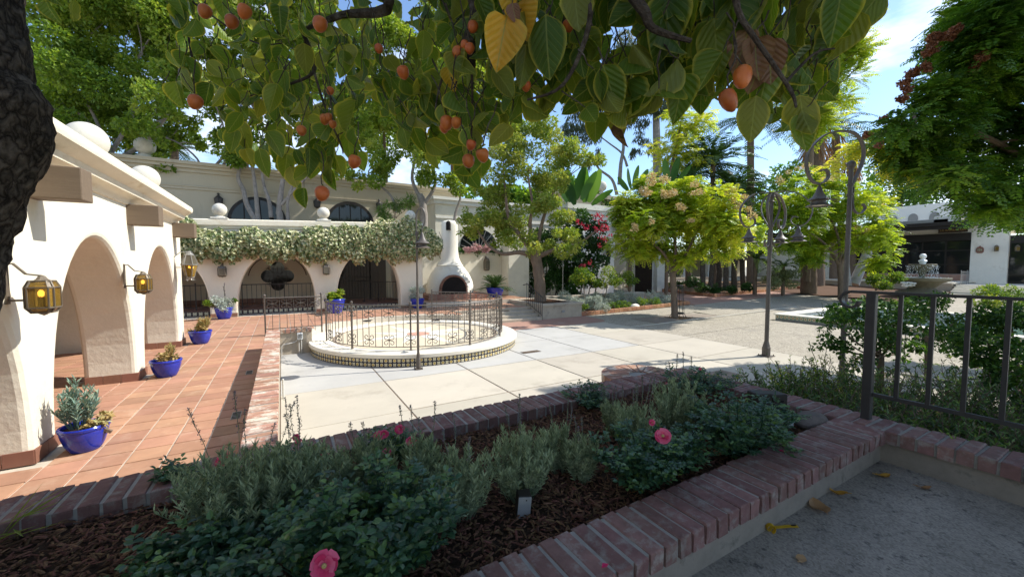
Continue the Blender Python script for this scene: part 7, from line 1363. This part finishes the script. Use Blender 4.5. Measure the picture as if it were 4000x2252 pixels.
BR = [([top, at(600, -650, 1.7), at(1200, -300, 1.8), at(1520, 10, 1.8), at(1330, 60, 1.95), at(1180, 120, 2.0)], .07, .008), ([at(1200, -300, 1.8), at(1700, -300, 1.5), at(1850, 0, 1.45), at(1838, 150, 1.45), at(1842, 260, 1.45)], .035, .016), ([at(1180, 120, 2.0), at(1230, 270, 2.0), at(1130, 330, 2.0), at(1000, 370, 2.05), at(930, 380, 2.05)], .012, .003), ([at(1200, -300, 1.8), at(900, -150, 2.0), at(740, 0, 2.1), at(735, 130, 2.1), at(765, 300, 2.1)], .02, .004), ([at(1842, 200, 1.45), at(1760, 250, 1.5), at(1720, 330, 1.5), at(1700, 430, 1.5)], .008, .003), ([at(1700, -300, 1.5), at(2300, -150, 1.1), at(2500, 20, 1.05), at(2550, 110, 1.05), at(2700, 160, 1.05)], .03, .006), ([at(2300, -150, 1.1), at(2300, 100, 1.1), at(2200, 330, 1.15), at(2060, 390, 1.2)], .012, .003), ([at(2300, -150, 1.1), at(2800, -80, 1.0), at(2900, 80, 1.0), at(3080, 340, 1.05), at(3110, 420, 1.05)], .014, .003), ([at(3070, 320, 1.05), at(3180, 210, 1.05), at(3260, 190, 1.05)], .005, .002), ([at(2800, -80, 1.0), at(3150, -60, 1.05), at(3330, 30, 1.1)], .008, .003), ([at(1842, 250, 1.45), at(1845, 420, 1.5), at(1840, 560, 1.55), at(1845, 640, 1.55)], .006, .003), ([at(1180, 120, 2.0), at(1270, 420, 2.0), at(1330, 560, 2.0), at(1340, 600, 2.0)], .008, .003), ([at(740, 0, 2.1), at(980, 160, 2.1), at(1100, 170, 2.1)], .006, .003), ([top, at(300, -900, 2.2), at(900, -900, 3.0), at(1800, -900, 3.4)], .08, .03), ([at(300, -900, 2.2), Vector((1.5, -.5, 4.6)), Vector((4.0, -1.5, 4.9))], .07, .03)]
for pts, r0, r1 in BR:
    m = MB(); P_ = smooth_path(pts, 5); k = len(P_); m.tube(P_, [r0+(r1-r0)*(i/(k-1))**.7 for i in range(k)], 7); m.build('branch', M['bark_dark'], pt_, smooth=True)
def pleaf_mesh(seed):
    r_ = random.Random(seed); m = MB(); n, k = 12, 6; WR = r_.uniform(.85, 1.12); cup = r_.uniform(-.2, .75); cl_ = r_.uniform(-.3, 1.0); tw = r_.uniform(-.6, .6); wv_ = r_.uniform(.01, .035); kx = r_.uniform(-.18, .18); ed = []
    for i in range(n+1):
        t = i/n; w = .94*t**.55*(1-t)**.92*WR+.002
        for j in range(k+1):
            s = 2*j/k-1; x = s*w+kx*t*t; y = t; z = wv_*math.sin(t*11+s*3)*abs(s)+ cup*abs(s)*w*1.6-cl_*.5*t*t+.012*math.sin(t*24+abs(s)*4)*(1-abs(s))+tw*s*w*t+.02*r_.uniform(-1, 1)*abs(s); m.v.append((x, y, z)); ed.append(max(abs(s), abs(2*t-1)**3))
    m.f = [(i*(k+1)+j, i*(k+1)+j+1, (i+1)*(k+1)+j+1, (i+1)*(k+1)+j) for i in range(n) for j in range(k)]; m.m = [0]*len(m.f); m.tube([(0, 0, 0), (0, -.07, .01), (0, -.13, .03)], .008, 4)
    me = m.mesh('leaf', smooth=True); ed += [0]*(len(m.v)-len(ed)); a = me.attributes.new('edge', 'FLOAT', 'POINT'); a.data.foreach_set('value', ed); a = me.attributes.new('lp', 'FLOAT_VECTOR', 'POINT'); a.data.foreach_set('vector', np.array([(x-kx*y*y, y, seed*3.0) for x, y, z in m.v], np.float32).ravel()); return me
def pmat(name, cols, edge, trans=.3, spots=.62):
    m, n, l, b = _mat(name); oi = n.new('ShaderNodeObjectInfo'); tt = n.new('ShaderNodeAttribute'); tt.attribute_name = 'tint'; ad = n.new('ShaderNodeMath'); l.new(oi.outputs['Random'], ad.inputs[0]); l.new(tt.outputs['Fac'], ad.inputs[1]); fr = n.new('ShaderNodeMath'); fr.operation = 'FRACT'; l.new(ad.outputs[0], fr.inputs[0])
    c = ramp(n, [(i/(len(cols)-1), x) for i, x in enumerate(cols)]); l.new(fr.outputs[0], c.inputs[0]); e = n.new('ShaderNodeAttribute'); e.attribute_name = 'edge'; er = ramp(n, [(.80, (0, 0, 0)), (.99, (.75, .75, .75))]); l.new(e.outputs['Fac'], er.inputs[0]); mx_ = n.new('ShaderNodeMixRGB'); l.new(er.outputs[0], mx_.inputs[0]); l.new(c.outputs[0], mx_.inputs[1]); mx_.inputs[2].default_value = (*edge, 1)
    va_ = n.new('ShaderNodeAttribute'); va_.attribute_name = 'lp'; tc_ = va_; nz_ = n.new('ShaderNodeTexNoise'); nz_.inputs['Scale'].default_value = 26; l.new(va_.outputs['Vector'], nz_.inputs[0]); sr = ramp(n, [(spots+.06, (0, 0, 0)), (spots+.1, (.8, .8, .8))]); l.new(nz_.outputs[0], sr.inputs[0]); m2 = n.new('ShaderNodeMixRGB'); l.new(sr.outputs[0], m2.inputs[0]); l.new(mx_.outputs[0], m2.inputs[1]); m2.inputs[2].default_value = (.03, .02, .01, 1)
    sx_ = n.new('ShaderNodeSeparateXYZ'); l.new(va_.outputs['Vector'], sx_.inputs[0])
    def mth(op, a, b_=None):
        q = n.new('ShaderNodeMath'); q.operation = op
        for i_, x_ in enumerate((a, b_)):
            if x_ is None: continue
            if isinstance(x_, (int, float)): q.inputs[i_].default_value = x_
            else: l.new(x_, q.inputs[i_])
        return q.outputs[0]
    ax_ = mth('ABSOLUTE', sx_.outputs[0]); ph = mth('FRACT', mth('SUBTRACT', mth('MULTIPLY', sx_.outputs[1], 7.0), mth('MULTIPLY', ax_, 9.0))); vn = mth('LESS_THAN', mth('ABSOLUTE', mth('SUBTRACT', ph, .5)), .045); mid = mth('LESS_THAN', ax_, .013); veins = mth('MAXIMUM', mth('MULTIPLY', vn, .45), mid)
    m3 = n.new('ShaderNodeMixRGB'); l.new(mth('MULTIPLY', veins, .55), m3.inputs[0]); l.new(m2.outputs[0], m3.inputs[1]); m3.inputs[2].default_value = (.30, .34, .10, 1)
    wv = n.new('ShaderNodeMath'); wv.operation = 'ABSOLUTE'; l.new(mth('SUBTRACT', ph, .5), wv.inputs[0]); bp = n.new('ShaderNodeBump'); bp.inputs['Strength'].default_value = .35; bp.inputs['Distance'].default_value = .012; l.new(wv.outputs[0], bp.inputs['Height']); l.new(bp.outputs[0], b.inputs['Normal'])
    m2 = m3; l.new(m2.outputs[0], b.inputs['Base Color']); b.inputs['Roughness'].default_value = .42; b.inputs['Specular IOR Level'].default_value = .4; t = n.new('ShaderNodeBsdfTranslucent'); h = n.new('ShaderNodeMixRGB'); h.blend_type = 'MULTIPLY'; h.inputs[0].default_value = 1; l.new(m2.outputs[0], h.inputs[1]); h.inputs[2].default_value = (2.1, 1.9, .8, 1); l.new(h.outputs[0], t.inputs[0]); s = n.new('ShaderNodeMixShader'); s.inputs[0].default_value = trans; l.new(b.outputs[0], s.inputs[1]); l.new(t.outputs[0], s.inputs[2]); l.new(s.outputs[0], n['Material Output'].inputs[0]); return m
M['pleaf'] = pmat('persimmon_leaf', [(.055, .11, .014), (.085, .16, .02), (.135, .21, .026), (.19, .21, .045)], (.46, .42, .06), .46); M['pyellow'] = pmat('yellow_persimmon_leaf', [(.55, .36, .03), (.60, .34, .04)], (.6, .42, .05), .3, .64); M['pbrown'] = pmat('brown_persimmon_leaf', [(.20, .10, .06), (.26, .15, .09)], (.2, .1, .05), .2)
pls = [pleaf_mesh(i) for i in range(16)]
pmesh = {}
def pl_get(i, mt):
    k = (i, mt)
    if k not in pmesh: me = pls[i].copy(); me.materials.append(M[mt]); pmesh[k] = me
    return pmesh[k]
bx = [690, 730, 800, 860, 900, 960, 1000, 1060, 1120, 1180, 1240, 1300, 1340, 1420, 1500, 1560, 1600, 1660, 1720, 1780, 1860, 1900, 1960, 2060, 2150, 2250, 2330, 2450, 2500, 2560, 2640, 2720, 2800, 2900, 3000, 3060, 3130, 3200, 3260, 3320]
by = [380, 420, 330, 560, 600, 640, 640, 660, 690, 770, 660, 640, 620, 420, 420, 480, 590, 640, 620, 690, 700, 640, 480, 500, 470, 460, 520, 520, 480, 420, 420, 460, 380, 450, 450, 540, 560, 420, 340, 120]
dx = [690, 1000, 1300, 1700, 1950, 2200, 2600, 3000, 3330]; dd_ = [2.15, 2.1, 1.95, 1.65, 1.45, 1.32, 1.25, 1.28, 1.35]
rr = random.Random(21); PL = []
def rot_leaf(o, hang, yawv, roll):
    """tip hangs along 'hang'; the blade turns by roll about its axis"""
    y = Vector(hang).normalized(); z = Vector((math.cos(yawv), math.sin(yawv), .35)); z = (z-y*z.dot(y)).normalized(); x = y.cross(z); Mx = Matrix((x, y, z)).transposed().to_4x4() @ Matrix.Rotation(roll, 4, 'Y'); o.rotation_euler = Mx.to_euler()
def holes(px, py):
    for hx, hy, hr in ((830, 640, 0), (1500, 60, 70), (1580, 130, 60), (1440, 560, 90), (1480, 330, 40), (2140, 40, 50), (2420, 120, 60), (2460, 190, 50), (2360, 230, 40), (2100, 300, 40), (2700, 90, 40), (1900, 350, 35), (2300, 320, 30), (850, 210, 60), (1380, 180, 40), (3020, 60, 30), (1010, 20, 60), (1060, 90, 40)):
        if (px-hx)**2+(py-hy)**2 < hr*hr: return True
    return False
k = 0
while len(PL) < 1080 and k < 60000:
    k += 1; px = rr.uniform(690, 3330); bot = np.interp(px, bx, by); py = bot-rr.random()**1.1*(bot+120); layer = rr.random(); d = np.interp(px, dx, dd_)*(1+.55*(layer-.25)); L_ = rr.uniform(.085, .142)
    top_py = py-L_*FPX/d*.9
    if px < 840 and 80 < py and rr.random() < .55: continue
    if px < 1000 and py > 430 and px < 870: continue
    if holes(px, py-L_*FPX/d*.4) : continue
    # keep leaves from piling exactly
    if any(abs(px-q[0]) < 17 and abs(py-q[1]) < 20 for q in PL): continue
    PL.append((px, py, d, L_))
SPEC = [(1935, 275, 1.12, .150, 'pyellow', (-.22, -.3)), (1985, 75, 1.14, .10, 'pyellow', (-.1, .3)), (2075, 170, 1.16, .12, 'pyellow', (.35, .2)), (2010, 100, 1.1, .06, 'pbrown', (.1, .3)), (2138, 304, 1.12, .172, 'pleaf', (.03, .2)), (2606, 227, 1.1, .165, 'pleaf', (.0, .2)), (2896, 172, 1.1, .16, 'pleaf', (.25, -.5)), (2804, 285, 1.12, .15, 'pleaf', (.1, .4)), (2945, 325, 1.1, .12, 'pbrown', (0, .4)), (3015, 335, 1.1, .125, 'pbrown', (.1, .9)), (2960, 355, 1.12, .13, 'pbrown', (-.1, .1)), (2865, 265, 1.1, .11, 'pbrown', (-.4, .5)), (3250, 165, 1.05, .13, 'pleaf', (-.15, .3)), (1762, 355, 1.5, .09, 'pyellow', (.1, .2)), (210, 90, 1.6, .09, 'pleaf', (.3, .2)), (260, 70, 1.6, .08, 'pleaf', (-.5, .9)), (235, 20, 1.6, .07, 'pleaf', (.9, .2)), (2427, 572, 1.3, .085, 'pbrown', (0, 1.1)), (2333, 565, 1.3, .10, 'pleaf', (.1, .1)), (3130, 595, 1.2, .115, 'pleaf', (.1, .3)), (2930, 552, 1.15, .13, 'pleaf', (-.1, .2)), (2669, 468, 1.15, .13, 'pleaf', (.1, .2)), (3325, 25, 1.1, .10, 'pleaf', (.9, .3)), (3385, 42, 1.12, .11, 'pleaf', (1.6, .2))]+[(x, y, 2.0+.04*(i % 3), .105+.012*(i % 4), 'pleaf', (.35*math.sin(i*1.7), .5*math.sin(i*2.3))) for i, (x, y) in enumerate(((1190, 815), (1165, 735), (1225, 700), (1262, 715), (1300, 742), (1335, 690), (1285, 660), (1345, 620), (1420, 668), (1395, 590), (1230, 640), (1320, 570), (1180, 660), (1120, 690), (1080, 650), (1030, 690), (985, 660), (940, 620), (900, 600), (965, 580), (1700, 660), (1750, 640), (1800, 720), (1850, 740), (1880, 690), (1790, 600), (1720, 590), (1650, 600), (760, 460), (800, 410), (715, 420), (735, 370)))]
placed = []
for i, (px, py, d, L_) in enumerate(PL):
    o = None; placed.append((d, i))
order = sorted(range(len(PL)), key=lambda i: -(PL[i][3]/PL[i][2])); single = set(order[:280]); rest = []
def pl_xf(px, py, d, L_, hang, yawv, roll):
    y = Vector(hang).normalized(); z = Vector((math.cos(yawv), math.sin(yawv), .35)); z = (z-y*z.dot(y)).normalized(); x = y.cross(z); Mx = Matrix((x, y, z)).transposed().to_4x4() @ Matrix.Rotation(roll, 4, 'Y'); tip = at(px, py, d); base = tip-y*L_
    return Matrix.Translation(base) @ Mx @ Matrix.Scale(L_, 4)
V = []; F = []; E_ = []; T_ = []; LP = []
def stuff_leaf(Mx, i, tint):
    me = pls[i]; b = len(V); V.extend(tuple(Mx @ v.co) for v in me.vertices); F.extend(tuple(b+q for q in p.vertices) for p in me.polygons); E_.extend(me.attributes['edge'].data[j].value for j in range(len(me.vertices))); T_.extend([tint]*len(me.polygons)); LP.extend(tuple(me.attributes['lp'].data[j].vector) for j in range(len(me.vertices)))
tw = MB()
def joint_twig(base, seed):
    tw.tube(limb(base, base+Vector((rr.uniform(-.06, .06), rr.uniform(-.06, .06), rr.uniform(.05, .11))), 3, .15, seed), [.0016, .002, .0022, .0025], 4)
for i, (px, py, d, L_) in enumerate(PL):
    hang = (rr.gauss(0, .65), rr.gauss(0, .65), -1); Mx = pl_xf(px, py, d, L_, hang, rr.uniform(0, 2*PI) if rr.random() < .35 else -PI/2-YAW+rr.gauss(PI, .9), rr.gauss(0, .55)); vi = rr.randrange(16)
    if i in single: o = link('leaf', pl_get(vi, 'pleaf'), None, pt_); o.matrix_local = Matrix.Translation(-ORG[pt_]) @ Mx
    else: stuff_leaf(Mx, vi, rr.random())
    joint_twig(Mx.translation, i)
for i, (px, py, d, L_, mt, (hx, ro)) in enumerate(SPEC):
    hang = RT*hx+Vector((0, 0, -1)); Mx = pl_xf(px, py, d, L_, hang, -PI/2-YAW, PI+ro if False else ro); o = link('leaf', pl_get(i % 16, mt), None, pt_); o.matrix_local = Matrix.Translation(-ORG[pt_]) @ Mx; joint_twig(Mx.translation, 900+i)
M['l_crown'] = leafmat('crown_leaf', [(.030, .068, .010), (.045, .095, .012), (.075, .13, .016)], .3)
# crown overhead; leaves out of view are placed to shade bed and patio
rg = np.random.default_rng(31); cnt = 0; vis = 0; OP = []
while cnt < 5200:
    p = Vector((rg.uniform(-1.5, 8.0), rg.uniform(-1.8, 2.6), rg.uniform(3.2, 5.4))); v = p-EYE; w_ = v.dot(FW); cnt += 1; seen = False
    if mnoise.noise(p*.8) < -.32: continue
    if w_ > .05:
        sx, sy = CXP+FPX*v.dot(RT)/w_, CYP-FPX*v.dot(UP)/w_
        if -200 < sx < 4200 and sy > -200:
            seen = True
            if not (720 < sx < 3280 and sy < np.interp(sx, bx, by)-150) or (sy > -60 and holes(sx, sy)) or rg.random() < .72: continue
    if not seen: OP.append(tuple(p)); continue
    L_ = rg.uniform(.10, .15); y = Vector((rg.normal()*.6, rg.normal()*.6, -.8)).normalized(); z = Vector((rg.normal()*.6, rg.normal()*.6, 1)); z = (z-y*z.dot(y)).normalized(); x = y.cross(z); stuff_leaf(Matrix.Translation(p) @ Matrix((x, y, z)).transposed().to_4x4() @ Matrix.Scale(L_, 4), int(rg.integers(16)), float(rg.random())); vis += 1
OP = np.array(OP); n = len(OP); Ds = rg.normal(size=(n, 3))*.7; Ds[:, 2] -= .5; oleaves('crown_foliage', OP, Ds, rg.normal(size=(n, 3))*.5+np.array([[0, 0, 1.]]), rg.uniform(.13, .2, n), .10, rg.random(n), M['l_crown'], pt_)
off = ORG[pt_]; me = bpy.data.meshes.new('foliage'); me.from_pydata([(a-off.x, b-off.y, c-off.z) for a, b, c in V], [], F); a = me.attributes.new('edge', 'FLOAT', 'POINT'); a.data.foreach_set('value', E_); a = me.attributes.new('lp', 'FLOAT_VECTOR', 'POINT'); a.data.foreach_set('vector', np.array(LP, np.float32).ravel()); a = me.attributes.new('tint', 'FLOAT', 'FACE'); a.data.foreach_set('value', T_); me.polygons.foreach_set('use_smooth', [True]*len(F)); me.materials.append(M['pleaf']); link('foliage', me, None, pt_, 'stuff')
tw.build('twigs', M['bark_dark'], pt_, kind='stuff')
# fruit
M['fruit'] = mk('persimmon_skin', (.50, .13, .025), .38, .25, 14, .06, 30, .002, .4, tint=.12, stain=(.36, .05, .015), stain_s=18, stain_lo=.5, stain_hi=.72)
fm = MB(); fm.lathe([(.001, -.62), (.10, -.60), (.30, -.46), (.44, -.2), (.49, .08), (.45, .30), (.33, .44), (.16, .49), (.001, .47)], 22); fme = fm.mesh('fruit', smooth=True); fme.materials.append(M['fruit'])
cm_ = MB()
for i in range(4): a = i*PI/2; cm_.add([(0, 0, .50), (.22*math.cos(a-.5), .22*math.sin(a-.5), .50), (.40*math.cos(a), .40*math.sin(a), .44), (.22*math.cos(a+.5), .22*math.sin(a+.5), .50)], [(0, 1, 2, 3)])
cm_.tube([(0, 0, .48), (0, 0, .75)], .035, 5); cme = cm_.mesh('calyx'); cme.materials.append(M['l_crab'])
for i, (px, py, dm) in enumerate(((763, 398, 54), (800, 45, 50), (905, 85, 50), (955, 45, 52), (1250, 95, 56), (1575, 282, 48), (1745, 480, 54), (1783, 478, 42), (1735, 500, 36), (1788, 205, 46), (1835, 190, 40), (1847, 105, 44), (1815, 175, 34), (1270, 465, 40), (1290, 355, 30), (1178, 510, 38), (1300, 485, 30), (1385, 630, 50), (1258, 755, 56), (1830, 628, 50), (1885, 605, 52), (1840, 565, 40), (1285, 460, 34), (2055, 335, 40), (1960, 260, 36), (2845, 390, 66), (2900, 300, 70), (1480, 190, 34), (2220, 100, 44))):
    d = float(np.interp(px, dx, dd_))*.99; D_ = .058; d = max(.75, min(2.6, D_*FPX/dm*.95, d*.88)) if px < 2600 else 1.0; o = link('fruit', fme, None, pt_); s = dm*d/FPX; q = at(px, py, d); o.matrix_local = Matrix.Translation(q-off) @ Matrix.Rotation(rr.uniform(-.35, .35), 4, 'X') @ Matrix.Rotation(rr.uniform(-.35, .35), 4, 'Y') @ Matrix.Scale(s, 4) @ Matrix.Diagonal((1, 1, .95 if px < 2600 else 1.25, 1)); c = link('calyx', cme, None, o); st_p = limb(q+Vector((0, 0, s*.6)), q+Vector((rr.uniform(-.05, .05), rr.uniform(-.05, .05), .16)), 4, .12, i); sm_ = MB(); sm_.tube(st_p, .0022, 5); sm_.build('stalk', M['bark_dark'], pt_)

# unseen tree added out of view to shade bed, coping and railing
st_ = thing('added_shade_tree', 'unseen tree added behind the patio railing to cast the foreground shade', 'tree', (8.6, -3.6, .4), world=True)
m = MB(); m.tube([(8.6, -3.6, .3), (8.5, -3.4, 3), (7.8, -2.8, 6), (7.2, -2.2, 8.5)], [.3, .25, .2, .1], 12); m.build('trunk', M['bark'], st_, smooth=True)
rg = np.random.default_rng(5); n = 0; CP = []
while n < 16000:
    p = Vector((rg.uniform(3.0, 11.5), rg.uniform(-2.9, 1.95), rg.uniform(5.6, 7.6))); n += 1; v = p-EYE; w_ = v.dot(FW)
    if mnoise.noise(p*.5) < -.85: continue
    if w_ > .05:
        sx, sy = CXP+FPX*v.dot(RT)/w_, CYP-FPX*v.dot(UP)/w_
        if -150 < sx < 4250 and sy > -200: continue
    CP.append(tuple(p))
CP = np.array(CP); n = len(CP); oleaves('foliage', CP, rg.normal(size=(n, 3)), rg.normal(size=(n, 3))*.5+np.array([[0, 0, 1.]]), .36, .21, rg.random(n), M['l_dark'], st_)
m = MB()
for i in range(14): q = CP[int(rg.integers(n))]; m.tube(limb((8.0, -3, 5), q, 6, .12, i), [.08, .07, .06, .05, .04, .03, .02], 6)
m.build('boughs', M['bark'], st_, smooth=True, kind='stuff')
